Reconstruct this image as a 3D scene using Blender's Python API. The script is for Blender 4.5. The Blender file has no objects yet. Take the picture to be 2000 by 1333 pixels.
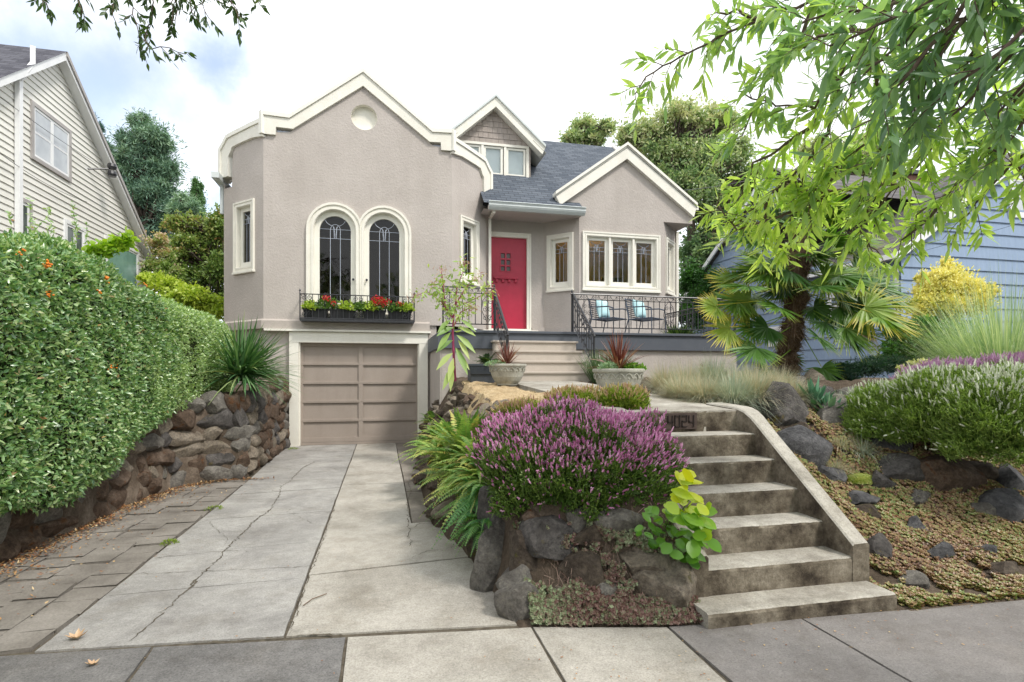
import bpy, bmesh, math
import numpy as np
from mathutils import Vector, geometry
C = bpy.context.scene.collection
# ------------------------------------------------------------------ camera, sky, sun, exposure
F, CH, TH, PX, PY = 1085., 1.45, math.radians(13.08), 1000., 732.
sn, cs = math.sin(TH), math.cos(TH)
cam = bpy.data.objects.new('camera', bpy.data.cameras.new('camera')); C.objects.link(cam)
cam.location = (0, 0, CH); cam.rotation_euler = (math.pi/2, 0, -TH)
cam.data.sensor_width = 36; cam.data.lens = F/2000*36; cam.data.shift_y = (PY-666.5)/2000
cam.data.clip_start = .05; cam.data.clip_end = 600
bpy.context.scene.camera = cam
world = bpy.data.worlds.new("World"); bpy.context.scene.world = world; world.use_nodes = True
nt = world.node_tree; nt.nodes.clear()
SUN_EL, SUN_AZ = math.radians(52), math.radians(140)     # azimuth clockwise from +Y: light from the right, in front of the house
def wn(t, **k):
    n = nt.nodes.new(t)
    for a, v in k.items(): setattr(n, a, v)
    return n
wo = wn('ShaderNodeOutputWorld'); sky = wn('ShaderNodeTexSky', sky_type='NISHITA', sun_disc=False)
sky.sun_elevation = SUN_EL; sky.sun_rotation = SUN_AZ; sky.air_density = 1.0; sky.dust_density = .4; sky.ozone_density = .35
bs = wn('ShaderNodeBackground'); bs.inputs[1].default_value = .15
bc = wn('ShaderNodeBackground'); bc.inputs[1].default_value = 1.04
tc = wn('ShaderNodeTexCoord'); nz = wn('ShaderNodeTexNoise'); nz.inputs['Scale'].default_value = 3.2; nz.inputs['Detail'].default_value = 9; nz.inputs['Roughness'].default_value = .6
nt.links.new(tc.outputs['Generated'], nz.inputs['Vector'])
off = wn('ShaderNodeVectorMath', operation='MULTIPLY_ADD'); off.inputs[1].default_value = (.34, .34, .34); off.inputs[2].default_value = (-.17, -.17, -.17)
nt.links.new(nz.outputs['Color'], off.inputs[0])
wv = wn('ShaderNodeVectorMath', operation='ADD'); nt.links.new(tc.outputs['Generated'], wv.inputs[0]); nt.links.new(off.outputs[0], wv.inputs[1])
def pdir(px, py):
    u = (px-PX)/F; v = (PY-py)/F
    return Vector((sn+u*cs, cs-u*sn, v))
prev = None
for px, py, r0, r1 in ((170, 150, .03, .19), (40, 75, .0, .13), (425, 150, .0, .105), (80, 220, .0, .16), (400, 385, .0, .07), (230, 205, .0, .1), (-500, 200, .1, .4), (2700, 250, .1, .4)):
    d = wn('ShaderNodeVectorMath', operation='DISTANCE'); d.inputs[1].default_value = pdir(px, py).normalized()
    nt.links.new(wv.outputs[0], d.inputs[0])
    m = wn('ShaderNodeMapRange'); m.interpolation_type = 'SMOOTHSTEP'; m.inputs[1].default_value = r0; m.inputs[2].default_value = r1; m.inputs[3].default_value = .26
    nt.links.new(d.outputs['Value'], m.inputs[0])
    if prev is None: prev = m.outputs[0]
    else:
        q = wn('ShaderNodeMath', operation='MINIMUM'); nt.links.new(prev, q.inputs[0]); nt.links.new(m.outputs[0], q.inputs[1]); prev = q.outputs[0]
nz2 = wn('ShaderNodeTexNoise'); nz2.inputs['Scale'].default_value = 5; nz2.inputs['Detail'].default_value = 6
nt.links.new(tc.outputs['Generated'], nz2.inputs['Vector'])
cr = wn('ShaderNodeValToRGB'); cr.color_ramp.elements[0].position = .3; cr.color_ramp.elements[1].position = .62
cr.color_ramp.elements[0].color = (.80, .87, .95, 1); cr.color_ramp.elements[1].color = (1, 1, 1, 1)
nt.links.new(nz2.outputs[0], cr.inputs[0]); nt.links.new(cr.outputs[0], bc.inputs[0])
wmx = wn('ShaderNodeMixShader'); nt.links.new(sky.outputs[0], bs.inputs[0])
nt.links.new(prev, wmx.inputs[0]); nt.links.new(bs.outputs[0], wmx.inputs[1]); nt.links.new(bc.outputs[0], wmx.inputs[2]); nt.links.new(wmx.outputs[0], wo.inputs[0])
sl = bpy.data.lights.new('sun', 'SUN'); sl.energy = 2.0; sl.angle = math.radians(10); sl.color = (1, .95, .88)
so = bpy.data.objects.new('sun', sl); C.objects.link(so)
sd = Vector((math.sin(SUN_AZ)*math.cos(SUN_EL), math.cos(SUN_AZ)*math.cos(SUN_EL), math.sin(SUN_EL)))
so.rotation_euler = sd.to_track_quat('Z', 'Y').to_euler()
vs = bpy.context.scene.view_settings
vs.view_transform = 'Standard'; vs.look = 'None'; vs.gamma = 1; vs.exposure = .66; vs.use_curve_mapping = False
bpy.context.scene.cycles.max_bounces = 6; bpy.context.scene.cycles.transparent_max_bounces = 12

# ------------------------------------------------------------------ measuring: a viewing ray met by a plane gives a real position
def onY(px, py, Y): d = pdir(px, py); t = Y/d[1]; return Vector((d[0]*t, Y, CH+d[2]*t))
def onZ(px, py, Z): d = pdir(px, py); t = (Z-CH)/d[2]; return Vector((d[0]*t, d[1]*t, Z))
def at(px, py, D): d = pdir(px, py); return Vector((d[0]*D, d[1]*D, CH+d[2]*D))
def gx(px, D): d = pdir(px, 700); return d[0]*D, d[1]*D

# ------------------------------------------------------------------ tagging and linking
LOC = {}
def tag(o, label, cat, group=None, kind=None):
    if label: o['label'] = label
    if cat: o['category'] = cat
    if group: o['group'] = group
    if kind: o['kind'] = kind
    return o
def thing(name, label, cat, loc=(0, 0, 0), rz=0, group=None):
    o = bpy.data.objects.new(name, None); C.objects.link(o); o.location = loc; o.rotation_euler = (0, 0, rz)
    o.empty_display_size = .1; LOC[o] = np.array(loc, float)
    return tag(o, label, cat, group)
def aloc(p):
    v = np.zeros(3)
    while p is not None: v = v+np.array(p.location); p = p.parent
    return v
def link(me, name, mat, parent=None, local=False, loc=None):
    o = bpy.data.objects.new(name, me)
    for m in (mat if isinstance(mat, (list, tuple)) else [mat]): me.materials.append(m)
    C.objects.link(o)
    shift = None
    if parent is not None:
        o.parent = parent
        if not local: shift = aloc(parent)
    elif loc is not None: shift = np.array(loc, float); o.location = loc
    if shift is not None:
        n = len(me.vertices); co = np.empty(n*3); me.vertices.foreach_get('co', co)
        co = (co.reshape(-1, 3)-shift).ravel(); me.vertices.foreach_set('co', co)
    me.update()
    return o
def copy_thing(root, loc, rz=0, label=None, group=None, name=None, scale=None):
    r = root.copy(); C.objects.link(r); r.location = loc; r.rotation_euler = (0, 0, rz)
    if label: r['label'] = label
    if group: r['group'] = group
    if scale: r.scale = scale
    for ch in list(root.children):
        c = ch.copy(); C.objects.link(c); c.parent = r
        for g in ch.children:
            d = g.copy(); C.objects.link(d); d.parent = c
    return r
class MB:
    def __init__(s): s.v = []; s.f = []; s.mi = []; s.m = 0
    def add(s, vs, fs):
        b = len(s.v); s.v += [tuple(x) for x in vs]; s.f += [tuple(b+i for i in f) for f in fs]; s.mi += [s.m]*len(fs); return s
    def box(s, x0, y0, z0, x1, y1, z1):
        return s.obox((x0, y0, z0), (x1-x0, 0, 0), (0, y1-y0, 0), (0, 0, z1-z0))
    def obox(s, o, a, b, c):
        o, a, b, c = map(Vector, (o, a, b, c))
        v = [o, o+a, o+a+b, o+b, o+c, o+a+c, o+a+b+c, o+b+c]
        f = [(0, 3, 2, 1), (4, 5, 6, 7), (0, 1, 5, 4), (1, 2, 6, 5), (2, 3, 7, 6), (3, 0, 4, 7)]
        if a.cross(b).dot(c) < 0: f = [q[::-1] for q in f]
        return s.add(v, f)
    def prism(s, poly, d):       # poly: list of 3D points, extruded by d
        n = len(poly); p = [Vector(q) for q in poly]; d = Vector(d)
        tr = geometry.tessellate_polygon([p])
        s.add(p+[q+d for q in p], [tuple(t) for t in tr]+[tuple(n+i for i in t[::-1]) for t in tr]+[(i, (i+1) % n, n+(i+1) % n, n+i) for i in range(n)])
        return s
    def tube(s, pts, r, n=6, caps=True):
        pts = [Vector(p) for p in pts]; m = len(pts)
        rs = r if isinstance(r, (list, tuple)) else [r]*m
        prevu = None; vs = []
        for i, p in enumerate(pts):
            t = (pts[min(i+1, m-1)]-pts[max(i-1, 0)]).normalized()
            if prevu is None:
                u = t.orthogonal().normalized()
            else:
                u = prevu-t*prevu.dot(t)
                u = u.normalized() if u.length > 1e-6 else t.orthogonal().normalized()
            prevu = u; w = t.cross(u)
            for k in range(n):
                a = 2*math.pi*k/n+.4; vs.append(p+(u*math.cos(a)+w*math.sin(a))*rs[i])
        fs = [(i*n+k, i*n+(k+1) % n, (i+1)*n+(k+1) % n, (i+1)*n+k) for i in range(m-1) for k in range(n)]
        if caps: fs += [tuple(range(n))[::-1], tuple((m-1)*n+k for k in range(n))]
        return s.add(vs, fs)
    def lathe(s, c, prof, n=28):
        c = Vector(c); vs = []
        for r, z in prof:
            for k in range(n):
                a = 2*math.pi*k/n; vs.append(c+Vector((r*math.cos(a), r*math.sin(a), z)))
        m = len(prof)
        return s.add(vs, [(i*n+k, i*n+(k+1) % n, (i+1)*n+(k+1) % n, (i+1)*n+k) for i in range(m-1) for k in range(n)])
    def build(s, name, mat, parent=None, local=False, smooth=False, bevel=0, loc=None):
        me = bpy.data.meshes.new(name); me.from_pydata(s.v, [], s.f)
        if smooth: me.polygons.foreach_set('use_smooth', [True]*len(me.polygons))
        if any(s.mi): me.polygons.foreach_set('material_index', s.mi)
        o = link(me, name, mat, parent, local, loc)
        if bevel:
            b = o.modifiers.new('bevel', 'BEVEL'); b.width = bevel; b.segments = 2; b.limit_method = 'ANGLE'
        return o
class Fr:                         # a wall plane: a runs along it, z up, o out of it
    def __init__(s, p, u):
        s.p = Vector((p[0], p[1], 0)); s.u = Vector((u[0], u[1], 0)).normalized(); s.n = Vector((s.u.y, -s.u.x, 0))
    def pt(s, a, z, o=0): return s.p+s.u*a+s.n*o+Vector((0, 0, z))
    def box(s, mb, a0, a1, z0, z1, o0, o1):
        return mb.obox(s.pt(a0, z0, o1), s.u*(a1-a0), -s.n*(o1-o0), (0, 0, z1-z0))
    def wall(s, mb, outer, holes=(), o=0):
        loops = [[Vector((a, z, 0)) for a, z in outer]]+[[Vector((a, z, 0)) for a, z in h] for h in holes]
        tr = geometry.tessellate_polygon(loops); pts = [p for l in loops for p in l]
        fs = []
        for t in tr:
            a, b, c = (pts[i] for i in t)
            fs.append(tuple(t) if (b-a).cross(c-a).z < 0 else tuple(t[::-1]))
        mb.add([s.pt(p.x, p.y, o) for p in pts], [f[::-1] for f in fs])
        return mb
# ------------------------------------------------------------------ many leaves or blades as arrays
def unit(a): return a/np.maximum(np.linalg.norm(a, axis=-1, keepdims=True), 1e-9)
def rdir(rng, n): return unit(rng.normal(size=(n, 3)))
def side_of(D, rng=None, N=None):
    R = N if N is not None else rdir(rng, len(D))
    return unit(np.cross(D, R)+1e-6)
LEAF = [.06, .85, 1, .55, .04]; LEAF2 = [.1, 1, .08]; BLADE = [.8, 1, .75, .45, .04]; GRASS = [1, .85, .5, .06]; LANCE = [.08, .7, 1, .85, .5, .05]
ROUND = [.15, .9, 1, .75, .2]
class Leaves:
    def __init__(s): s.V = []; s.Q = []; s.r = []; s.t = []; s.n = 0; s.mi = []
    def add(s, P, D, S, L, W, prof=LEAF2, droop=0., fold=0., rnd=None, rng=None, mi=0):
        P = np.asarray(P, float); n = len(P)
        if n == 0: return s
        D = np.asarray(D, float); S = np.asarray(S, float)
        L = np.broadcast_to(np.asarray(L, float), (n,)); W = np.broadcast_to(np.asarray(W, float), (n,)); droop = np.broadcast_to(np.asarray(droop, float), (n,))
        k = len(prof)-1; rows = []; cols = 3 if fold else 2
        N = np.cross(S, D)
        for i, w in enumerate(prof):
            t = i/k; c = P+D*(L*t)[:, None]; c = c.copy(); c[:, 2] -= droop*L*t*t
            h = S*(W*w/2)[:, None]
            if fold: rows += [c-h, c-N*(fold*W*w)[:, None], c+h]
            else: rows += [c-h, c+h]
        V = np.stack(rows, 1).reshape(-1, 3)
        q = []
        for i in range(k):
            for j in range(cols-1):
                a = i*cols+j; q.append((a, a+1, a+cols+1, a+cols))
        q = np.array(q); m = cols*(k+1)
        Q = (q[None]+(np.arange(n)*m)[:, None, None]).reshape(-1, 4)+s.n
        if rnd is None: rnd = (rng or np.random.default_rng(n)).random(n)
        rnd = np.broadcast_to(np.asarray(rnd, float), (n,))
        s.V.append(V); s.Q.append(Q); s.r.append(np.repeat(rnd, m)); s.t.append(np.tile(np.repeat(np.arange(k+1)/k, cols), n)); s.mi.append(np.full(len(Q), mi)); s.n += len(V)
        return s
    def build(s, name, mat, parent=None, local=False, loc=None):
        V = np.concatenate(s.V); Q = np.concatenate(s.Q); me = bpy.data.meshes.new(name)
        me.vertices.add(len(V)); me.vertices.foreach_set('co', V.ravel())
        me.loops.add(len(Q)*4); me.loops.foreach_set('vertex_index', Q.ravel().astype(np.int32))
        me.polygons.add(len(Q)); me.polygons.foreach_set('loop_start', np.arange(len(Q), dtype=np.int32)*4)
        try: me.polygons.foreach_set('loop_total', np.full(len(Q), 4, dtype=np.int32))
        except Exception: pass
        mi = np.concatenate(s.mi).astype(np.int32)
        if mi.any(): me.polygons.foreach_set('material_index', mi)
        for nm, arr in (('rnd', s.r), ('tt', s.t)):
            a = me.attributes.new(nm, 'FLOAT', 'POINT'); a.data.foreach_set('value', np.concatenate(arr).astype(np.float32))
        me.update(calc_edges=True)
        return link(me, name, mat, parent, local, loc)

# ------------------------------------------------------------------ materials
def newmat(name):
    m = bpy.data.materials.new(name); m.use_nodes = True; t = m.node_tree; t.nodes.clear()
    o = t.nodes.new('ShaderNodeOutputMaterial'); b = t.nodes.new('ShaderNodeBsdfPrincipled'); t.links.new(b.outputs[0], o.inputs[0])
    return m, t, b, o
def N_(t, ty, **k):
    n = t.nodes.new(ty)
    for a, v in k.items(): setattr(n, a, v)
    return n
def setramp(r, stops):
    e = r.color_ramp.elements
    while len(e) > 1: e.remove(e[-1])
    e[0].position = stops[0][0]; e[0].color = (*stops[0][1], 1)
    for p, c in stops[1:]:
        x = e.new(p); x.color = (*c, 1)
def noise(t, scale, detail=5, rough=.6, vec=None, dist=0):
    n = N_(t, 'ShaderNodeTexNoise'); n.inputs['Scale'].default_value = scale; n.inputs['Detail'].default_value = detail; n.inputs['Roughness'].default_value = rough; n.inputs['Distortion'].default_value = dist
    if vec is not None: t.links.new(vec, n.inputs['Vector'])
    return n
def objco(t, scale=(1, 1, 1)):
    c = N_(t, 'ShaderNodeNewGeometry'); m = N_(t, 'ShaderNodeMapping'); m.inputs['Scale'].default_value = scale
    t.links.new(c.outputs['Position'], m.inputs['Vector']); return m.outputs[0]
def M(name, stops, rough=.8, scale=4, bump=.0, bscale=60, spec=.3, detail=6, metal=0, stretch=(1, 1, 1), fine=None, bdist=.01, fscale=40, coat=0, streak=0):
    m, t, b, o = newmat(name); v = objco(t, stretch)
    n = noise(t, scale, detail, .62, v); r = N_(t, 'ShaderNodeValToRGB'); setramp(r, stops); t.links.new(n.outputs[0], r.inputs[0])
    out = r.outputs[0]
    if fine:
        n3 = noise(t, fscale, 8, .75, v); r3 = N_(t, 'ShaderNodeValToRGB'); setramp(r3, [(.3, (1-fine,)*3), (.7, (1+fine,)*3)])
        t.links.new(n3.outputs[0], r3.inputs[0])
        mx = N_(t, 'ShaderNodeMix', data_type='RGBA', blend_type='MULTIPLY'); mx.inputs[0].default_value = 1
        t.links.new(out, mx.inputs[6]); t.links.new(r3.outputs[0], mx.inputs[7]); out = mx.outputs[2]
    if streak:
        vv = objco(t, (1.1, 1.1, .16)); n4 = noise(t, 1.6, 7, .65, vv, .3); r4 = N_(t, 'ShaderNodeValToRGB'); setramp(r4, [(.28, (1-streak, 1-streak*1.05, 1-streak*1.15)), (.55, (1, 1, 1)), (.8, (1+streak*.5,)*3)]); t.links.new(n4.outputs[0], r4.inputs[0])
        mx = N_(t, 'ShaderNodeMix', data_type='RGBA', blend_type='MULTIPLY'); mx.inputs[0].default_value = 1; t.links.new(out, mx.inputs[6]); t.links.new(r4.outputs[0], mx.inputs[7]); out = mx.outputs[2]
    t.links.new(out, b.inputs['Base Color'])
    b.inputs['Roughness'].default_value = rough; b.inputs['Specular IOR Level'].default_value = spec; b.inputs['Metallic'].default_value = metal
    if coat: b.inputs['Coat Weight'].default_value = coat
    if bump:
        n2 = noise(t, bscale, 8, .7, v); bp = N_(t, 'ShaderNodeBump'); bp.inputs['Strength'].default_value = bump; bp.inputs['Distance'].default_value = bdist
        t.links.new(n2.outputs[0], bp.inputs['Height']); t.links.new(bp.outputs[0], b.inputs['Normal'])
    return m
def leafmat(name, stops, tip=None, trans=.35, rough=.45, spec=.5, tpos=(.55, .95), tcol=None):
    """leaf colour from a per-leaf random value; tip = colour the blade itself takes towards its end"""
    m, t, b, o = newmat(name)
    a = N_(t, 'ShaderNodeAttribute', attribute_name='rnd'); r = N_(t, 'ShaderNodeValToRGB'); setramp(r, stops); t.links.new(a.outputs['Fac'], r.inputs[0]); col = r.outputs[0]
    if tip:
        a2 = N_(t, 'ShaderNodeAttribute', attribute_name='tt'); mr = N_(t, 'ShaderNodeMapRange'); mr.inputs[1].default_value = tpos[0]; mr.inputs[2].default_value = tpos[1]
        t.links.new(a2.outputs['Fac'], mr.inputs[0]); mx = N_(t, 'ShaderNodeMix', data_type='RGBA'); t.links.new(mr.outputs[0], mx.inputs[0]); t.links.new(col, mx.inputs[6]); mx.inputs[7].default_value = (*tip, 1); col = mx.outputs[2]
    t.links.new(col, b.inputs['Base Color']); b.inputs['Roughness'].default_value = rough; b.inputs['Specular IOR Level'].default_value = spec
    if trans:
        tr = N_(t, 'ShaderNodeBsdfTranslucent'); mc = N_(t, 'ShaderNodeMix', data_type='RGBA', blend_type='MULTIPLY'); mc.inputs[0].default_value = 1
        t.links.new(col, mc.inputs[6]); mc.inputs[7].default_value = (*(tcol or (1.5, 1.6, .6)), 1); t.links.new(mc.outputs[2], tr.inputs[0])
        ms = N_(t, 'ShaderNodeMixShader'); ms.inputs[0].default_value = trans; t.links.new(b.outputs[0], ms.inputs[1]); t.links.new(tr.outputs[0], ms.inputs[2]); t.links.new(ms.outputs[0], o.inputs[0])
    return m
def shingle_mat(name, c1, c2, axis='X', rowh=.13, bw=.3, bump=.6, mortar=(.05, .05, .055)):
    m, t, b, o = newmat(name)
    g = N_(t, 'ShaderNodeNewGeometry'); s = N_(t, 'ShaderNodeSeparateXYZ'); t.links.new(g.outputs['Position'], s.inputs[0])
    c = N_(t, 'ShaderNodeCombineXYZ'); t.links.new(s.outputs[axis], c.inputs[0]); t.links.new(s.outputs['Z'], c.inputs[1])
    br = N_(t, 'ShaderNodeTexBrick'); br.inputs['Scale'].default_value = 1; br.inputs['Brick Width'].default_value = bw; br.inputs['Row Height'].default_value = rowh
    br.inputs['Mortar Size'].default_value = .006; br.inputs['Mortar Smooth'].default_value = .3; br.inputs['Color1'].default_value = (*c1, 1); br.inputs['Color2'].default_value = (*c2, 1); br.inputs['Mortar'].default_value = (*mortar, 1)
    t.links.new(c.outputs[0], br.inputs['Vector'])
    n = noise(t, 90, 4, .8, g.outputs['Position']); r = N_(t, 'ShaderNodeValToRGB'); setramp(r, [(.3, (.6,)*3), (.7, (1.35,)*3)]); t.links.new(n.outputs[0], r.inputs[0])
    mx = N_(t, 'ShaderNodeMix', data_type='RGBA', blend_type='MULTIPLY'); mx.inputs[0].default_value = 1; t.links.new(br.outputs[0], mx.inputs[6]); t.links.new(r.outputs[0], mx.inputs[7]); t.links.new(mx.outputs[2], b.inputs['Base Color'])
    bp = N_(t, 'ShaderNodeBump'); bp.inputs['Strength'].default_value = bump; bp.inputs['Distance'].default_value = .01; bp.invert = True
    t.links.new(br.outputs['Fac'], bp.inputs['Height']); t.links.new(bp.outputs[0], b.inputs['Normal']); b.inputs['Roughness'].default_value = .9; b.inputs['Specular IOR Level'].default_value = .2
    return m
def emis(name, col, s):
    m, t, b, o = newmat(name); b.inputs['Base Color'].default_value = (*col, 1); b.inputs['Emission Color'].default_value = (*col, 1); b.inputs['Emission Strength'].default_value = s; return m
def glassmat(name, tint=(.9, .93, .9), refl=1.0):
    m, t, b, o = newmat(name); tr = N_(t, 'ShaderNodeBsdfTransparent'); tr.inputs[0].default_value = (*tint, 1)
    gl = N_(t, 'ShaderNodeBsdfGlossy'); gl.inputs['Roughness'].default_value = .03; fr = N_(t, 'ShaderNodeFresnel'); fr.inputs[0].default_value = 1.6
    mu = N_(t, 'ShaderNodeMath', operation='MULTIPLY'); mu.inputs[1].default_value = refl; t.links.new(fr.outputs[0], mu.inputs[0])
    n = noise(t, 2.2, 3, .5, objco(t)); bp = N_(t, 'ShaderNodeBump'); bp.inputs['Strength'].default_value = .08; bp.inputs['Distance'].default_value = .02
    t.links.new(n.outputs[0], bp.inputs['Height']); t.links.new(bp.outputs[0], gl.inputs['Normal'])
    ms = N_(t, 'ShaderNodeMixShader'); t.links.new(mu.outputs[0], ms.inputs[0]); t.links.new(tr.outputs[0], ms.inputs[1]); t.links.new(gl.outputs[0], ms.inputs[2]); t.links.new(ms.outputs[0], o.inputs[0]); return m

stucco = M('stucco', [(.3, (.435, .392, .36)), (.7, (.50, .455, .42))], .95, 1.3, .5, 22, .15, streak=.07, bdist=.03, fine=.035, fscale=16)
trim = M('trim', [(.3, (.72, .69, .61)), (.7, (.82, .80, .72))], .6, 2, .2, 30, .35, fine=.05, streak=.06)
frame_m = M('window_paint', [(.3, (.76, .74, .66)), (.7, (.82, .80, .73))], .5, 3)
garage_m = M('garage_paint', [(.3, (.31, .262, .225)), (.7, (.355, .302, .26))], .55, 1.5, .2, 60, fine=.05, streak=.14)
red = M('red_paint', [(.3, (.37, .012, .042)), (.7, (.43, .018, .052))], .38, 6, .35, 70, spec=.5, streak=.08)
slate = M('slate_paint', [(.3, (.085, .095, .115)), (.7, (.105, .115, .135))], .55, 3, .05, 40)
step_paint = M('step_paint', [(.3, (.44, .39, .335)), (.7, (.50, .44, .385))], .6, 3, .1, 40, fine=.05)
iron = M('wrought_iron', [(.3, (.012, .013, .017)), (.7, (.03, .03, .036))], .35, 20, spec=.6)
steel = M('gutter_metal', [(.3, (.52, .56, .56)), (.7, (.62, .66, .65))], .4, 3, spec=.5)
lead = M('lead_came', [(.3, (.33, .36, .42)), (.7, (.45, .48, .54))], .5, 9)
roof_m = shingle_mat('asphalt_shingle', (.072, .086, .108), (.125, .142, .168), 'X', .085, .24, mortar=(.03, .034, .042))
roof_y = shingle_mat('asphalt_shingle_side', (.10, .095, .10), (.17, .155, .15), 'Y', .11, .26)
roof_g = shingle_mat('dark_shingle', (.06, .06, .075), (.11, .11, .13), 'X', .09, .24)
dsh = M('painted_shingle', [(.3, (.30, .26, .23)), (.7, (.40, .35, .32))], .85, 7, .3, 50, stretch=(3, 3, .4))
glass = glassmat('glass', (.95, .96, .93), .8); glass_dark = glassmat('dark_glass', (.60, .58, .48), .75)
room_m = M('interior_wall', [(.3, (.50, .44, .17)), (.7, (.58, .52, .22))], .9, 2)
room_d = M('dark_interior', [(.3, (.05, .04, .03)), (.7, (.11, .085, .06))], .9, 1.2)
blind = M('blind', [(.3, (.70, .78, .85)), (.7, (.78, .86, .92))], .7, 3)
soil = M('soil', [(.3, (.055, .042, .030)), (.5, (.115, .088, .066)), (.7, (.20, .16, .125))], .97, 3, .9, 35, .1, bdist=.03, fine=.35)
# ------------------------------------------------------------------ the taupe house
YB = 11.95
house = thing('house', 'taupe stucco house with cream trim, red front door, curved parapet bay and garage underneath', 'house', (1.5, 12, 0))
bayF = Fr((-2.33, YB), (1, 0)); bayR = Fr((1.45, YB), (1, 1)); bayL = Fr((-3.30, YB+.97), (1, -1)); LL = .97*math.sqrt(2)
wingF = Fr((4.55, 12.52), (1, 0)); wingL = Fr((4.55-.68, 13.2), (1, -1)); wingR = Fr((6.75, 12.52), (1, 1)); WL = .68*math.sqrt(2)
doorF = Fr((2.2, 13.2), (1, 0))
def rect(a0, a1, z0, z1): return [(a0, z0), (a1, z0), (a1, z1), (a0, z1)]
def came(mb, fr, pts, o, r=.0065):
    mb.tube([fr.pt(a, z, o) for a, z in pts], r, 4)
def leading(mb, fr, a0, a1, z0, z1, o, arch=False):
    w = a1-a0; c = (a0+a1)/2; ht = min(1.25*w, .42*(z1-z0)); zt = z1; ys = zt-ht*.34; y2 = zt-ht*.62
    l3, r3 = a0+w*.34, a0+w*.66
    for z in (ys-.02, y2): came(mb, fr, [(a0, z), (a1, z)], o)
    came(mb, fr, [(l3, z0)]+[(l3, ys-.04)]+[(c-w*.16*math.cos(t), ys-.04+w*.2*math.sin(t)) for t in np.linspace(.15, math.pi-.15, 9)]+[(r3, ys-.04), (r3, z0)], o)
    for sg in (-1, 1):
        came(mb, fr, [(c+sg*w*.03, y2)]+[(c+sg*w*(.03+.02*q), y2+(ys-y2)*q) for q in (.4, 1)]+[(c+sg*w*(.05+.30*math.sin(t)), ys+.05+(zt-ys-.06)*(1-math.cos(t))) for t in np.linspace(.1, 1.45, 6)], o, .006)
    came(mb, fr, [(c-w*.05, ys+.03), (c, y2+.01), (c+w*.05, ys+.03)], o, .009)
def ring(mb, fr, outer, inner, o0, o1):
    """flat moulding between two outlines with the same number of points"""
    n = len(outer)
    V = [fr.pt(a, z, o1) for a, z in outer]+[fr.pt(a, z, o1) for a, z in inner]+[fr.pt(a, z, o0) for a, z in outer]+[fr.pt(a, z, o0) for a, z in inner]
    f = []
    for i in range(n):
        j = (i+1) % n
        f += [(i, j, n+j, n+i), (i, 2*n+i, 2*n+j, j), (n+i, n+j, 3*n+j, 3*n+i)]
    mb.add(V, f)
def inset(a0, a1, z0, z1, d, d2=None): d2 = d if d2 is None else d2; return rect(a0+d, a1-d, z0+d2, z1-d)
def window(fr, a0, a1, z0, z1, n=1, parent=None, gl=None, name='window', rev=.09, sash=.105, mull=.05, tr=.10):
    """casement unit: stepped casing, recessed sashes, leaded panes; returns the hole in the wall"""
    mb = MB()
    o = rect(a0, a1, z0, z1); i1 = inset(a0, a1, z0, z1, tr*.35); i2 = inset(a0, a1, z0, z1, tr*.7); i3 = inset(a0, a1, z0, z1, tr)
    ring(mb, fr, o, i1, -.01, .042); ring(mb, fr, i1, i2, -.01, .028); ring(mb, fr, i2, i3, -.01, .036)
    i3b = i3; ring(mb, fr, i3, inset(a0, a1, z0, z1, tr+.012), -rev-.03, .020)
    fr.box(mb, a0-.012, a1+.012, z0-.028, z0+.012, -.01, .062)
    w = mb.build('window', trim, parent)
    A0, A1, Z0, Z1 = a0+tr+.012, a1-tr-.012, z0+tr+.012, z1-tr-.012
    pw = (A1-A0-(n-1)*mull)/n
    if n > 1:
        m2 = MB()
        for k in range(1, n): x = A0+k*(pw+mull)-mull; fr.box(m2, x, x+mull, Z0, Z1, -rev, .015)
        m2.build('mullion', trim, w)
    for k in range(n):
        b0 = A0+k*(pw+mull); b1 = b0+pw
        s = MB(); ring(s, fr, rect(b0, b1, Z0, Z1), inset(b0, b1, Z0, Z1, sash*.75, sash), -rev-.02, -rev+.03)
        s.build('sash', frame_m, w)
        g0, g1, h0, h1 = b0+sash*.75, b1-sash*.75, Z0+sash, Z1-sash*.75
        g = MB(); g.add([fr.pt(a, z, -rev) for a, z in rect(g0, g1, h0, h1)], [(0, 1, 2, 3)]); g.build('pane', gl or glass_dark, w)
        l = MB(); leading(l, fr, g0, g1, h0, h1, -rev+.008); l.build('leading', lead, w)
    return rect(a0+tr-.01, a1-tr+.01, z0+tr-.01, z1-tr+.01)
# parapet outline of the bay front, inner (bottom of fascia) and outer (top of coping), z over a (a=0 at X=-2.33)
def arcpts(cx, cz, r, a0, a1, n): return [(cx+r*math.cos(t), cz+r*math.sin(t)) for t in np.linspace(a0, a1, n)]
APX = 1.93
outF = [(-.02, 6.72), (.50, 6.70), (APX, 7.78), (3.36, 6.70), (3.80, 6.72)]
wallF = [(0, 2.5), (3.78, 2.5), (3.78, 6.30), (3.36, 6.35), (APX, 7.50), (.50, 6.35), (0, 6.30)]
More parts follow.
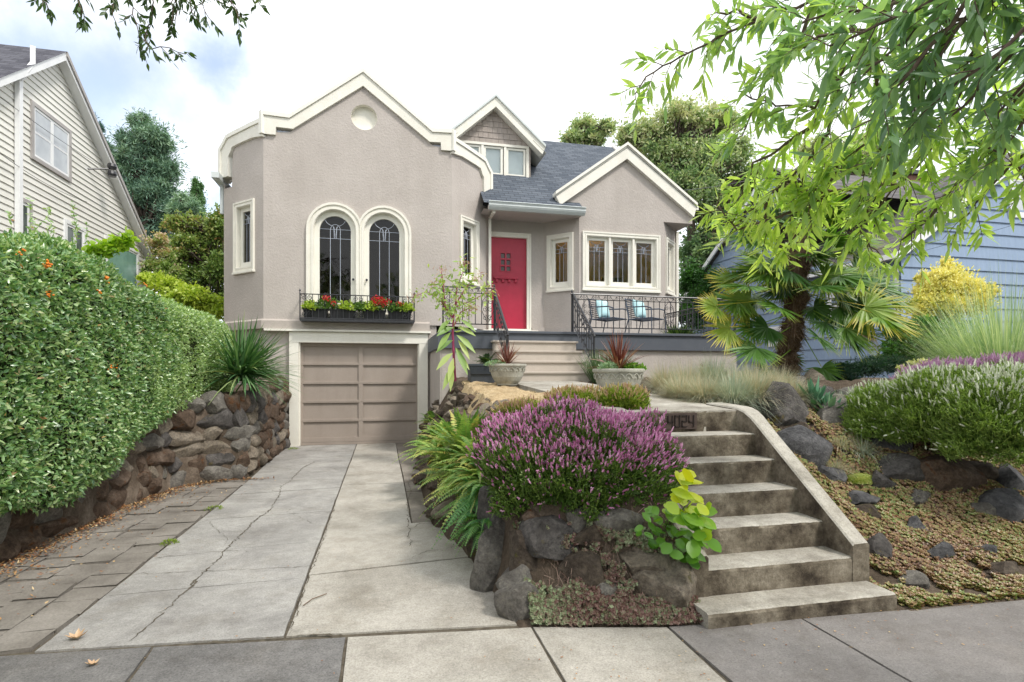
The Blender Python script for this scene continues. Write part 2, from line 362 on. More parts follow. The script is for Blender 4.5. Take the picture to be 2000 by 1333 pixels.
# windows: arched pair
AR = []
def arch(c, r, z0, zs, n=15): return [(c-r, z0)]+[(c-r, zs)]+[(c+r*math.cos(t), zs+r*math.sin(t)) for t in np.linspace(math.pi, 0, n)][1:-1]+[(c+r, zs), (c+r, z0)]
c1, c2 = 1.37, 2.36
mb = MB()
hole1 = arch(c1, .42, 2.72, 4.42); hole2 = arch(c2, .42, 2.72, 4.42)
bay = MB(); circ = arcpts(1.95, 6.80, .265, 0, 2*math.pi, 29)[:-1]
bayF.wall(bay, wallF, [hole1[::-1], hole2[::-1], circ])
hl = window(bayL, LL-.98, LL-.28, 3.56, 5.02, 1, house)
bayL.wall(bay, [(0, 2.5), (LL, 2.5), (LL, 6.30), (LL-.1, 6.30), (LL-.9, 6.30), (LL-1.05, 6.1), (LL-1.08, 5.4), (0, 5.4)], [hl])
hr = window(bayR, .26, .97, 3.50, 4.96, 1, house)
bayR.wall(bay, [(0, 2.5), (1.45, 2.5), (1.45, 5.4), (1.16, 5.4), (1.16, 6.1), (1.02, 6.30), (0, 6.30)], [hr])
bay.box(-3.30, YB+.97, 1.2, -3.28, 21, 5.5)      # long left side wall
bay.build('bay_wall', stucco, house)
niche = MB()
for i in range(28):
    a, b = circ[i], circ[(i+1) % 28]
    niche.add([bayF.pt(*a, 0), bayF.pt(*b, 0), bayF.pt(*b, -.12), bayF.pt(*a, -.12)], [(0, 1, 2, 3)])
niche.add([bayF.pt(a, z, -.12) for a, z in circ], [tuple(range(28))])
niche.build('round_niche', trim, house)
# fascia bands and metal coping
def band(fr, outer, inner, name, mat, o0=-.12, o1=.055):
    """solid band between a top outline and a bottom outline (same count), open strip"""
    m = MB(); n = len(outer)
    V = []
    for (a, z), (b, y) in zip(outer, inner): V += [fr.pt(a, z, o1), fr.pt(b, y, o1), fr.pt(a, z, o0), fr.pt(b, y, o0)]
    f = []
    for i in range(n-1):
        p, q = 4*i, 4*i+4
        f += [(p, p+1, q+1, q), (p, q, q+2, p+2), (p+1, p+3, q+3, q+1), (p+2, q+2, q+3, p+3)]
    f += [(0, 2, 3, 1), (4*n-4, 4*n-3, 4*n-1, 4*n-2)]
    m.add(V, f); return m
fo = [(-.03, 6.62), (-.03+.0001, 6.62), (.5, 6.60), (APX, 7.70), (3.36, 6.60), (3.8099, 6.62), (3.81, 6.62)]
fi = [(-.03, 6.25), (.24, 6.25), (.245, 6.43) , (APX, 7.43), (3.535, 6.43), (3.54, 6.25), (3.81, 6.25)]
fo = [(-.03, 6.62), (.235, 6.61), (.245, 6.61), (.50, 6.60), (APX, 7.70), (3.36, 6.60), (3.535, 6.61), (3.545, 6.61), (3.81, 6.62)]
fi = [(-.03, 6.25), (.235, 6.25), (.245, 6.41), (.56, 6.40), (APX, 7.43), (3.30, 6.40), (3.535, 6.41), (3.545, 6.25), (3.81, 6.25)]
pm = band(bayF, fo, fi, 'x', trim); par = pm.build('parapet_band', trim, house)
co = [(a, z+.085) for a, z in fo]; band(bayF, co, [(a, z+.004) for a, z in fo], 'x', trim, -.2, .085).build('coping', frame_m, par)
for fr, L, s in ((bayR, 0, 1), (bayL, LL, -1)):
    X = lambda t: L+s*t
    o_ = [(X(-.03), 6.47), (X(.3), 6.46), (X(.95), 6.42), (X(1.15), 6.40), (X(1.28), 6.28), (X(1.38), 6.20), (X(1.39), 5.62)]
    i_ = [(X(-.03), 6.20), (X(.3), 6.24), (X(.82), 6.22), (X(1.00), 6.20), (X(1.06), 6.10), (X(1.13), 6.03), (X(1.14), 5.62)]
    q = band(fr, o_, i_, 'x', trim).build('parapet_band', trim, house)
    c_ = [(X(-.03), 6.555), (X(.3), 6.545), (X(.95), 6.505), (X(1.18), 6.48), (X(1.34), 6.34), (X(1.455), 6.25), (X(1.465), 5.58)]
    band(fr, c_, [(a, z+.004) for a, z in o_], 'x', trim, -.2, .085).build('coping', frame_m, q)
    k = MB(); fr.box(k, min(X(-.06), X(.03)), max(X(-.06), X(.03)), 6.25, 6.70, -.2, .087); k.build('coping_step', frame_m, q)
# arched windows
aw = MB()
for c in (c1, c2):
    for r0, r1, o1 in ((.555, .51, .06), (.51, .46, .035), (.46, .42, .05)):
        A, B = arch(c, r0, 2.62, 4.42), arch(c, r1, 2.62, 4.42)
        if c == c1: A = [(min(a, 1.865), z) for a, z in A]; B = [(min(a, 1.863), z) for a, z in B]
        else: A = [(max(a, 1.865), z) for a, z in A]; B = [(max(a, 1.867), z) for a, z in B]
        ring(aw, bayF, A, B, -.02, o1)
    ring(aw, bayF, arch(c, .421, 2.62, 4.42), arch(c, .41, 2.7, 4.42), -.14, .02)
bayF.box(aw, 1.80, 1.93, 2.62, 4.36, -.02, .043)
aw = aw.build('arched_window', trim, house)
for c in (c1, c2):
    s = MB(); ring(s, bayF, arch(c, .415, 2.70, 4.42), arch(c, .31, 2.94, 4.42), -.13, -.07); s.build('sash', frame_m, aw)
    g = MB(); g.add([bayF.pt(a, z, -.10) for a, z in arch(c, .312, 2.94, 4.42)], [tuple(range(17))]); g.build('pane', glass_dark, aw)
    l = MB(); leading(l, bayF, c-.31, c+.31, 2.94, 4.73, -.088); l.build('leading', lead, aw)
    k = MB(); kx = c+.36*(1 if c == c1 else -1); k.tube([bayF.pt(kx, 3.42, -.07), bayF.pt(kx, 3.42, -.03), bayF.pt(kx, 3.42, -.005)], [.012, .014, .026], 10); k.build('knob', iron, aw)
# belt course, flashing, lower wall and garage
bl = MB()
def beltpiece(fr, a0, a1, o=.07):
    V = [fr.pt(a0, 2.37, o), fr.pt(a1, 2.37, o), fr.pt(a1, 2.53, o), fr.pt(a0, 2.53, o), fr.pt(a0, 2.57, 0), fr.pt(a1, 2.57, 0), fr.pt(a0, 2.37, -.1), fr.pt(a1, 2.37, -.1)]
    bl.add(V, [(0, 1, 2, 3), (3, 2, 5, 4), (0, 6, 7, 1), (0, 3, 4, 6), (1, 7, 5, 2)])
beltpiece(bayF, -.03, 3.30); beltpiece(bayL, 0, LL+.03); bl.build('belt_course', M('stucco_belt', [(.3, (.40, .36, .325)), (.7, (.46, .41, .37))], .95, 2, .5, 30, .15, bdist=.02), house)
fl = MB(); fl.box(-2.30, 11.83, 2.325, .99, 12.0, 2.365); fl.build('flashing', trim, house)
lw = MB(); lowF = Fr((-2.33, 12.0), (1, 0))
lowF.wall(lw, [(0, -.1), (.52, -.1), (.52, 2.37), (0, 2.37)]); lowF.wall(lw, [(3.23, -.1), (3.45, -.1), (3.45, 2.6), (3.23, 2.6)]); lowF.wall(lw, [(.52, 2.30), (3.23, 2.30), (3.23, 2.37), (.52, 2.37)])
Fr((-3.30, 12.97), (1, -1)).wall(lw, [(0, -.1), (LL, -.1), (LL, 2.40), (0, 2.40)], o=-.03)
lw.build('garage_wall', stucco, house)
gt = MB()
gt.box(-1.84, 11.90, -.02, -1.66, 12.09, 2.20); gt.box(.745, 11.90, -.02, .93, 12.09, 2.20); gt.box(-1.84, 11.895, 2.10, .93, 12.09, 2.32)
gt.box(-1.66, 11.94, 0, -1.635, 12.09, 2.10); gt.box(.72, 11.94, 0, .745, 12.09, 2.10)
gt.build('garage_trim', trim, house, bevel=.006)
gd = MB(); gd.box(-1.66, 12.07, 0.0, .75, 12.10, 2.13)
gdo = gd.build('garage_door', garage_m, house)
rl = MB(); zs = [.10, .50, .89, 1.28, 1.67, 2.08]
for i, z in enumerate(zs):
    h = .05 if 0 < i < 5 else .09
    rl.box(-1.66, 12.035, z-h/2, .75, 12.072, z+h/2)
    if 0 < i < 5: rl.box(-1.66, 12.032, z-.004, .75, 12.036, z+.001)
for x in (-1.66, -.495, .69): 
    for i in range(5): rl.box(x, 12.037, zs[i]+.02, x+.065+(.02 if x == -.495 else 0), 12.071, zs[i+1]-.02)
rl.box(-1.66, 12.02, 0.0, .75, 12.06, .05)
rl.build('garage_door_rail', garage_m, gdo, bevel=.004)
mo = MB()
for i in range(5):
    for x0, x1 in ((-1.595, -.495), (-.41, .69)):
        z0, z1 = zs[i]+(.045 if i == 0 else .025), zs[i+1]-(.045 if i == 4 else .025)
        for a in ((x0, z0, x1, z0+.012), (x0, z1-.012, x1, z1), (x0, z0+.012, x0+.012, z1-.012), (x1-.012, z0+.012, x1, z1-.012)):
            mo.box(a[0], 12.052, a[1], a[2], 12.074, a[3])
mo.build('panel_moulding', garage_m, gdo)
# entry recess and front door
ew = MB(); dh = [(2.47-2.2, 2.52), (3.44-2.2, 2.52), (3.44-2.2, 4.79), (2.47-2.2, 4.79)]
doorF.wall(ew, [(0, 1.9), (1.68, 1.9), (1.68, 5.3), (0, 5.3)], [dh])
wl_hole = window(wingL, WL-.86, WL-.15, 3.49, 4.86, 1, house)
wingL.wall(ew, [(0, 1.9), (WL, 1.9), (WL, 5.3), (0, 5.3)], [wl_hole])
wr_hole = window(wingR, .16, .90, 3.50, 4.88, 1, house)
wingR.wall(ew, [(0, 1.9), (1.15, 1.9), (1.15, 5.6), (0, 5.6)], [wr_hole])
wf_hole = window(wingF, .08, 2.10, 3.48, 4.87, 3, house, gl=glass)
# wing front wall with gable, wider above
wingF.wall(ew, [(0, 1.9), (2.2, 1.9), (2.2, 5.22), (2.99, 5.22), (2.99, 5.60), (1.19, 6.85), (-.55, 5.66), (-.60, 5.25), (0, 5.25)], [wf_hole])
ew.box(7.52, 13.29, 1.0, 7.54, 21, 5.45)
ew.add([(6.75, 12.52, 5.22), (7.54, 12.52, 5.22), (7.54, 13.31, 5.22)], [(0, 1, 2)])
ew.add([(7.54, 12.52, 5.22), (7.54, 13.35, 5.22), (7.54, 13.35, 5.6), (7.54, 12.52, 5.6)], [(0, 1, 2, 3)])
ew.build('wing_wall', stucco, house)
dt = MB()
ring(dt, doorF, rect(.18, 1.34, 2.20, 4.90), rect(.22, 1.30, 2.24, 4.86), -.01, .05); ring(dt, doorF, rect(.22, 1.30, 2.24, 4.86), rect(.27, 1.24, 2.55, 4.79), -.10, .03)
doorF.box(dt, .18, 1.34, 2.20, 2.56, -.01, .065)
dt.build('door_frame', trim, house)
dr = MB(); X0, X1, Z0, Z1 = .27, 1.24, 2.56, 4.79
cols = [(.60, .70), (.74, .84)]; rws = [(3.98, 4.09), (4.13, 4.25), (4.29, 4.41)]
holes = [rect(a, b, z, y) for a, b in cols for z, y in rws]
doorF.wall(dr, rect(X0, X1, Z0, Z1), holes, o=-.06)
door = dr.build('front_door', red, house)
gr = MB()
for a, b in cols:
    for z, y in rws: ring(gr, doorF, rect(a-.02, b+.02, z-.02, y+.02), rect(a, b, z, y), -.09, -.045)
gr.build('grille', red, door)
pn = MB(); doorF.box(pn, .58, .86, 3.96, 4.43, -.10, -.085); pn.build('pane', M('door_glass', [(.3, (.03, .015, .012)), (.7, (.07, .03, .02))], .15, 12, spec=.6), door)
sh = MB(); doorF.box(sh, .42, 1.02, 3.78, 3.83, -.06, .0)
for a in (.46, .62, .78, .94): doorF.box(sh, a, a+.06, 3.70, 3.78, -.06, -.015)
sh.build('shelf', red, door, bevel=.006)
kn = MB(); kn.tube([doorF.pt(.34, 3.5, -.06), doorF.pt(.34, 3.5, -.02), doorF.pt(.34, 3.5, .01)], [.015, .02, .035], 10); kn.build('handle', iron, door)
st = MB(); st.box(1.75, 12.78, 2.16, 3.62, 13.2, 2.50); st.build('door_step', trim, house, bevel=.01)
bb = MB(); bb.box(3.56, 13.12, 2.18, 3.87, 13.2, 2.60); wingL.box(bb, 0, WL, 2.18, 2.60, 0, .03); wingF.box(bb, 0, 2.2, 2.18, 2.60, 0, .03); wingR.box(bb, 0, 1.15, 2.18, 2.60, 0, .03)
bb.build('wall_base', stucco, house)
lam = MB(); lam.box(2.36, 13.0, 4.55, 2.40, 13.2, 4.60); lam.box(2.33, 12.93, 4.62, 2.47, 13.07, 4.66); lam.box(2.34, 12.94, 4.22, 2.46, 13.06, 4.25)
for x, y in ((2.34, 12.94), (2.45, 12.94), (2.34, 13.05), (2.45, 13.05)): lam.box(x, y, 4.25, x+.01, y+.01, 4.62)
lo = lam.build('wall_lantern', iron, house)
bu = MB(); bu.box(2.355, 12.955, 4.27, 2.445, 13.045, 4.60); bu.build('lamp_glass', emis('lamp_glow', (1, .82, .55), 1.2), lo)
# eave over the entry, gutter, downpipes
ev = MB(); ev.add([(2.2, 12.28, 5.17), (4.55, 12.28, 5.17), (4.55, 13.2, 5.19), (2.2, 13.2, 5.19)], [(0, 1, 2, 3)]); ev.box(2.3, 12.26, 5.14, 4.5, 12.30, 5.26)
ev.build('soffit', stucco, house)
gu = MB(); prof = [(0, .16), (.015, .175), (.02, .145), (.035, .12), (.03, .09), (.05, .05), (.10, .0), (.16, .0)]
L_, R_ = 2.30, 4.58
gu.add([(x, 12.13+y, 5.155+z) for x in (L_, R_) for y, z in prof], [(i, i+1, len(prof)+i+1, len(prof)+i) for i in range(len(prof)-1)])
gu.prism([(R_, 12.13+y, 5.155+z) for y, z in prof]+[(R_, 12.29, 5.33)], (.006, 0, 0))
gu.build('gutter', steel, house)
dp = MB(); dp.box(2.415, 12.80, 2.3, 2.475, 12.86, 5.12); dp.box(2.415, 12.3, 5.10, 2.475, 12.86, 5.15); dp.build('downpipe', trim, house)
dp = MB(); dp.box(7.50, 13.22, 1.3, 7.57, 13.28, 5.2); dp.build('downpipe', trim, house)
gu = MB(); gu.box(-3.45, 12.55, 5.52, -3.30, 21, 5.64); gu.box(-3.40, 13.0, 4.9, -3.33, 13.07, 5.52); gu.build('gutter', steel, house)
gu = MB(); gu.box(7.54, 12.46, 5.56, 7.68, 15.0, 5.66); gu.build('gutter', trim, house)
# main roof, wing roof and rakes
RS = 0.79
def roofz(y): return 5.30+(y-12.22)*RS
mr = MB(); RY = 16.5; RZ = roofz(RY)
mr.add([(-3.35, 12.98, roofz(12.98)), (2.2, 12.98, roofz(12.98)), (2.2, 12.22, 5.30), (4.56, 12.22, 5.30), (4.56, 13.0, roofz(13.0)), (7.12, 13.0, roofz(13.0)), (7.12, RY, RZ), (-2.5, RY, RZ), (7.12, 21, 5.3), (-3.35, 21, 5.3)], [(0, 1, 7), (1, 4, 7), (1, 2, 3, 4), (4, 5, 6, 7), (7, 6, 8, 9)])
mr.build('main_roof', roof_m, house)
rk = MB(); rk.obox((7.10, 12.9, roofz(12.9)-.14), (.10, 0, 0), (0, RY-12.9, (RY-12.9)*RS), (0, 0, .20)); rk.build('rake_board', trim, house)
rk = MB(); rk.obox((7.10, RY, RZ-.14), (.10, 0, 0), (0, 4.5, -4.5*RS), (0, 0, .20)); rk.build('rake_board', trim, house)
ge = MB(); ge.add([(7.1, 12.5, 5.3), (7.1, RY, RZ-.05), (7.1, 20.8, 5.3)], [(0, 1, 2)]); ge.build('end_gable', stucco, house)
wr_ = MB(); ax, az = 5.74, 6.93
for ex, ez in ((3.93, 5.62), (7.62, 5.60)):
    wr_.add([(ax, 12.40, az), (ex, 12.40, ez), (ex, 15.5, ez), (ax, 15.5, az)], [(0, 1, 2, 3)])
wr_.build('wing_roof', roof_m, house)
bg = MB()
o_ = [(-.62, 5.66), (1.19, 6.98), (3.06, 5.64)]; i_ = [(-.50, 5.42), (1.19, 6.66), (2.98, 5.37)]
bg2 = band(wingF, o_, i_, 'x', trim, -.05, .10).build('barge_board', trim, house)
band(wingF, [(a, z+.07) for a, z in o_], o_, 'x', trim, -.12, .14).build('coping', frame_m, bg2)
# dormer
dm = Fr((1.77, 13.75), (1, 0)); dc = .96
dorm = MB(); wd = 1.90
dhole = rect(.14, 1.78, 6.48, 7.20)
dm.wall(dorm, [(0, 6.2), (wd, 6.2), (wd, 7.40), (dc, 8.10), (0, 7.40)], [dhole])
for x in (1.77, 1.77+wd): dorm.add([(x, 13.75, 6.2), (x, 13.75, 7.42), (x, 16.3, 7.42), (x, 16.3, 8.4)][:3]+[(x, 15.2, 7.42)], [(0, 1, 2)])
dorm.add([(1.77+wd, 13.75, 6.4), (1.77+wd, 13.75, 7.42), (1.77+wd, 15.1, 7.42)], [(0, 1, 2)])
do = dorm.build('dormer', dsh, house)
shg = MB(); rng = np.random.default_rng(3); z = 7.26; k = 0
while z < 8.2:
    a = -.03-.09*(k % 2)
    while a < wd:
        w = rng.uniform(.10, .17); b = min(a+w-.006, wd); a_ = max(a, 0)
        def top(x): return 7.40+(8.10-7.40)*(1-abs(x-dc)/dc)
        if b > a_+.02 and min(top(a_), top(b)) > z+.02:
            h = min(.155, min(top(a_), top(b))-z); d = rng.uniform(-.003, .003)
            shg.obox(dm.pt(a_, z-rng.uniform(0, .006), .022+d), dm.u*(b-a_), -dm.n*.02, dm.n*-.014+Vector((0, 0, h)))
        a += w
    z += .142; k += 1
z = 6.5
while z < 7.25:       # shingled cheek beside the window
    for sidex in (1.77+wd+.003,):
        shg.box(sidex, 13.75, z, sidex+.012, 13.86, z+.13); shg.box(sidex, 13.87, z, sidex+.012, 14.1, z+.13)
    z += .142
shg.build('shingle_siding', dsh, do)
o_ = [(-.34, 7.20), (dc, 8.34), (wd+.34, 7.20)]; i_ = [(-.26, 7.02), (dc, 8.10), (wd+.26, 7.02)]
bb_ = band(dm, o_, i_, 'x', trim, -.0, .24).build('barge_board', trim, do)
band(dm, [(a, z+.06) for a, z in o_], o_, 'x', trim, -.05, .28).build('coping', steel, bb_)
df = MB()
for s in (-1, 1): df.add([(1.77+dc, 13.55, 8.40), (1.77+dc+s*1.32, 13.55, 7.24), (1.77+dc+s*1.32, 15.2, 7.24), (1.77+dc, 16.3, 8.40)], [(0, 1, 2, 3)])
df.build('dormer_roof', roof_m, do)
for s in (-1, 1):
    ds = MB(); ds.add([(1.77+dc+s*.95, 13.50, 7.36), (1.77+dc+s*1.30, 13.50, 7.06), (1.77+dc+s*1.30, 14.6, 7.06), (1.77+dc+s*.95, 14.6, 7.36)], [(0, 1, 2, 3)]); ds.build('soffit', trim, do)
dw = MB(); ring(dw, dm, rect(.06, 1.86, 6.40, 7.27), rect(.13, 1.79, 6.47, 7.21), -.06, .04)
for a in (.13+.5, .13+1.08): dm.box(dw, a, a+.06, 6.47, 7.21, -.04, .03)
dm.box(dw, .02, 1.90, 6.37, 6.41, 0, .07)
dwo = dw.build('window', trim, do)
for a0 in (.13, .69, 1.27):
    a1 = a0+(.50 if a0 < 1 else .52); s = MB(); ring(s, dm, rect(a0, a1, 6.47, 7.21), rect(a0+.06, a1-.06, 6.54, 7.15), -.05, .0); s.build('sash', frame_m, dwo)
    g = MB(); g.add([dm.pt(a, z, -.02) for a, z in rect(a0+.06, a1-.06, 6.54, 7.15)], [(0, 1, 2, 3)]); g.build('pane', glass, dwo)
    bd = MB(); bd.add([dm.pt(a, z, -.055) for a, z in rect(a0+.06, a1-.06, 6.54, 7.15)], [(0, 1, 2, 3)]); bd.build('blind', blind, dwo)
# rooms behind the glass
rm = MB(); rm.add([(3.95, 13.22, 2.4), (7.4, 13.22, 2.4), (7.4, 16, 2.4), (3.95, 16, 2.4), (3.95, 13.22, 5.15), (7.4, 13.22, 5.15), (7.4, 16, 5.15), (3.95, 16, 5.15)], [(0, 1, 2, 3), (4, 7, 6, 5), (2, 3, 7, 6), (0, 3, 7, 4), (1, 2, 6, 5)])
rm.add([(3.95, 13.22, 2.4), (4.57, 12.56, 2.4), (6.74, 12.56, 2.4), (7.4, 13.22, 2.4)], [(0, 1, 2, 3)]); rm.add([(3.95, 13.22, 5.15), (4.57, 12.56, 5.15), (6.74, 12.56, 5.15), (7.4, 13.22, 5.15)], [(0, 1, 2, 3)])
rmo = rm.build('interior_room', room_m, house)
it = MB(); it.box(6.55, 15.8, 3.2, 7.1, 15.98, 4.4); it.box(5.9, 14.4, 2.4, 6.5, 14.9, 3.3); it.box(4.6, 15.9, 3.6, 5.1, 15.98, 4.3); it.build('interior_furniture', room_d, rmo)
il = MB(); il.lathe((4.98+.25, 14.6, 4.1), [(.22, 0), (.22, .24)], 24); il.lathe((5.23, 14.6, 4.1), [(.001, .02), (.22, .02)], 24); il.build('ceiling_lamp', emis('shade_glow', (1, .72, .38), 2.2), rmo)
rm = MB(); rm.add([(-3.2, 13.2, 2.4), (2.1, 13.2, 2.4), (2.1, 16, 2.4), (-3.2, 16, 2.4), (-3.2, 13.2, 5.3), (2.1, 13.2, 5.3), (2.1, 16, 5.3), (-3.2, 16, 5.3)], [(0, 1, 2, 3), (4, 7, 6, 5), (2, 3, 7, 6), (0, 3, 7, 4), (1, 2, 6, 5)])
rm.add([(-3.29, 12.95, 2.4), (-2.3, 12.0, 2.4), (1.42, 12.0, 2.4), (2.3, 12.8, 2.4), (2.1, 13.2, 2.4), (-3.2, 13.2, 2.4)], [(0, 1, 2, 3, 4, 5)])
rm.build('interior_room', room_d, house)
# porch: floor, fascia board, foundation
PXL, PXR, PYF, PZ = .95, 6.92, 9.72, 2.21
po = MB(); po.box(PXL+.1, PYF+.05, PZ-.07, PXR, 13.3, PZ-.003); po.build('porch_floor', slate, house)
fb = MB(); fb.box(PXL, PYF-.035, PZ-.02, PXR+.03, PYF+.16, PZ+.025); fb.box(PXL+.03, PYF, PZ-.30, PXR, PYF+.05, PZ-.02); fb.box(PXL-.02, PYF+.0, PZ-.30, PXL+.03, 11.9, PZ-.02); fb.box(PXR, PYF+.05, PZ-.30, PXR+.03, 13.3, PZ-.02)
fb.build('fascia_board', slate, house, bevel=.005)
fw = MB(); fw.box(PXL+.06, PYF+.06, .0, PXR-.05, PYF+.14, PZ-.25); fw.box(PXL+.03, PYF+.07, .0, PXL+.09, 12.0, PZ-.25); fw.box(PXR-.1, PYF+.1, .5, PXR-.04, 13.3, PZ-.25)
fw.build('foundation_wall', stucco, house)
# porch steps
SX0, SX1 = 1.90, 3.40
ps = thing('porch_steps', 'taupe painted wooden steps climbing to the red front door', 'steps', (2.65, 9.2, 1.3))
for i in range(4):
    y = 8.76+.25*i; z = 1.50+.183*i
    m = MB(); m.box(SX0+.02, y, z-.22, SX1-.02, y+.03, z-.035); m.build('riser', step_paint, ps)
    m = MB(); m.box(SX0-.03, y-.03, z-.035, SX1+.03, y+.26, z); m.build('tread', step_paint, ps, bevel=.006)
m = MB()
for x in (SX0, SX1-.03):
    m.prism([(x, 8.79, 1.1), (x, 8.79, 1.46), (x, 9.02, 1.46), (x, 9.02, 1.645), (x, 9.27, 1.645), (x, 9.27, 1.83), (x, 9.52, 1.83), (x, 9.52, 2.01), (x, 9.73, 2.01), (x, 9.73, 1.1)], (.03, 0, 0))
m.build('stringer', step_paint, ps)
# ------------------------------------------------------------------ wrought iron
def scroll(mb, c, u, r, turns=1.4, ph=0, flip=1, n=16, th=.006, up=Vector((0, 0, 1))):
    c = Vector(c); u = Vector(u); mb.tube([c+u*(math.cos(ph+flip*t)*r*(1-t/(turns*2*math.pi)*.75))+up*(math.sin(ph+flip*t)*r*(1-t/(turns*2*math.pi)*.75)) for t in np.linspace(0, turns*2*math.pi, n)], th, 4)
def railing(name, label, p0, p1, zt, zb, zf, posts=(True, True), pitch=.118, ornaments=(), slope=0, group='wrought iron railings round the porch', heart=None):
    p0 = Vector((*p0, 0)); p1 = Vector((*p1, 0)); d = p1-p0; L = d.length; u = d.normalized()
    t = thing(name, label, 'railing', (p0.x, p0.y, zf), group=group)
    P = lambda a, z: p0+u*a+Vector((0, 0, z-slope*a))
    m = MB(); m.tube([P(-.02, zt), P(L+.02, zt)], .017, 6); m.build('top_rail', iron, t)
    m = MB(); m.tube([P(0, zb), P(L, zb)], .011, 4); m.tube([P(0, zt-.10), P(L, zt-.10)], .009, 4); m.build('lower_rail', iron, t)
    m = MB(); n = max(2, round(L/pitch))
    for i in range(1, n):
        a = L*i/n; m.tube([P(a, zb), P(a, zt-.10 if i % 2 else zt)], .0075, 4, False)
    m.build('picket', iron, t)
    m = MB()
    for i in range(0, n, 2):
        a = L*(i+1)/n
        for s in (-1, 1):
            c = P(a+s*L/n*.62, zt-.055); scroll(m, c, u, .032, 1.2, math.pi/2 if s > 0 else math.pi/2, s, 10, .0045)
            m.tube([P(a, zt-.09), P(a+s*L/n*.3, zt-.075), P(a+s*L/n*.62, zt-.022)], .0045, 4, False)
    for a in ornaments:
        for zz, r in ((zb+.12, .052), (zb+.27, .05), (zb+.40, .042)):
            for s in (-1, 1): scroll(m, P(a+s*.052, zz-slope*0), u, r, 1.3, math.pi/2, s, 12, .0055)
        m.tube([P(a-.02, zb+.05), P(a-.11, zb+.25), P(a-.09, zb+.42), P(a, zb+.54), P(a+.09, zb+.42), P(a+.11, zb+.25), P(a+.02, zb+.05)], .006, 4, False)
    m.build('scrollwork', iron, t)
    for a, on in ((0, posts[0]), (L, posts[1])):
        if on:
            m = MB(); m.tube([P(a, zf+slope*a*0), P(a, zt)], .016, 4); m.lathe(P(a, zt), [(.001, .075), (.014, .06), (.02, .035), (.012, .012), (.02, .0)], 8); m.build('post', iron, t)
    return t
ZT, ZB = 2.95, 2.33
railing('porch_railing', 'black wrought iron railing with scrolls in front of the patio chairs', (3.42, 9.80), (6.86, 9.80), ZT, ZB, PZ, ornaments=(.30, 1.98), pitch=.118)
railing('porch_railing', 'black wrought iron railing on the porch between bay and stair, behind the tall stalk plant', (1.03, 9.80), (1.95, 9.80), 3.0, ZB+.02, PZ, ornaments=(.12, .80))
railing('porch_railing', 'black iron railing along the far right side of the porch, near the palm', (6.86, 9.84), (6.86, 13.2), ZT, ZB, PZ, ornaments=(.5, 1.6, 2.8))
def stair_rail(x, label):
    y0, y1 = 9.80, 8.74; z0, z1 = ZT, 2.13; t = thing('stair_railing', label, 'railing', (x, y0, 1.4), group='iron stair railings')
    sl = (z0-z1)/(y0-y1); P = lambda a, z: Vector((x, y0-a, z-a*sl)); L = y0-y1
    m = MB(); m.tube([Vector((x, y0+.03, z0+.02)), P(.03, z0), P(L, z0), Vector((x, y1-.03, z1-.05))], .019, 6); m.build('hand_rail', iron, t)
    m = MB(); m.tube([P(0, z0-.58), P(L, z0-.58)], .011, 4); m.tube([P(0, z0-.11), P(L, z0-.11)], .009, 4); m.build('lower_rail', iron, t)
    m = MB(); k = 9
    for i in range(1, k): m.tube([P(L*i/k, z0-.58), P(L*i/k, z0-.01)], .0075, 4, False)
    m.build('picket', iron, t)
    m = MB()
    for i in range(k):
        for z in (z0-.055, z0-.20, z0-.48): scroll(m, P(L*(i+.5)/k, z), (0, -1, 0), .036, 1.3, i, 1 if i % 2 else -1, 10, .0055)
    m.build('scrollwork', iron, t)
    m = MB(); m.tube([(x, y1, 1.34), (x, y1, z1)], .018, 4); m.build('post', iron, t)
    m = MB(); m.tube([(x, y0, PZ), (x, y0, z0)], .018, 4); m.build('post', iron, t)
stair_rail(1.96, 'black iron stair railing with scrolls, on the left side of the porch steps')
stair_rail(3.44, 'black iron stair railing with scrolls, on the right side of the porch steps')
# window box basket
wb = thing('window_box', 'black wrought iron flower basket under the pair of arched windows', 'window box', (-.5, 11.75, 2.55))
bx0, bx1, by0, by1, bz0, bz1 = -1.60, .63, 11.66, 11.93, 2.53, 3.05
m = MB(); m.box(bx0, by0-.02, bz0-.02, bx1, by1, bz0+.025); m.box(bx0, by0-.022, bz0+.03, bx1, by0-.005, bz0+.05); m.build('base', iron, wb, bevel=.004)
m = MB()
for x in (bx0, bx1): m.tube([(x, by1, bz1), (x, by0, bz1)], .011, 4); m.tube([(x, by0, bz0), (x, by0, bz1+.02)], .014, 4); m.lathe((x, by0, bz1+.02), [(.001, .09), (.012, .07), (.02, .045), (.01, .02), (.018, 0)], 8)
m.tube([(bx0, by0, bz1), (bx1, by0, bz1)], .012, 4); m.tube([(bx0, by0, bz1-.16), (bx1, by0, bz1-.16)], .005, 4)
m.build('frame', iron, wb)
m = MB()
for i in range(1, 19):
    x = bx0+(bx1-bx0)*i/19; m.tube([(x, by0, bz0), (x, by0, bz1)], .0085, 4, False)
m.build('bar', iron, wb)
m = MB()
for c in (bx0+.13, (bx0+bx1)/2, bx1-.13):
    for s in (-1, 1):
        for z, r in ((bz0+.13, .055), (bz0+.24, .045), (bz1-.07, .05)): scroll(m, (c+s*.058, by0, z), (1, 0, 0), r, 1.35, math.pi/2, s, 14, .007)
m.build('scrollwork', iron, wb)
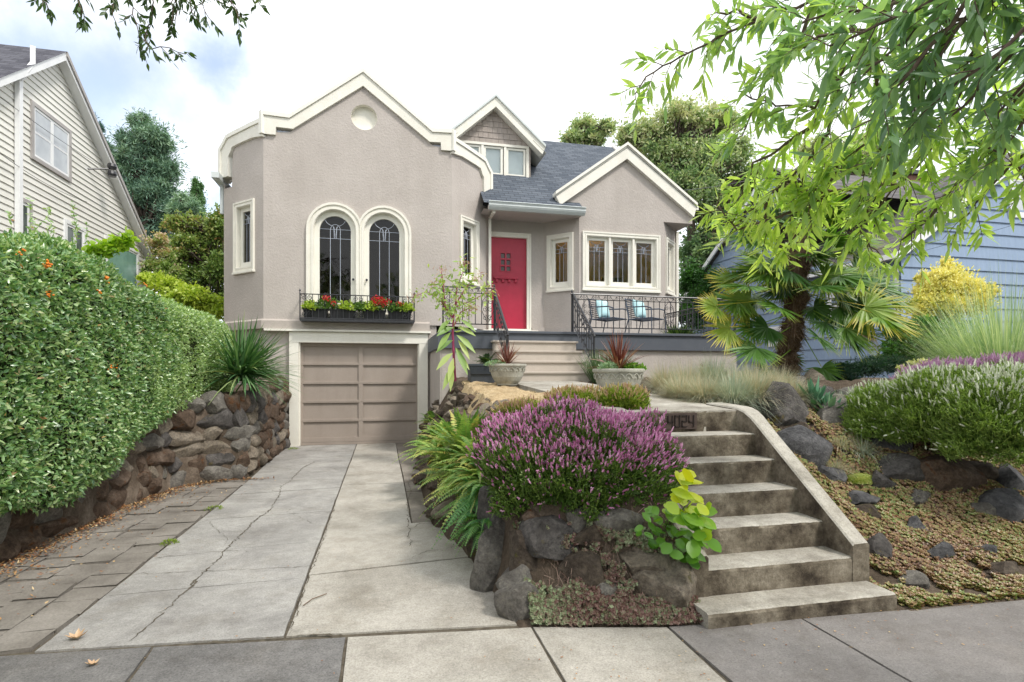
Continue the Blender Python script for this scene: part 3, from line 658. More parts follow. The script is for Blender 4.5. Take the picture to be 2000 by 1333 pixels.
# ------------------------------------------------------------------ ground heights
def sst(t): t = np.clip(t, 0, 1); return t*t*(3-2*t)
def upper(Y): return 1.11+.046*np.clip(Y-4.3, -1, 5.6)
LX = ([2.5, 3.1, 4.5, 5.5, 7.3, 10.5, 12.2], [.80, .76, .66, .48, .50, .62, .95])       # right edge of the driveway
WX = ([2.0, 5.06, 6.7, 7.86, 8.25, 8.45, 12.3], [-2.9, -2.87, -2.80, -2.62, -2.3, -1.88, -1.88])  # left rock wall
WH = ([2.0, 5.2, 6.3, 7.2, 8.4, 12.2], [.40, .42, .70, 1.0, 1.22, 1.30])
def front(X): return np.interp(X, [-8, -1.9, -.19, .73, 1.6, 3.2, 9, 20], [3.9, 3.42, 3.22, 3.13, 2.93, 2.78, 2.6, 2.5])
def bumps(X, Y): return .035*np.sin(3.1*X+1.3*Y)*np.cos(2.3*Y-.7*X)+.02*np.sin(7.3*X-2.1*Y)*np.sin(5.9*Y+1.7*X)
def hfn(X, Y): return np.sin(11.3*X+4.1*Y+2*np.sin(3.3*Y))*np.sin(9.7*Y-3.9*X+2*np.sin(4.1*X))+.5*np.sin(23*X+7*Y)*np.sin(19*Y-6*X)
def gz(X, Y):
    X = np.asarray(X, float); Y = np.asarray(Y, float)
    lx = np.interp(Y, *LX); wx = np.interp(Y, *WX); u = upper(Y)
    dx = (X-lx)/np.interp(Y, [3, 4.5, 5.5, 8, 11, 12.2], [.42, .45, .62, .70, .6, .3]); df = (Y-front(X))/np.interp(X, [1, 2, 3.3, 9], [.62, .62, 2.1, 2.5])
    z = u*sst(np.minimum(dx, 1)*.5+.5*0) if False else u*np.minimum(np.clip(dx, 0, 1)**.8, sst(np.clip(df, 0, 1)*.75+.0)/sst(.75))
    z = z+bumps(X, Y)*np.clip(z*2, 0, 1)*np.where((X > 3.1) & (Y < 8), 1.6, .7)
    z = z+.028*hfn(X, Y)*np.clip(z*2, 0, 1)
    z = z+np.where(X > 4, .16*np.exp(-((X-5.6)/1.6)**2-((Y-5.6)/1.1)**2), 0)
    st = (X > 1.86) & (X < 3.11) & (Y > 2.7); z = np.where(st & (Y < 4.4), np.minimum(z, -.1+(Y-2.8)*.7), z)
    z = np.where((X > 1.86) & (X < 3.11) & (Y >= 4.4) & (Y < 8.9), u-.13, z)
    z = np.where((X > .5) & (X < 1.9), np.minimum(z, .80+np.clip(Y-3.9, 0, 9)*.36), z)
    left = X < wx; hl = np.interp(Y, *WH)-.06; ly = hl+np.clip((wx-X)/1.2, 0, 1)*(1.05-hl)*np.clip(1.3-hl, 0, 1)
    z = np.where(left, np.maximum(ly, .3)+bumps(X, Y)*.3, z)
    z = np.where((X >= wx) & (X <= lx), -.05, z)
    z = np.where((X > -2) & (X < .96) & (Y > 11.7), -.05, z)
    z = np.where((Y > 13) & (X > -40), np.maximum(z, 1.15), z)
    z = np.where(Y < front(X)-.02, -.05, z)
    return z
def hit(px, py):
    d = pdir(px, py); t = 2.4
    while t < 30:
        p = d*t
        if CH+p.z <= float(gz(p.x, p.y)) and p.y > 2.6: break
        t += .02
    return Vector((p.x, p.y, CH+p.z)), t
def ong(px, D):
    x, y = gx(px, D); return Vector((x, y, float(gz(x, y))))
xs = np.concatenate([np.linspace(-60, -5.2, 14), np.arange(-5, .6, .08), np.arange(.6, 7.4, .035), np.arange(7.42, 8, .08), np.linspace(8.2, 14, 20), np.linspace(16, 70, 14)])
ys = np.concatenate([np.arange(2.45, 5.4, .035), np.arange(5.42, 12.6, .07), np.linspace(12.8, 20, 16), np.linspace(24, 90, 12)])
XX, YY = np.meshgrid(xs, ys); ZZ = gz(XX, YY)
V = np.stack([XX, YY, ZZ], -1).reshape(-1, 3); nx = len(xs)
f = [(j*nx+i, j*nx+i+1, (j+1)*nx+i+1, (j+1)*nx+i) for j in range(len(ys)-1) for i in range(nx-1)]
tm = MB(); tm.v = [tuple(v) for v in V]; tm.f = f; tm.mi = [0]*len(f)
tag(tm.build('garden_ground', soil, smooth=True), 'brown soil of the garden banks', None, kind='structure')
g = MB(); g.box(-90, -60, -.3, 90, 120, -.06); tag(g.build('ground', M('asphalt', [(.3, (.045, .045, .047)), (.7, (.07, .07, .07))], .95, 2, .3, 60)), 'street and ground around the plots', None, kind='structure')

def concrete(name, a, b, c, sc=1.2, fine=.16, bump=.5, stain=(.70, .66, .60), samt=.60):
    m, t, bs_, o = newmat(name); v = objco(t)
    n = noise(t, sc, 10, .68, v, .3); r = N_(t, 'ShaderNodeValToRGB'); setramp(r, [(.28, a), (.5, b), (.72, c)]); t.links.new(n.outputs[0], r.inputs[0]); col = r.outputs[0]
    def mul(fac_out, stops):
        nonlocal col
        q = N_(t, 'ShaderNodeValToRGB'); setramp(q, stops); t.links.new(fac_out, q.inputs[0]); mx = N_(t, 'ShaderNodeMix', data_type='RGBA', blend_type='MULTIPLY'); mx.inputs[0].default_value = 1
        t.links.new(col, mx.inputs[6]); t.links.new(q.outputs[0], mx.inputs[7]); col = mx.outputs[2]
    mul(noise(t, 2.3, 10, .75, v, .15).outputs[0], [(.33, tuple(.5*(q+1) for q in stain)), (.50, (1, 1, 1)), (.75, (1.06,)*3)])
    mul(noise(t, 14, 8, .8, v).outputs[0], [(.3, (1-fine*.8,)*3), (.7, (1+fine*.6,)*3)])
    mul(noise(t, 85, 6, .85, v).outputs[0], [(.32, (1-fine*1.5,)*3), (.5, (1,)*3), (.68, (1+fine*1.3,)*3)])
    vo = N_(t, 'ShaderNodeTexVoronoi'); vo.inputs['Scale'].default_value = 42; t.links.new(v, vo.inputs['Vector']); mul(vo.outputs['Distance'], [(.08, (.68,)*3), (.16, (1,)*3)])
    t.links.new(col, bs_.inputs['Base Color']); bs_.inputs['Roughness'].default_value = .9; bs_.inputs['Specular IOR Level'].default_value = .25
    n2 = noise(t, 60, 10, .8, v); bp = N_(t, 'ShaderNodeBump'); bp.inputs['Strength'].default_value = bump; bp.inputs['Distance'].default_value = .012; t.links.new(n2.outputs[0], bp.inputs['Height']); t.links.new(bp.outputs[0], bs_.inputs['Normal'])
    return m
con_l = concrete('light_concrete', (.26, .24, .205), (.38, .355, .31), (.47, .44, .39), 1.4, .24)
con_g = concrete('grey_concrete', (.20, .19, .18), (.32, .308, .288), (.43, .415, .385), 1.3, .24)
con_d = concrete('dark_concrete', (.115, .11, .106), (.16, .154, .148), (.215, .206, .196), 1.3, .34)
con_b = concrete('brown_concrete', (.12, .10, .08), (.22, .195, .165), (.33, .30, .26), 1.6, .2)
con_r = concrete('warm_dark_concrete', (.155, .14, .13), (.205, .19, .18), (.26, .24, .225), 1.1, .22)
con_s = concrete('step_concrete', (.19, .17, .14), (.35, .325, .28), (.48, .455, .40), 3.0, .24, .6)
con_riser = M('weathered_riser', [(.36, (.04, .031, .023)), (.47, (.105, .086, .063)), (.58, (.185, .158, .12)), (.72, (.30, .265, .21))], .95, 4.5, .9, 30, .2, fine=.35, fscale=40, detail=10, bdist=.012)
gap = M('joint_dirt', [(.3, (.055, .045, .032)), (.7, (.14, .12, .09))], 1, 20)
def slabs(mb, polys, g=.003, zt=0., h=.05, seed=0):
    rng = np.random.default_rng(seed)
    for p in polys:
        c = Vector((sum(q[0] for q in p)/len(p), sum(q[1] for q in p)/len(p)))
        dz = rng.uniform(-.004, .002); q2 = []
        for i in range(len(p)):
            a, b = Vector(p[i]), Vector(p[(i+1) % len(p)])
            n = max(1, int((b-a).length/.12))
            for k in range(n):
                q = a+(b-a)*k/n; q = q+(c-q).normalized()*(g+(rng.uniform(0, .006) if k else 0)); q2.append((q.x, q.y, zt+dz))
        mb.prism([(x, y, z-h) for x, y, z in q2], (0, 0, h))
def Z0(px, py): p = onZ(px, py, 0); return (p.x, p.y)
drv = thing('driveway', None, None, (-.5, 7, 0)); tag(drv, 'cracked concrete driveway up to the garage', None, kind='structure')
b = MB(); b.box(-2.95, 2.4, -.07, 1.0, 12.1, -.022); b.build('joint_bed', gap, drv)
lf = [(-1.78, y) for y in (3.40, 4.15, 4.98, 6.1, 7.3)]+[(-1.80, 8.3), (-1.86, 9.9), (-1.86, 12.06)]
rtY = [3.29, 4.2, 5.1, 6.2, 7.45, 8.6, 10.1, 12.06]
pl = [[lf[i], (-.535, rtY[i]), (-.535, rtY[i+1]), lf[i+1]] for i in range(7)]
m = MB(); slabs(m, pl, seed=1); m.build('slab', con_g, drv)
m = MB(); slabs(m, [[(-.525, 3.285), (.76, 3.14), (.70, 4.38), (-.525, 4.24)], [(-.525, 4.25), (.70, 4.39), (.62, 5.5), (.27, 5.5), (.27, 7.6), (-.525, 7.6)], [(-.525, 7.61), (.27, 7.61), (.26, 12.06), (-.525, 12.06)]], seed=2); m.build('slab', con_l, drv)
m = MB(); slabs(m, [[(.28, 5.51), (.85, 5.51), (.85, 7.0), (.28, 7.0)], [(.28, 7.01), (.85, 7.01), (.85, 9.2), (.28, 9.2)], [(.27, 9.21), (.95, 9.21), (.95, 12.06), (.27, 12.06)]], seed=3); m.build('slab', con_b, drv)
def crack(mb, pts, w, seed, z=.003, px=True):
    rng = np.random.default_rng(seed); P = [Vector((*Z0(*p), z)) if px else Vector((*p, z)) for p in pts]; Q = []
    for a, b in zip(P[:-1], P[1:]):
        n = max(2, int((b-a).length/.03))
        for k in range(n): Q.append(a+(b-a)*k/n+Vector((rng.normal(0, .009), rng.normal(0, .009), 0)))
    Q.append(P[-1]); L = []; R = []
    for i, p in enumerate(Q):
        t = (Q[min(i+1, len(Q)-1)]-Q[max(i-1, 0)]).normalized(); s = Vector((-t.y, t.x, 0)); e = min(1, (len(Q)-1-i)/6, (i+1)/4)
        ww = .62*w*e*(rng.uniform(.15, 1.0)+1.1*(rng.random() < .08))/2; L.append(p+s*ww); R.append(p-s*ww)
    n = len(Q); mb.add(L+R, [(i, n+i, n+i+1, i+1) for i in range(n-1)])
cr_ = MB()
crack(cr_, [(250, 1254), (295, 1220), (320, 1195), (340, 1175), (370, 1150), (395, 1122), (430, 1090), (440, 1075), (465, 1050), (480, 1037), (500, 1015), (525, 1000), (545, 970), (550, 950), (565, 942), (590, 915), (620, 900)], .020, 1)
crack(cr_, [(305, 1089), (350, 1086), (400, 1080), (440, 1077), (470, 1077), (500, 1079)], .015, 2)
crack(cr_, [(237, 1125), (300, 1121), (395, 1116), (500, 1112), (610, 1106)], .010, 3)
crack(cr_, [(370, 1150), (385, 1132), (392, 1124)], .045, 4, z=.0045)
crack(cr_, [(440, 1064), (445, 1052), (420, 1030), (400, 1015)], .006, 5); crack(cr_, [(620, 1027), (560, 1000), (590, 985)], .006, 6)
crack(cr_, [(600, 915), (640, 912), (665, 920)], .008, 7); crack(cr_, [(545, 960), (500, 955), (480, 960)], .007, 8)
crack(cr_, [(800, 1035), (820, 1025), (870, 1020), (885, 1000)], .012, 9); crack(cr_, [(797, 940), (803, 960), (795, 985), (798, 1010), (800, 1040), (803, 1075)], .012, 10)
crack(cr_, [(700, 1243), (650, 1240), (600, 1241), (560, 1244), (480, 1250), (350, 1258)], .016, 11); crack(cr_, [(565, 1240), (580, 1200), (600, 1130), (612, 1106), (640, 1030), (655, 985)], .012, 12)
crack(cr_, [(800, 1090), (840, 1075), (880, 1072), (905, 1060)], .010, 13); crack(cr_, [(830, 965), (860, 960), (885, 955)], .008, 14)
cr_.build('crack', gap, drv)
# pavers
m = MB(); rng = np.random.default_rng(5); y = 3.42
pm_ = M('paver', [(.25, (.13, .115, .10)), (.5, (.22, .20, .175)), (.75, (.30, .275, .245))], .95, 2.2, .5, 50, .2, fine=.25, fscale=70)
while y < 8.35:
    x1 = -1.80; k = 0
    while x1 > -2.9:
        w = .262; x0 = x1-w; yo = .06*(k % 2)
        if x1 > np.interp(y, *WX)+.04:
            dz = rng.uniform(-.012, .006); tl = rng.uniform(-.006, .006, 2)
            a = [(x0+.006, y+yo+.006, dz), (x1-.006, y+yo+.006, dz+tl[0]), (x1-.006, y+yo+.23, dz+tl[0]+tl[1]), (x0+.006, y+yo+.23, dz+tl[1])]
            a = [(p[0]+rng.uniform(-.004, .004), p[1]+rng.uniform(-.004, .004), p[2]) for p in a]
            m.prism([(p[0], p[1], p[2]-.05) for p in a], (0, 0, .05))
        x1 = x0; k += 1
    y += .238
tag(m.build('paver_strip', pm_, bevel=.006), 'worn concrete pavers between driveway and rock wall', None, kind='structure')
# sidewalk
sw = thing('sidewalk', None, None, (0, 2.5, 0)); tag(sw, 'concrete public sidewalk in dark and light slabs', None, kind='structure')
fr_ = lambda x: float(front(x))-.02
b = MB(); b.box(-9, 1.2, -.07, 14, 3.5, -.012); b.build('joint_bed', gap, sw)
m = MB(); slabs(m, [[(-4.6, 1.75), (-2.7, 1.75), (-2.7, fr_(-2.7)), (-4.6, fr_(-4.6))], [(-2.7, 1.75), (-1.12, 1.75), (-1.2, fr_(-1.2)), (-2.7, fr_(-2.7))], [(-1.1, 1.75), (-.2, 1.75), (-.2, fr_(-.2)), (-1.19, fr_(-1.2))]], seed=7); m.build('slab', con_d, sw)
m = MB(); slabs(m, [[(-.19, 1.75), (.83, 1.75), (.83, fr_(.83)), (-.19, fr_(-.19))], [(.84, 1.75), (1.58, 1.75), (1.59, fr_(1.59)), (.84, fr_(.84))], [(-4.6, .8), (9, .8), (9, 1.735), (-4.6, 1.735)]], seed=8); m.build('slab', con_l, sw)
m = MB(); slabs(m, [[(1.60, 1.75), (2.42, 1.75), (2.42, fr_(2.42)), (1.60, fr_(1.60))], [(2.43, 1.75), (4.2, 1.75), (4.2, fr_(4.2)), (2.43, fr_(2.43))], [(4.21, 1.75), (6.5, 1.75), (6.5, fr_(6.5)), (4.21, fr_(4.2))]], seed=9); m.build('slab', con_r, sw)
# ------------------------------------------------------------------ garden steps, plaque and path
gs = thing('garden_steps', 'weathered concrete steps with a sloping cheek wall rising from the sidewalk', 'steps', (2.45, 3.05, 0))
SY = [3.05+.245*i for i in range(6)]; SZ = [.25+.178*i for i in range(6)]
def rough(o, s=.012, sub=3):
    return o
def edge_box(name, mat, x0, x1, y0, y1, z0, z1, seed, parent):
    """cast concrete block with worn, slightly wandering nosing"""
    rng = np.random.default_rng(seed); n = 28; m = MB(); V = []
    for i in range(n+1):
        x = x0+(x1-x0)*i/n; j = rng.normal(0, .0022, 2)-(.008 if rng.random() < .06 else 0)
        V += [(x, y0+.004, z0), (x, y0+j[0]*.5, z1-.022), (x, y0+.005-j[0], z1-.007+j[1]*.5), (x, y0+.020, z1+j[1]*.4), (x, y1, z1), (x, y1, z0)]
    f = [(6*i+k, 6*i+6+k, 6*i+7+k, 6*i+1+k) for i in range(n) for k in range(5)]+[tuple(range(6))[::-1], tuple(6*n+k for k in range(6))]
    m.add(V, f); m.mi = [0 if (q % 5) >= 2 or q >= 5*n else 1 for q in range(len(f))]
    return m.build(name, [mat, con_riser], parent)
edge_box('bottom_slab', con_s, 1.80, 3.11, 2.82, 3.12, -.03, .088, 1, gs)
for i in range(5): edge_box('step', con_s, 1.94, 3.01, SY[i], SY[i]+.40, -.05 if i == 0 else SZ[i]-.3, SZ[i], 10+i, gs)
m = MB(); cy = np.linspace(3.045, 4.75, 22)
def chk(y): return min(.335+.727*(y-3.045), 1.155+.046*max(0, y-4.3)) if y < 4.0 else 1.16+.046*max(y-4.3, 0)-.13*max(0, (4.25-y)/.25)**1.6
cz_ = [chk(y) for y in cy]; k = np.ones(3)/3; cz_ = [cz_[0]]+[sum(cz_[i-1:i+2])/3 for i in range(1, 21)]+[cz_[-1]]
for x0, x1, t0, t1 in ((3.005, 3.135, 3.005, 3.16), (1.83, 1.945, 1.83, 1.945)):
    V = []
    for y, z in zip(cy, cz_): w = .05*sst((y-3.9)/.6); V += [(x0, y, -.05), (x0, y, z-.012), (x0+.012, y, z), (x1-.012+w, y, z+.003), (x1+w, y, z-.012), (x1+w, y, -.05)]
    n = len(cy); f = [(6*i+k, 6*i+6+k, 6*i+7+k, 6*i+1+k) for i in range(n-1) for k in range(5)]+[(0, 1, 2, 3, 4, 5)[::-1], tuple(6*(n-1)+k for k in range(6))]
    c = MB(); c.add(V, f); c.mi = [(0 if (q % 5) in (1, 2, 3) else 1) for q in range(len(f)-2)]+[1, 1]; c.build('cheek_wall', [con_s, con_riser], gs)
pth = MB(); V = []; py_ = [SY[5], 4.8, 5.6, 6.6, 7.7, 8.80]
for y in py_:
    z = 1.14+.046*(y-4.28); V += [(1.945, y, z), (3.02+.08*max(0, min(1, (y-4.5))), y, z)]
nV = len(V); pth.add(V+[(x, y, z-.3) for x, y, z in V], [(2*i, 2*i+1, 2*i+3, 2*i+2) for i in range(5)]+[(2*i, 2*i+2, nV+2*i+2, nV+2*i) for i in range(5)]+[(2*i+1, nV+2*i+1, nV+2*i+3, 2*i+3) for i in range(5)]+[(0, nV, nV+1, 1)])
tag(pth.build('garden_path', [con_s, con_riser]), 'concrete garden path from the garden steps to the porch', None, kind='structure')
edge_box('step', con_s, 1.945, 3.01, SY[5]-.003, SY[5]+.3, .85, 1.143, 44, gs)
bl_ = MB(); bl_.box(1.955, 8.79, 1.24, 3.5, 9.0, 1.348); tag(bl_.build('path_edge', con_s), 'end of the path under the porch steps', None, kind='structure')
pq = thing('number_plaque', 'dark brown cast plaque with the number 4024 on the top riser of the concrete steps', 'house number', (2.45, SY[5]-.01, 1.0))
pb = M('plaque_brown', [(.3, (.045, .03, .025)), (.7, (.085, .06, .05))], .7, 12, .5, 80)
m = MB(); qx0, qx1, qz0, qz1 = 2.30, 2.61, .985, 1.125; yq = SY[5]-.006
m.box(qx0, yq-.012, qz0, qx1, yq+.004, qz1); m.build('plate', pb, pq, bevel=.003)
dg = MB(); H_ = .092; W_ = .042; th = .0085
D4 = [((0, 1), (0, .42)), ((0, .42), (1, .42)), ((1, 1), (1, 0))]; D0 = [((0, 0), (0, 1)), ((1, 0), (1, 1)), ((0, 0), (1, 0)), ((0, 1), (1, 1))]; D2 = [((0, 1), (1, 1)), ((1, 1), (1, .5)), ((1, .5), (0, .5)), ((0, .5), (0, 0)), ((0, 0), (1, 0))]
for i, dgt in enumerate((D4, D0, D2, D4)):
    xo = qx0+.035+i*.066
    for (a, b), (c, d) in dgt:
        xa, xb = sorted((xo+a*W_, xo+c*W_)); za, zb = sorted((qz0+.024+b*H_, qz0+.024+d*H_))
        dg.box(xa-th/2, yq-.020, za-th/2, xb+th/2, yq-.0115, zb+th/2)
dg.build('number', M('plaque_digit', [(.3, (.012, .008, .008)), (.7, (.03, .02, .018))], .6, 12), pq)
# ------------------------------------------------------------------ stones
_ico = bmesh.new(); bmesh.ops.create_icosphere(_ico, subdivisions=4, radius=1); ICO_V = np.array([v.co[:] for v in _ico.verts]); ICO_F = [tuple(v.index for v in f.verts) for f in _ico.faces]; _ico.free()
_ico = bmesh.new(); bmesh.ops.create_icosphere(_ico, subdivisions=3, radius=1); IC2_V = np.array([v.co[:] for v in _ico.verts]); IC2_F = [tuple(v.index for v in f.verts) for f in _ico.faces]; _ico.free()
def vnoise(P, f, seed):
    r = np.random.default_rng(seed); s = 0
    for k in range(5):
        w = r.normal(size=(3, 3))*f*(1.7**k)*.7; ph = r.uniform(0, 6.28, 3)
        s = s+np.prod(np.sin(P@w.T+ph), axis=1)/(1.5**k)
    return s
def rock_pts(seed, size, rz=0, tilt=0, hi=True, planes=11, cut=.72):
    rng = np.random.default_rng(seed); V = (ICO_V if hi else IC2_V).copy()
    for _ in range(planes):
        n = unit(rng.normal(size=3)*np.array([1, 1, .9])); d = rng.uniform(cut-.12, cut+.16)
        e = np.maximum(V@n-d, 0); V -= e[:, None]*n
    V *= (1+.035*vnoise(V, 2.2, seed)+.024*vnoise(V, 7, seed+1))[:, None]
    if hi: V *= (1+.017*vnoise(V, 17, seed+2))[:, None]
    V *= np.array(size)/2*1.25
    c, s = math.cos(tilt), math.sin(tilt); V = V@np.array([[c, 0, s], [0, 1, 0], [-s, 0, c]]).T
    c, s = math.cos(rz), math.sin(rz); return V@np.array([[c, -s, 0], [s, c, 0], [0, 0, 1]]).T
def rockmat(name, a, b, c, moss=None, mossamt=.6):
    m, t, bs_, o = newmat(name); v = objco(t); n = noise(t, 7, 9, .7, v); r = N_(t, 'ShaderNodeValToRGB'); setramp(r, [(.28, a), (.5, b), (.74, c)]); t.links.new(n.outputs[0], r.inputs[0]); col = r.outputs[0]
    if moss:
        n2 = noise(t, 5.3, 8, .7, v, .4); mr = N_(t, 'ShaderNodeMapRange'); mr.inputs[1].default_value = mossamt; mr.inputs[2].default_value = mossamt+.08; t.links.new(n2.outputs[0], mr.inputs[0])
        mx = N_(t, 'ShaderNodeMix', data_type='RGBA'); t.links.new(mr.outputs[0], mx.inputs[0]); t.links.new(col, mx.inputs[6]); mx.inputs[7].default_value = (*moss, 1); col = mx.outputs[2]
    t.links.new(col, bs_.inputs['Base Color']); bs_.inputs['Roughness'].default_value = .9; bs_.inputs['Specular IOR Level'].default_value = .25
    n5 = noise(t, 34, 9, .8, v); r5 = N_(t, 'ShaderNodeValToRGB'); setramp(r5, [(.35, (.55,)*3), (.5, (1,)*3), (.66, (1.5, 1.5, 1.42))]); t.links.new(n5.outputs[0], r5.inputs[0]); mx = N_(t, 'ShaderNodeMix', data_type='RGBA', blend_type='MULTIPLY'); mx.inputs[0].default_value = 1; t.links.new(col, mx.inputs[6]); t.links.new(r5.outputs[0], mx.inputs[7]); t.links.new(mx.outputs[2], bs_.inputs['Base Color'])
    n3 = noise(t, 30, 12, .8, v); bp = N_(t, 'ShaderNodeBump'); bp.inputs['Strength'].default_value = 1; bp.inputs['Distance'].default_value = .045; t.links.new(n3.outputs[0], bp.inputs['Height']); t.links.new(bp.outputs[0], bs_.inputs['Normal'])
    return m
rk_dark = rockmat('basalt', (.05, .045, .042), (.115, .105, .10), (.20, .185, .175), (.15, .12, .04), .60)
rk_grey = rockmat('grey_rock', (.09, .08, .07), (.19, .175, .155), (.31, .29, .26), (.16, .14, .06), .62)
rk_tan = rockmat('tan_rock', (.14, .11, .08), (.25, .21, .165), (.38, .33, .27), (.12, .11, .045), .6)
rk_brown = rockmat('brown_rock', (.055, .036, .024), (.13, .09, .065), (.24, .18, .14), (.13, .055, .02), .56)
rk_lava = rockmat('lava_rock', (.04, .03, .024), (.10, .078, .06), (.21, .17, .13), (.12, .11, .03), .58)
rk_slate = rockmat('slate_rock', (.05, .05, .052), (.115, .113, .118), (.21, .205, .21))
def boulder(label, px, py, wpx, hpx, mat, seed, name='boulder', depth=1.0, group='boulders in the garden banks', tilt=0, sink=.2):
    p, t = hit(px, py+hpx*.12); w = wpx*t/F*1.14; h = hpx*t/F*1.32
    V = rock_pts(seed, (w*1.08, w*.9*depth, h*1.08), 0, tilt, True, 15, .66)
    me = bpy.data.meshes.new(name); me.from_pydata([tuple(v) for v in V], [], ICO_F)
    for q in me.polygons: q.use_smooth = True
    me.set_sharp_from_angle(angle=.30)
    o = link(me, name, mat); o.location = (p.x+pdir(px, py).normalized().x*w*.15, p.y+w*.12, p.z-h*0.05)
    return tag(o, label, 'rock', group)
L_ = [
 ('dark rough boulder under the left end of the purple heather, by the ferns', 975, 1000, 75, 95, rk_dark, 1), ('tall grey rock at the driveway corner below the ferns', 968, 1095, 70, 125, rk_grey, 2),
 ('grey wedge shaped rock with a pale edge in the middle under the purple heather', 1085, 1042, 105, 66, rk_dark, 3), ('lichen spotted rock tucked under the purple heather, left of the broad pale one', 1130, 1008, 52, 56, rk_grey, 4),
 ('broad grey rock right under the purple heather next to the big leaved plant', 1192, 1022, 92, 56, rk_grey, 5), ('small brown stone between the wedge shaped rock and the flat tan stone', 1158, 1058, 46, 32, rk_brown, 6),
 ('flat tan stone on top of the sloping tan rock, left of the big leaved plant', 1254, 1064, 56, 38, rk_tan, 7), ('sloping tan rock above the large mossy boulder', 1258, 1098, 78, 52, rk_tan, 8),
 ('large mossy boulder at the sidewalk left of the lowest step', 1308, 1148, 112, 92, rk_tan, 9), ('rounded rock at the sidewalk corner of the driveway', 1012, 1182, 72, 66, rk_grey, 10),
 ('low tan stone half hidden behind trailing stonecrop above the sidewalk', 1092, 1168, 70, 40, rk_tan, 11), ('small orange brown stone under the left part of the purple heather', 1042, 1016, 34, 30, rk_brown, 12),
 ('dark stone in the shade between big leaved plant and mossy boulder', 1325, 1100, 46, 60, rk_dark, 13), ('pale grey rock peeping out low behind the trailing stonecrop', 1190, 1150, 60, 46, rk_grey, 14),
 ('big dark mossy boulder beside the top of the concrete cheek wall', 1524, 806, 118, 84, rk_dark, 21), ('grey boulder behind the agaves with a smooth sloping face', 1664, 818, 92, 66, rk_grey, 22),
 ('low grey stone just above the smooth boulder behind the agaves', 1634, 788, 54, 26, rk_grey, 23), ('rounded grey stone below the blue grass, left of the white heather', 1668, 768, 50, 34, rk_grey, 24),
 ('dark craggy rock half way up along the cheek wall', 1566, 872, 88, 56, rk_slate, 25), ('dark angular rock at the lower left edge of the white heather', 1746, 866, 64, 40, rk_slate, 26),
 ('long black slanting rock in the middle of the bank', 1744, 922, 112, 50, rk_dark, 27), ('broad brown slab of rock right of the long black rock', 1822, 918, 126, 72, rk_brown, 28),
 ('grey stone left of the green sedum tuft by the cheek wall', 1618, 932, 56, 40, rk_slate, 29), ('dark rock between the green sedum tuft and the long black rock', 1722, 946, 48, 42, rk_dark, 30),
 ('flat dark rock below the green sedum tuft', 1668, 975, 70, 28, rk_slate, 31), ('pale pointed stone in the sedum below the brown slab', 1792, 972, 48, 30, rk_grey, 32),
 ('dark rock at the right edge under the white heather', 1968, 940, 76, 46, rk_slate, 33), ('large slate rock lower at the right edge of the picture', 1972, 998, 86, 58, rk_slate, 34),
 ('upright grey stone in the middle of the sedum slope', 1790, 1034, 42, 50, rk_slate, 35), ('dark hollowed rock near the foot of the cheek wall', 1718, 1082, 56, 54, rk_dark, 36),
 ('grey stone low in the sedum, centre right of the slope', 1838, 1086, 46, 38, rk_slate, 37), ('small grey stone furthest right in the lower sedum', 1924, 1080, 38, 34, rk_slate, 38),
 ('flat grey stone at the foot of the bank just right of the bottom slab', 1772, 1136, 60, 28, rk_grey, 39), ('round tan boulder right of the palm trunk', 1590, 740, 46, 36, rk_tan, 40),
 ('smaller stone touching the palm trunk base', 1556, 752, 34, 28, rk_grey, 41), ('angular dark rock wedged before the big mossy boulder beside the cheek wall', 1545, 850, 60, 44, rk_lava, 43), ('jagged dark rock between the agaves and the white heather', 1690, 840, 54, 40, rk_dark, 44),
 ('craggy lava rock right of the broad brown slab', 1900, 925, 64, 44, rk_lava, 45), ('half buried lava rock below the long black rock', 1700, 1012, 66, 34, rk_lava, 46), ('low grey rock in the sedum near the right edge, above the slate rock', 1915, 1000, 50, 30, rk_grey, 47),
 ('broken dark rock in the lower right corner of the bank', 1960, 1120, 70, 36, rk_lava, 48), ('brown rock under the purple heather between the wedge and the broad rock', 1150, 1045, 60, 50, rk_lava, 49), ('mossy rock at the left flank above the tall grey rock', 950, 1040, 60, 80, rk_lava, 50), ('brown lava rock under the purple heather just right of the tall grey rock', 1022, 1075, 66, 84, rk_lava, 52), ('small grey rock between the corner rock and the tall grey rock', 1005, 1135, 52, 56, rk_grey, 53), ('dark rock low in the centre of the stonecrop left of the steps', 1140, 1120, 80, 60, rk_lava, 51),
 ('low grey rock behind the dried grass, below the palm', 1600, 766, 60, 26, rk_dark, 42)]
for l in L_: boulder(*l)
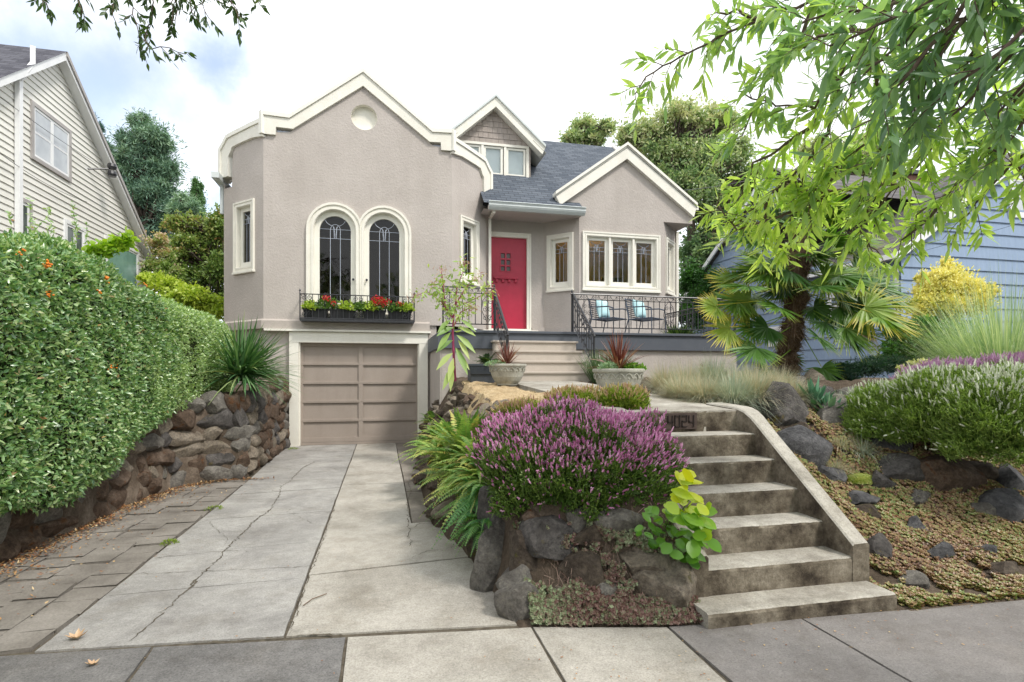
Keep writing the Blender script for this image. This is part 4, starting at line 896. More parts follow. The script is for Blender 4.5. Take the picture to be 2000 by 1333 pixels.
# rock retaining wall left of the driveway
def rockwall(name, label, path, hts, rowh, mats, seed, thick=.22, push=0):
    rng = np.random.default_rng(seed); P = [Vector(p) for p in path]; seg = [(b-a).length for a, b in zip(P[:-1], P[1:])]; T = sum(seg)
    def at_(s):
        for i, L in enumerate(seg):
            if s <= L or i == len(seg)-1: return P[i]+(P[i+1]-P[i])*(s/L), (P[i+1]-P[i]).normalized()
            s -= L
    mb = MB(); z = 0; row = 0
    while z < max(hts[1]):
        h = rowh*rng.uniform(.8, 1.2); s = -rng.uniform(0, .2)
        while s < T:
            w = rng.uniform(.8, 2.5)*rowh
            q, u = at_(max(0, min(T, s+w/2))); hh = np.interp(q.y, *hts)
            if z+h*.45 < hh:
                sz = (w*1.10, thick*rng.uniform(.9, 1.3), h*rng.uniform(1.02, 1.3)); V = rock_pts(int(rng.integers(1e6)), sz, math.atan2(u.y, u.x)+rng.normal(0, .2), rng.normal(0, .25), False, 18, .76)*1.08
                V += np.array([q.x+rng.normal(0, .015)-u.y*push, q.y+u.x*push, z+h/2+rng.normal(0, .015)])
                mb.m = int(rng.integers(len(mats))); mb.add(V, IC2_F)
            s += w
        z += h*.93; row += 1
    o = mb.build(name, mats, smooth=True); o.data.set_sharp_from_angle(angle=.42); tag(o, label, 'wall'); return o
rockwall('rock_retaining_wall', 'dry stacked wall of reddish brown and grey rocks beside the driveway below the hedge', [(-2.97, 2.3), (-2.95, 5.06), (-2.88, 6.7), (-2.70, 7.86), (-2.36, 8.30), (-1.98, 8.50), (-1.97, 12.2)], WH, .20, [rk_brown, rk_grey, rk_dark, rk_brown, rk_tan], 8)
rng = np.random.default_rng(12); mb = MB()
for k in range(190):
    y = rng.uniform(5.2, 11.9); lx = float(np.interp(y, *LX)); x = lx+rng.uniform(-.02, .62 if y < 9 else .40)
    if y > 11.2: x = min(x, .97)
    w = rng.uniform(.10, .24); V = rock_pts(int(rng.integers(1e6)), (w*1.3, w, w*.6), rng.uniform(0, 3), rng.normal(0, .4), False, 18, .68); V += np.array([x, y, float(gz(x, y))-.08*w]); mb.m = int(rng.integers(4)); mb.add(V, IC2_F)
o = mb.build('rock_edging', [rk_lava, rk_brown, rk_lava, rk_tan], smooth=True); o.data.set_sharp_from_angle(angle=.42); tag(o, 'rough pile of dark and brown rocks edging the bank right of the driveway', 'rocks')
# ------------------------------------------------------------------ porch chairs and cushions
chair_m = M('chair_metal', [(.3, (.05, .065, .095)), (.7, (.08, .10, .14))], .4, 9, spec=.5)
cush_m = M('cushion_fabric', [(.3, (.42, .66, .70)), (.7, (.50, .74, .77))], .9, 6, .3, 120)
def chair(label, x, y, rz):
    t = thing('patio_chair', label, 'chair', (x, y, PZ+.025), rz, 'patio chairs on the porch')
    m = MB()
    for i in range(9): yy = -.24+i*.055; m.box(-.25, yy, .365, .25, yy+.038, .38)
    m.tube([(-.26, -.26, .37), (.26, -.26, .37), (.26, .24, .36), (-.26, .24, .36), (-.26, -.26, .37)], .012, 6); m.build('seat', chair_m, t, True)
    m = MB(); B = lambda x, z: (x, .25+.20*(z-.36)+.05*(1-(x/.27)**2), z)
    for i in range(8):
        z = .43+i*.045; m.tube([B(xx, z) for xx in np.linspace(-.265, .265, 9)], .012, 4)
    m.tube([B(xx, .80+.012*math.cos(xx*11)) for xx in np.linspace(-.27, .27, 13)], .016, 6)
    for s in (-1, 1): m.tube([B(s*.27, z) for z in (.36, .5, .65, .81)], .014, 6)
    m.build('backrest', chair_m, t, True)
    for s in (-1, 1):
        m = MB(); m.tube([(s*.30, -.27, .56), (s*.30, -.15, .60), (s*.29, .10, .61), (s*.27, .31, .63)], .014, 6); m.build('armrest', chair_m, t, True)
        m = MB(); m.tube([(s*.30, -.27, .56), (s*.31, -.285, .40), (s*.31, -.29, 0)], .012, 6); m.build('leg', chair_m, t, True)
        m = MB(); m.tube([(s*.265, .25, .42), (s*.29, .36, 0)], .012, 6); m.build('leg', chair_m, t, True)
    return t
def cushion(label, x, y, rz):
    n = 14; V = []; 
    for sgn in (1, -1):
        for i in range(n+1):
            for j in range(n+1):
                u, v = i/n*2-1, j/n*2-1; th = .075*((1-u**4)*(1-v**4))**.6; k = 1-.07*(1-abs(u)**2)*abs(v)**3; k2 = 1-.07*(1-abs(v)**2)*abs(u)**3
                V.append((u*.205*k2, sgn*th, v*.20*k))
    N = (n+1)**2; f = []
    for i in range(n):
        for j in range(n):
            a = i*(n+1)+j; f.append((a, a+1, a+n+2, a+n+1)); f.append((N+a, N+a+n+1, N+a+n+2, N+a+1))
    me = bpy.data.meshes.new('cushion'); me.from_pydata(V, [], f)
    for q in me.polygons: q.use_smooth = True
    o = link(me, 'cushion', cush_m); c, s = math.cos(rz), math.sin(rz); o.location = (x-s*.16, y+c*.16, PZ+.62); o.rotation_euler = (-.22, 0, rz)
    return tag(o, label, 'cushion', 'pale blue cushions on the patio chairs')
for px, l1, l2 in ((1190, 'dark blue metal patio chair nearer the front door, with a pale blue cushion', 'square pale aqua cushion on the patio chair nearer the front door'), (1262, 'dark blue metal patio chair on the right, below the window mullions', 'square pale aqua cushion on the right patio chair')):
    x, y = gx(px, 11.6); chair(l1, x, y, .62); cushion(l2, x, y, .62)
# ------------------------------------------------------------------ planters
stone_m = M('cast_stone', [(.25, (.24, .235, .20)), (.5, (.38, .37, .32)), (.75, (.50, .49, .43))], .92, 7, .35, 50, fine=.2, fscale=60)
def planter(label, px, D, seed):
    x, y = gx(px, D); z = 1.14+.046*(y-4.28) if x > 1.9 else float(gz(x, y))+.01
    t = thing('stone_planter', label, 'planter', (x, y, z), group='round cast stone planters')
    m = MB(); m.lathe((0, 0, 0), [(.001, .0), (.15, .0), (.155, .02), (.19, .06), (.225, .12), (.25, .20), (.26, .262), (.262, .268), (.278, .272), (.282, .285), (.282, .303), (.275, .31), (.245, .31), (.24, .27), (.001, .27)], 48); m.build('bowl', stone_m, t, True, smooth=False)
    m = MB()
    for k in range(18):
        a0 = 2*math.pi*k/18; pts = []
        for u in np.linspace(0, 1, 9):
            a = a0+u*2*math.pi/18; zz = .255-.045*(1-(2*u-1)**2)**.0*0-.05*(abs(2*u-1)**2); r = .252+.02*(zz-.19)/.07*.5+.004; pts.append((r*math.cos(a), r*math.sin(a), zz))
        m.tube(pts, .0065, 5, False); a = a0+math.pi/18; m.lathe((.254*math.cos(a), .254*math.sin(a), .205), [(.001, .012), (.012, 0), (.001, -.012)], 6)
    m.build('scallop_relief', stone_m, t, True, smooth=True)
    m = MB(); m.lathe((0, 0, .285), [(.001, .01), (.243, 0)], 24); m.build('potting_soil', soil, t, True)
    return Vector((x, y, z+.29))
pA = planter('round cast stone planter with scalloped rim on the dry lawn left of the porch steps', 991, 8.2, 1)
pB = planter('round cast stone planter with scalloped rim on the path, right of the purple heather', 1208, 6.05, 2)
cord_m = leafmat('red_cordyline', [(0, (.10, .025, .02)), (.5, (.19, .05, .035)), (1, (.42, .25, .22))], trans=.2, rough=.4)
def spiky(name, label, cat, base, n, L, W, mat, rng, el=(10, 85), droop=.15, prof=BLADE, group=None, fold=.15, mi=None, pw=1.2):
    az = rng.uniform(0, 2*math.pi, n); e = np.radians(el[0]+(el[1]-el[0])*rng.random(n)**(1/pw))
    D = np.stack([np.cos(az)*np.cos(e), np.sin(az)*np.cos(e), np.sin(e)], 1); S = unit(np.cross(D, [0, 0, 1])+rng.normal(0, .15, (n, 3))); S = unit(S-D*(S*D).sum(1, keepdims=True))
    P = np.array(base)+D*.02+rng.normal(0, .008, (n, 3)); ll = L*rng.uniform(.6, 1.1, n)
    l = Leaves(); l.add(P, D, S, ll, W*rng.uniform(.7, 1.2, n), prof, droop*rng.uniform(.3, 1.6, n)*np.cos(e), fold, rng.random(n))
    o = l.build(name, mat, loc=tuple(base)); return tag(o, label, cat, group)
R = np.random.default_rng
spiky('cordyline', 'red brown spiky cordyline growing in the planter on the dry lawn', 'plant', pA, 75, .38, .020, cord_m, R(1), (8, 86), .35, group='red cordylines in planters', pw=1.4)
spiky('cordyline', 'large red brown spiky cordyline growing in the planter on the path', 'plant', pB, 90, .47, .024, cord_m, R(2), (8, 87), .32, group='red cordylines in planters', pw=1.5)
succ = leafmat('grey_green_succulent', [(0, (.13, .24, .13)), (.5, (.22, .35, .18)), (1, (.38, .5, .3))], trans=.15)
green = leafmat('fresh_green', [(0, (.05, .14, .015)), (.5, (.12, .27, .03)), (1, (.25, .42, .06))])
def mound(l, rng, c, rad, n, L, W, prof=LEAF, up=.5, mi=0, fold=0., flat=False, rnd=None, shell=.6):
    """leaves over a half ellipsoid"""
    d = rdir(rng, n); d[:, 2] = np.abs(d[:, 2]); r = (shell+(1-shell)*rng.random(n))[:, None]
    P = np.array(c)+d*np.array(rad)*r; D = unit(d*(1-up)+np.array([0, 0, up])+rng.normal(0, .45, (n, 3)))
    l.add(P, D, side_of(D, rng), L*rng.uniform(.6, 1.3, n), W*rng.uniform(.7, 1.2, n), prof, .1, fold, rnd if rnd is not None else rng.random(n), mi=mi); return l
def clump(name, label, cat, c, rad, n, L, W, mat, seed, prof=LEAF, up=.5, group=None, kind=None, fold=0., shell=.6):
    rng = R(seed); l = Leaves(); mound(l, rng, c, rad, n, L, W, prof, up, fold=fold, shell=shell)
    return tag(l.build(name, mat, loc=tuple(c)), label, cat, group, kind)
clump('trailing_sedum', 'grey green succulent spilling over the left rim of the planter on the dry lawn', 'plant', pA+Vector((-.19, -.07, .0)), (.16, .12, .06), 380, .035, .012, succ, 3)
clump('trailing_sedum', 'grey green succulent at the left side in the planter on the path', 'plant', pB+Vector((-.15, -.08, 0)), (.12, .1, .09), 420, .035, .012, succ, 4)
clump('trailing_ivy', 'bright green leafy plant at the right side in the planter on the path', 'plant', pB+Vector((.15, -.08, 0)), (.13, .1, .07), 260, .04, .028, green, 5)
# dark trough with sword fern left of the porch steps
trough_m = M('charcoal_plastic', [(.3, (.05, .06, .075)), (.7, (.075, .085, .10))], .5, 5, .1, 40)
p = at(951, 738, 9.0); t = thing('trough_planter', 'charcoal ribbed rectangular trough planter holding a dark fern, left of the stone planter', 'planter', (p.x, p.y, 1.32))
m = MB(); m.prism([(-.28, -.15, .0), (.28, -.15, .0), (.31, -.18, .28), (-.31, -.18, .28)], (0, .33, 0))
for k in range(8): m.box(-.30, -.19, .14+k*.017, .30, -.17, .149+k*.017)
m.box(-.33, -.20, .27, .33, -.165, .30); m.build('tub', trough_m, t, True)
trough_c = Vector((p.x, p.y, 1.58))
# ferns
fern_m = leafmat('fern', [(0, (.10, .22, .05)), (.45, (.21, .38, .08)), (.85, (.40, .52, .12)), (1, (.56, .46, .14))], trans=.35, tcol=(1.3, 1.3, .8))
fern_g = leafmat('sword_fern', [(0, (.05, .17, .05)), (.6, (.11, .30, .08)), (1, (.24, .42, .11))], trans=.35)
fern_d = leafmat('dark_fern', [(0, (.02, .05, .018)), (.6, (.05, .10, .03)), (1, (.13, .18, .05))], trans=.25)
def fern(label, base, nf, L, mat, seed, az=None, el=(25, 70), pin=.07, spread=math.pi, cat='fern', name='fern', group='ferns', droop=.55):
    rng = R(seed); l = Leaves(); base = np.array(base)
    for k in range(nf):
        a = (az if az is not None else 0)+rng.uniform(-spread, spread); e = math.radians(rng.uniform(*el)); ll = L*rng.uniform(.65, 1.1)
        D = np.array([math.cos(a)*math.cos(e), math.sin(a)*math.cos(e), math.sin(e)]); S = unit(np.cross(D, [0, 0, 1])); n = 24; t = np.linspace(.08, 1, n)
        c = base+D*(ll*t)[:, None]; c[:, 2] -= droop*ll*t**2.2*rng.uniform(.6, 1.2); T = np.gradient(c, axis=0); T = unit(T)
        fr = rng.random(); w = 1.35*pin*np.minimum(1, (t*3))*np.clip((1-t)*2.2, .12, 1)*rng.uniform(.85, 1.15)
        for s in (-1, 1):
            Dp = unit(s*S+T*.35+np.array([0, 0, -.12])+rng.normal(0, .08, (n, 3))); Sp = unit(T-Dp*(T*Dp).sum(1, keepdims=True))
            l.add(c, Dp, Sp, w, np.full(n, ll/n*.62), [.8, 1, .75, .1], .1, rnd=np.clip(fr+rng.normal(0, .07, n), 0, 1))
        l.add(c[:-1], T[:-1], np.repeat(S[None], n-1, 0), ll/n*1.1, .004, [1, .9], rnd=1.)
    return tag(l.build(name, mat, loc=tuple(base)), label, cat, group)
fern('dark sword fern growing in the charcoal trough left of the porch steps', trough_c, 34, .42, fern_d, 11, el=(20, 85), pin=.045, group=None)
def fe(label, px, py, nf, L, mat, seed, **k): p, t = hit(px, py); fern(label, p+Vector((0, 0, .05)), nf, L, mat, seed, **k)
fe('pale green fern furthest back, at the right foot of the garage door', 860, 890, 60, .62, fern_m, 12, az=-2.2, spread=2.2, el=(10, 80), pin=.055)
fe('yellow green fern tuft just below the rock edging by the garage', 848, 835, 26, .45, fern_m, 13, az=-2.0, spread=2, pin=.045)
fe('tall yellowing fern left of the purple heather, with upright fronds', 912, 905, 80, .66, fern_m, 14, az=-2.0, spread=2.8, el=(20, 88), pin=.048, droop=.35)
fe('dense green fern between the yellowing fern and the purple heather', 940, 930, 60, .58, fern_m, 15, az=-2.0, spread=2.2, el=(10, 75), pin=.046)
fe('sword fern with drooping dark green fronds low beside the driveway', 955, 985, 46, .50, fern_g, 16, az=-2.4, spread=1.4, el=(-5, 60), pin=.042, droop=.6)
fe('bushy yellow green fern at the middle of the driveway edge, below the brown rocks', 885, 940, 50, .58, fern_m, 18, az=-2.3, spread=2.2, el=(5, 75), pin=.05)
fe('lush fern spilling over the driveway between the garage fern and the bushy one', 868, 905, 50, .55, fern_m, 19, az=-2.3, spread=2.2, el=(5, 75), pin=.05)
fe('feathery green fern against the dark rocks halfway between garage and purple heather', 872, 862, 50, .50, fern_m, 28, az=-2.2, spread=2.4, el=(5, 80), pin=.05)
fe('arching pale fern right above the sword ferns, beside the purple heather', 925, 960, 46, .50, fern_m, 29, az=-2.4, spread=2.0, el=(0, 70), pin=.05)
fe('green fern directly left of the purple heather flank', 955, 960, 44, .52, fern_m, 20, az=-2.0, spread=1.8, el=(5, 70), pin=.046)
fe('sword fern hanging lowest over the driveway edge, left of the rocks', 955, 1035, 26, .36, fern_g, 17, az=-2.6, spread=1.2, el=(-10, 50), pin=.038, droop=.7)
# heathers
def heather(name, label, cat, c, rad, n, leafm, flowm, seed, flower=1.0, L=.09, fl=.045, fw=.012, group=None, yellow=None, fmin=-.2, asym=None):
    rng = R(seed); t = thing(name, label, cat, tuple(c), group=group); c = np.array(c); rad = np.array(rad)
    d = rdir(rng, n*2); d = d[d[:, 2] > -.55][:n]; n = len(d)
    lump = 1+.15*vnoise(d, 2.5, seed)+.09*vnoise(d, 6, seed+3)
    P = c+d*rad*(lump*rng.uniform(.82, 1.0, n))[:, None]; D = unit(unit(d/rad)*.75+np.array([0, 0, .75])+rng.normal(0, .28, (n, 3)))
    if asym: P, D, d = asym(P, D, d)
    l = Leaves(); B = P-D*L*.6
    # twig with needle like leaves: crossed blades plus short side needles
    for k in range(2):
        S = side_of(D, rng); l.add(B, D, S, L, .008, [.6, 1, .8, .3], rnd=rng.random(n))
    for k in range(8):
        tt = rng.uniform(.15, 1, n); Dn = unit(D*.8+rdir(rng, n)*.9); l.add(B+D*(L*tt)[:, None], Dn, side_of(Dn, rng), .020, .005, [.8, 1, .2], rnd=rng.random(n))
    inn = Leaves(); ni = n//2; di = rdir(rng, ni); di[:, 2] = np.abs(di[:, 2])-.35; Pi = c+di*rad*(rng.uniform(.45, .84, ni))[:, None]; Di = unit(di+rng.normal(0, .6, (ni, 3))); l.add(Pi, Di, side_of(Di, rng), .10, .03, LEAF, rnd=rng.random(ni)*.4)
    l.build('foliage', leafm, t)
    fm = (rng.random(n) < flower*np.clip((d[:, 2]-fmin)*1.5, .12, 1)*np.clip(.85+.55*vnoise(d, 3.6, seed+9), .25, 1)); Pf, Df = P[fm]+D[fm]*L*.35, D[fm]; nf = len(Pf); q = Leaves()
    ll = fl*rng.uniform(.5, 1.3, nf); rn = rng.random(nf)
    for k in range(3):
        S = side_of(Df, rng); q.add(Pf, Df, S, ll, fw*rng.uniform(.8, 1.2, nf), [.55, 1, .9, .75, .2], rnd=rn)
    for k in range(5):
        tt = rng.uniform(0, .95, nf); Dn = unit(Df*.7+rdir(rng, nf)); q.add(Pf+Df*(ll*tt)[:, None], Dn, side_of(Dn, rng), .009, .0065, [.7, 1, .5], rnd=np.clip(rn+rng.normal(0, .2, nf), 0, 1))
    q.build('flowers', flowm, t); return t
hg = leafmat('heather_green', [(0, (.04, .08, .018)), (.5, (.10, .19, .03)), (1, (.22, .31, .06))], trans=.25)
hy = leafmat('heather_lime', [(0, (.10, .17, .02)), (.5, (.22, .31, .03)), (1, (.38, .42, .06))], trans=.25)
pink = leafmat('pink_flower', [(0, (.46, .15, .31)), (.5, (.70, .31, .55)), (1, (.84, .58, .72))], trans=.25, rough=.7, tcol=(1.1, .9, 1.1))
palepink = leafmat('pale_pink_flower', [(0, (.50, .28, .45)), (1, (.68, .48, .62))], trans=.25, rough=.7, tcol=(1, .9, 1))
blush = leafmat('blush_flower', [(0, (.50, .30, .28)), (.5, (.48, .42, .18)), (1, (.65, .45, .42))], trans=.25, rough=.7)
white = leafmat('white_flower', [(0, (.55, .60, .45)), (1, (.85, .86, .76))], trans=.2, rough=.7, tcol=(1, 1, .9))
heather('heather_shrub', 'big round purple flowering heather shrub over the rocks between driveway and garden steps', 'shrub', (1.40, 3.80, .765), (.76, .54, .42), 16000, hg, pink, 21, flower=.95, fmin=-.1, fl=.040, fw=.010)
def hshrub(label, px, py, D, rad, n, a, b, seed, **k): p = at(px, py, D); return heather('heather_shrub', label, 'shrub', tuple(p), rad, n, a, b, seed, group=k.pop('group', None), **k)
hshrub('low lime green heather with blush tips behind the purple one, before the stone planter', 1130, 792, 5.2, (.34, .30, .13), 2600, hy, blush, 22, flower=.35)
hshrub('small lime green heather at the left edge of the path behind the purple heather', 1215, 785, 5.0, (.22, .25, .11), 1500, hy, blush, 23, flower=.3)
hshrub('thin blush pink heather at the lawn edge behind the purple heather', 1030, 812, 4.9, (.30, .22, .10), 1100, hy, blush, 24, flower=.8)
gW = 'white flowering heathers on the right bank'
hw = leafmat('heather_bright', [(0, (.09, .16, .03)), (.5, (.20, .31, .06)), (1, (.36, .46, .13))], trans=.3)
hshrub('white flowering heather nearest the agaves, leftmost of the white heathers', 1750, 815, 5.3, (.46, .42, .32), 5200, hw, white, 25, flower=.3, fmin=.1, group=gW)
hshrub('white flowering heather in the middle of the white heathers, under the pink strip', 1850, 815, 5.0, (.52, .45, .40), 7600, hw, white, 26, flower=.34, fmin=.1, group=gW, fl=.055)
hshrub('largest white flowering heather at the right edge, hanging over the slate rocks', 1975, 835, 4.6, (.56, .45, .46), 9000, hw, white, 27, flower=.36, fmin=.1, group=gW, fl=.055)
gP = 'pale pink heathers behind the white ones'
hshrub('pale pink heather behind the white heather, left end of the pink strip', 1860, 752, 6.1, (.62, .3, .22), 3600, hw, palepink, 28, flower=1, group=gP, fl=.07)
hshrub('pale pink heather at the right edge of the picture in front of the feather grass', 1985, 756, 5.8, (.55, .35, .26), 3600, hw, palepink, 29, flower=1, group=gP, fl=.07)
# iris blades, agaves, yucca
irism = leafmat('iris_blade', [(0, (.17, .30, .22)), (1, (.32, .45, .34))], trans=.2)
for (px, py, n, lb) in ((1212, 792, 9, 'blue green iris fan in the middle, rising behind the purple heather'), (1178, 790, 5, 'blue green iris fan at the left, rising behind the purple heather'), (1262, 800, 5, 'low blue green iris fan at the right, close to the number plaque')):
    p, t_ = hit(px, py); spiky('iris', lb, 'plant', p+Vector((0, 0, -.02)), n*2, .24, .036, irism, R(int(px)), (30, 85), .1, group='iris fans behind the purple heather')
agm = leafmat('agave', [(0, (.055, .16, .09)), (.6, (.10, .24, .14)), (1, (.20, .34, .20))], trans=.08, rough=.4)
for (px, py, L, lb) in ((1592, 792, .27, 'larger green agave between the boulders right of the cheek wall'), (1618, 808, .19, 'smaller green agave just right of the larger one')):
    p, t_ = hit(px, py); spiky('agave', lb, 'plant', p+Vector((0, 0, .0)), 26, L, L*.27, agm, R(int(px)), (12, 85), -.12, [.6, .9, 1, .7, .05], group='agaves among the boulders', fold=.25)
yum = leafmat('yucca', [(0, (.055, .14, .05)), (.5, (.10, .22, .085)), (.93, (.22, .36, .16)), (1, (.38, .30, .10))], trans=.15, rough=.4)
rng = R(31); c = Vector((-2.05, 8.95, 1.44)); n = 460
l = Leaves(); az = rng.uniform(-math.pi, math.pi, n)
e = np.radians(rng.uniform(-5, 80, n)); D = np.stack([np.cos(az)*np.cos(e)+.45, np.sin(az)*np.cos(e)-.25, np.sin(e)], 1); D = unit(D); S = side_of(D, N=np.array([[0, 0, 1.]])); 
l.add(np.array(c)+rng.normal(0, .05, (n, 3)), D, S, rng.uniform(.60, 1.0, n), .030, [.9, 1, .9, .55, .05], rng.uniform(.1, .5, n)*np.cos(e), .25, rng.random(n))
tag(l.build('yucca', yum, loc=tuple(c)), 'spiky blue green yucca hanging over the rock wall left of the garage', 'plant')
# grasses
fes = leafmat('fescue', [(0, (.50, .42, .28)), (.5, (.55, .50, .36)), (.8, (.38, .42, .30)), (1, (.30, .38, .28))], trans=.25, rough=.7, tcol=(1.1, 1.1, .8))
fesb = leafmat('blue_fescue', [(0, (.28, .36, .27)), (.6, (.42, .48, .38)), (1, (.56, .52, .38))], trans=.25, rough=.7, tcol=(1.1, 1.1, .8))
def grass(label, p, n, L, mat, seed, w=.0035, droop=.6, cat='grass', group='dry fescue tussocks beside the path', name='grass_tussock', base=.06, el=(15, 85), prof=GRASS):
    rng = R(seed); az = rng.uniform(0, 2*math.pi, n); e = np.radians(rng.uniform(*el, n)); D = np.stack([np.cos(az)*np.cos(e), np.sin(az)*np.cos(e), np.sin(e)], 1)
    P = np.array(p)+np.stack([np.cos(az), np.sin(az), 0*az], 1)*(rng.random(n)**.5*base)[:, None]; l = Leaves(); l.add(P, D, side_of(D, N=np.array([[0, 0, 1.]])), L*rng.uniform(.5, 1.15, n), w*rng.uniform(.7, 1.3, n), prof, droop*rng.uniform(.2, 1.4, n), 0, rng.random(n))
    return tag(l.build(name, mat, loc=tuple(p)), label, cat, group)
GL = [(1300, 7.2, .36, 0, 'dry tussock at the left, just right of the stone planter on the path'), (1345, 6.9, .38, 0, 'pale dry tussock behind the plaque end of the path'), (1392, 7.0, .38, 1, 'pale bluish tussock below the bronze grass'), (1330, 6.1, .28, 0, 'low dry tussock at the path edge, furthest left in front'),
      (1375, 5.7, .26, 0, 'small straw coloured tussock in the middle of the path edge'), (1432, 5.6, .34, 1, 'large bluish tussock in the middle, right behind the top step'), (1478, 5.7, .30, 0, 'straw tussock at the right end of the row behind the top step'), (1460, 6.6, .36, 0, 'straw tussock behind the large bluish one'),
      (1520, 6.3, .28, 0, 'dry tussock between the palm foot and the mossy boulder'), (1545, 5.9, .22, 0, 'small brown tussock touching the back of the mossy boulder'), (1500, 7.2, .30, 1, 'tussock left of the palm foot')]
for i, (px, D_, L, b, lb) in enumerate(GL): grass(lb, ong(px, D_)-Vector((0, 0, .01)), 2600, L*1.5, fesb if b else fes, 40+i, w=.0045, droop=.5, base=.10)
for i, (px, py, L, b, lb) in enumerate(((1640, 862, .17, 0, 'straw coloured tuft above the green sedum, between the dark rocks'), (1684, 872, .18, 1, 'pale green tuft left of the dark angular rock'), (1628, 905, .15, 0, 'thin straw tuft beside the cheek wall above the green sedum'), (1646, 780, .17, 1, 'blue grass tuft between the grey boulders, right of the agaves'), (1735, 892, .08, 1, 'tiny blue grass tuft below the dark angular rock'))):
    p, t_ = hit(px, py+12); grass(lb, p, 600, L*1.4, fesb if b else fes, 60+i, w=.003, group='small grass tufts on the right bank')
brz = leafmat('bronze_grass', [(0, (.16, .07, .05)), (1, (.32, .19, .14))], trans=.15)
grass('upright bronze brown grass in front of the porch foundation, above the dry tussocks', ong(1383, 8.6), 160, .5, brz, 70, w=.010, droop=.2, el=(50, 88), group=None, name='bronze_grass')
misc = leafmat('feather_grass', [(0, (.20, .31, .19)), (.6, (.38, .48, .33)), (1, (.62, .66, .52))], trans=.3, rough=.55)
p = ong(1960, 6.9); grass('tall arching green feather grass at the right edge, in front of the blue house', p, 9000, 2.0, misc, 71, w=.009, droop=.85, el=(45, 89), base=.40, group=None, name='feather_grass', prof=[1, .95, .8, .5, .25, .04])
# rosemary behind planter B
ros = leafmat('rosemary', [(0, (.05, .10, .05)), (1, (.17, .25, .13))], trans=.2)
grass('upright green rosemary behind the planter on the path, right of the stair railing', Vector((3.62, 8.6, 1.25)), 900, .62, ros, 72, w=.014, droop=.1, el=(55, 89), base=.25, group=None, name='rosemary', cat='shrub', prof=[.3, .6, 1, .6, .1])
grass('dark low leafy plant on the porch behind the railing, right of the chairs', Vector((6.6, 11.5, PZ)), 700, .5, fern_d, 73, w=.03, droop=.4, base=.2, group=None, name='potted_plant', cat='plant', prof=LEAF)
# ------------------------------------------------------------------ bergenia beside the steps
berg = leafmat('bergenia', [(0, (.05, .16, .012)), (.35, (.11, .26, .02)), (.62, (.20, .37, .03)), (.85, (.42, .52, .02)), (1, (.58, .58, .02))], trans=.3, rough=.35)
rng = R(80); l = Leaves(); t = thing('bergenia', 'big leaved lime green plant hanging beside the concrete steps', 'plant', (1.92, 3.3, .4))
for (px, py, s, yl) in [(1335, 932, 1.1, .97), (1325, 960, 1, .9), (1352, 945, .9, .95), (1308, 990, .8, .75), (1345, 998, 1.1, .85), (1368, 990, 1, .8), (1330, 1010, .9, .6), (1300, 1018, .7, .4), (1352, 1020, 1, .5), (1376, 1018, 1, .6), (1384, 1040, .9, .65), (1362, 1040, 1, .4), (1338, 1040, .9, .3), (1312, 1045, .7, .3), (1290, 1040, .6, .2), (1276, 1030, .6, .25), (1340, 1062, .9, .35), (1362, 1062, 1, .3), (1380, 1060, .8, .35), (1318, 1068, .8, .2), (1298, 1062, .6, .2), (1352, 1082, 1, .3), (1322, 1085, .7, .25), (1305, 1000, .6, .3), (1268, 1010, .55, .2), (1285, 1000, .6, .35), (1372, 1005, .8, .55), (1328, 975, .8, .88), (1356, 1095, .8, .2), (1262, 1045, .5, .2), (1346, 980, .8, .9), (1280, 1060, .5, .1)]:
    for q in range(3):
        P = at(px+rng.normal(0, 8), py+rng.normal(0, 5), 3.35+rng.uniform(-.14, .12)); P = np.array(P)
        D = unit(np.array([rng.normal(0.25, .45), rng.normal(-.65, .2), rng.normal(-.15, .35)])); S = unit(np.cross(D, unit(np.array([rng.normal(0, .3), -.75, .8]))))
        l.add([P-D*.05], [D], [S], [.118*s*rng.uniform(.7, 1.15)], [.085*s], [.15, .75, 1, .98, .75, .12], .12, .10, [np.clip(yl+rng.normal(0, .07), 0, 1)])
l.build('leaves', berg, t)
m = MB()
for k in range(16): a = Vector((1.88, 3.42, .42)); b = at(rng.uniform(1280, 1375), rng.uniform(960, 1070), 3.4); m.tube([a, a.lerp(b, .5)+Vector((0, 0, -.02)), b], .005, 5)
m.build('stem', M('stem_green', [(.3, (.12, .2, .04)), (.7, (.2, .28, .06))], .6), t)
# ------------------------------------------------------------------ stonecrop mats and litter
def sedum(name, label, pts, nrm, mat, seed, L=.010, W=.007, k=6):
    rng = R(seed); n = len(pts); l = Leaves(); rn = np.clip(.48+.22*vnoise(pts, 2.6, 3)+rng.normal(0, .22, n), 0, 1)
    for j in range(k):
        az = 2*math.pi*(j+rng.random(n)*.6)/k; T1 = unit(np.cross(nrm, [0.3, .9, .1])); T2 = np.cross(nrm, T1); D = unit(T1*np.cos(az)[:, None]+T2*np.sin(az)[:, None]+nrm*.75)
        l.add(pts, D, unit(np.cross(D, nrm)), L*rng.uniform(.7, 1.3, n), W, [.6, 1, .5], 0, 0, np.clip(rn+rng.normal(0, .1, n), 0, 1))
    return tag(l.build(name, mat), label, 'ground cover', None, 'stuff')
sedm = leafmat('stonecrop', [(0, (.10, .055, .035)), (.22, (.26, .14, .08)), (.42, (.34, .23, .12)), (.62, (.28, .28, .10)), (.85, (.15, .24, .06)), (1, (.32, .14, .08))], trans=.2)
sedb = leafmat('stonecrop_brown', [(0, (.12, .06, .05)), (.4, (.22, .13, .11)), (.7, (.19, .24, .13)), (1, (.32, .36, .22))], trans=.15)
seda = leafmat('stonecrop_green', [(0, (.15, .22, .03)), (.6, (.30, .36, .06)), (1, (.42, .40, .12))], trans=.2)
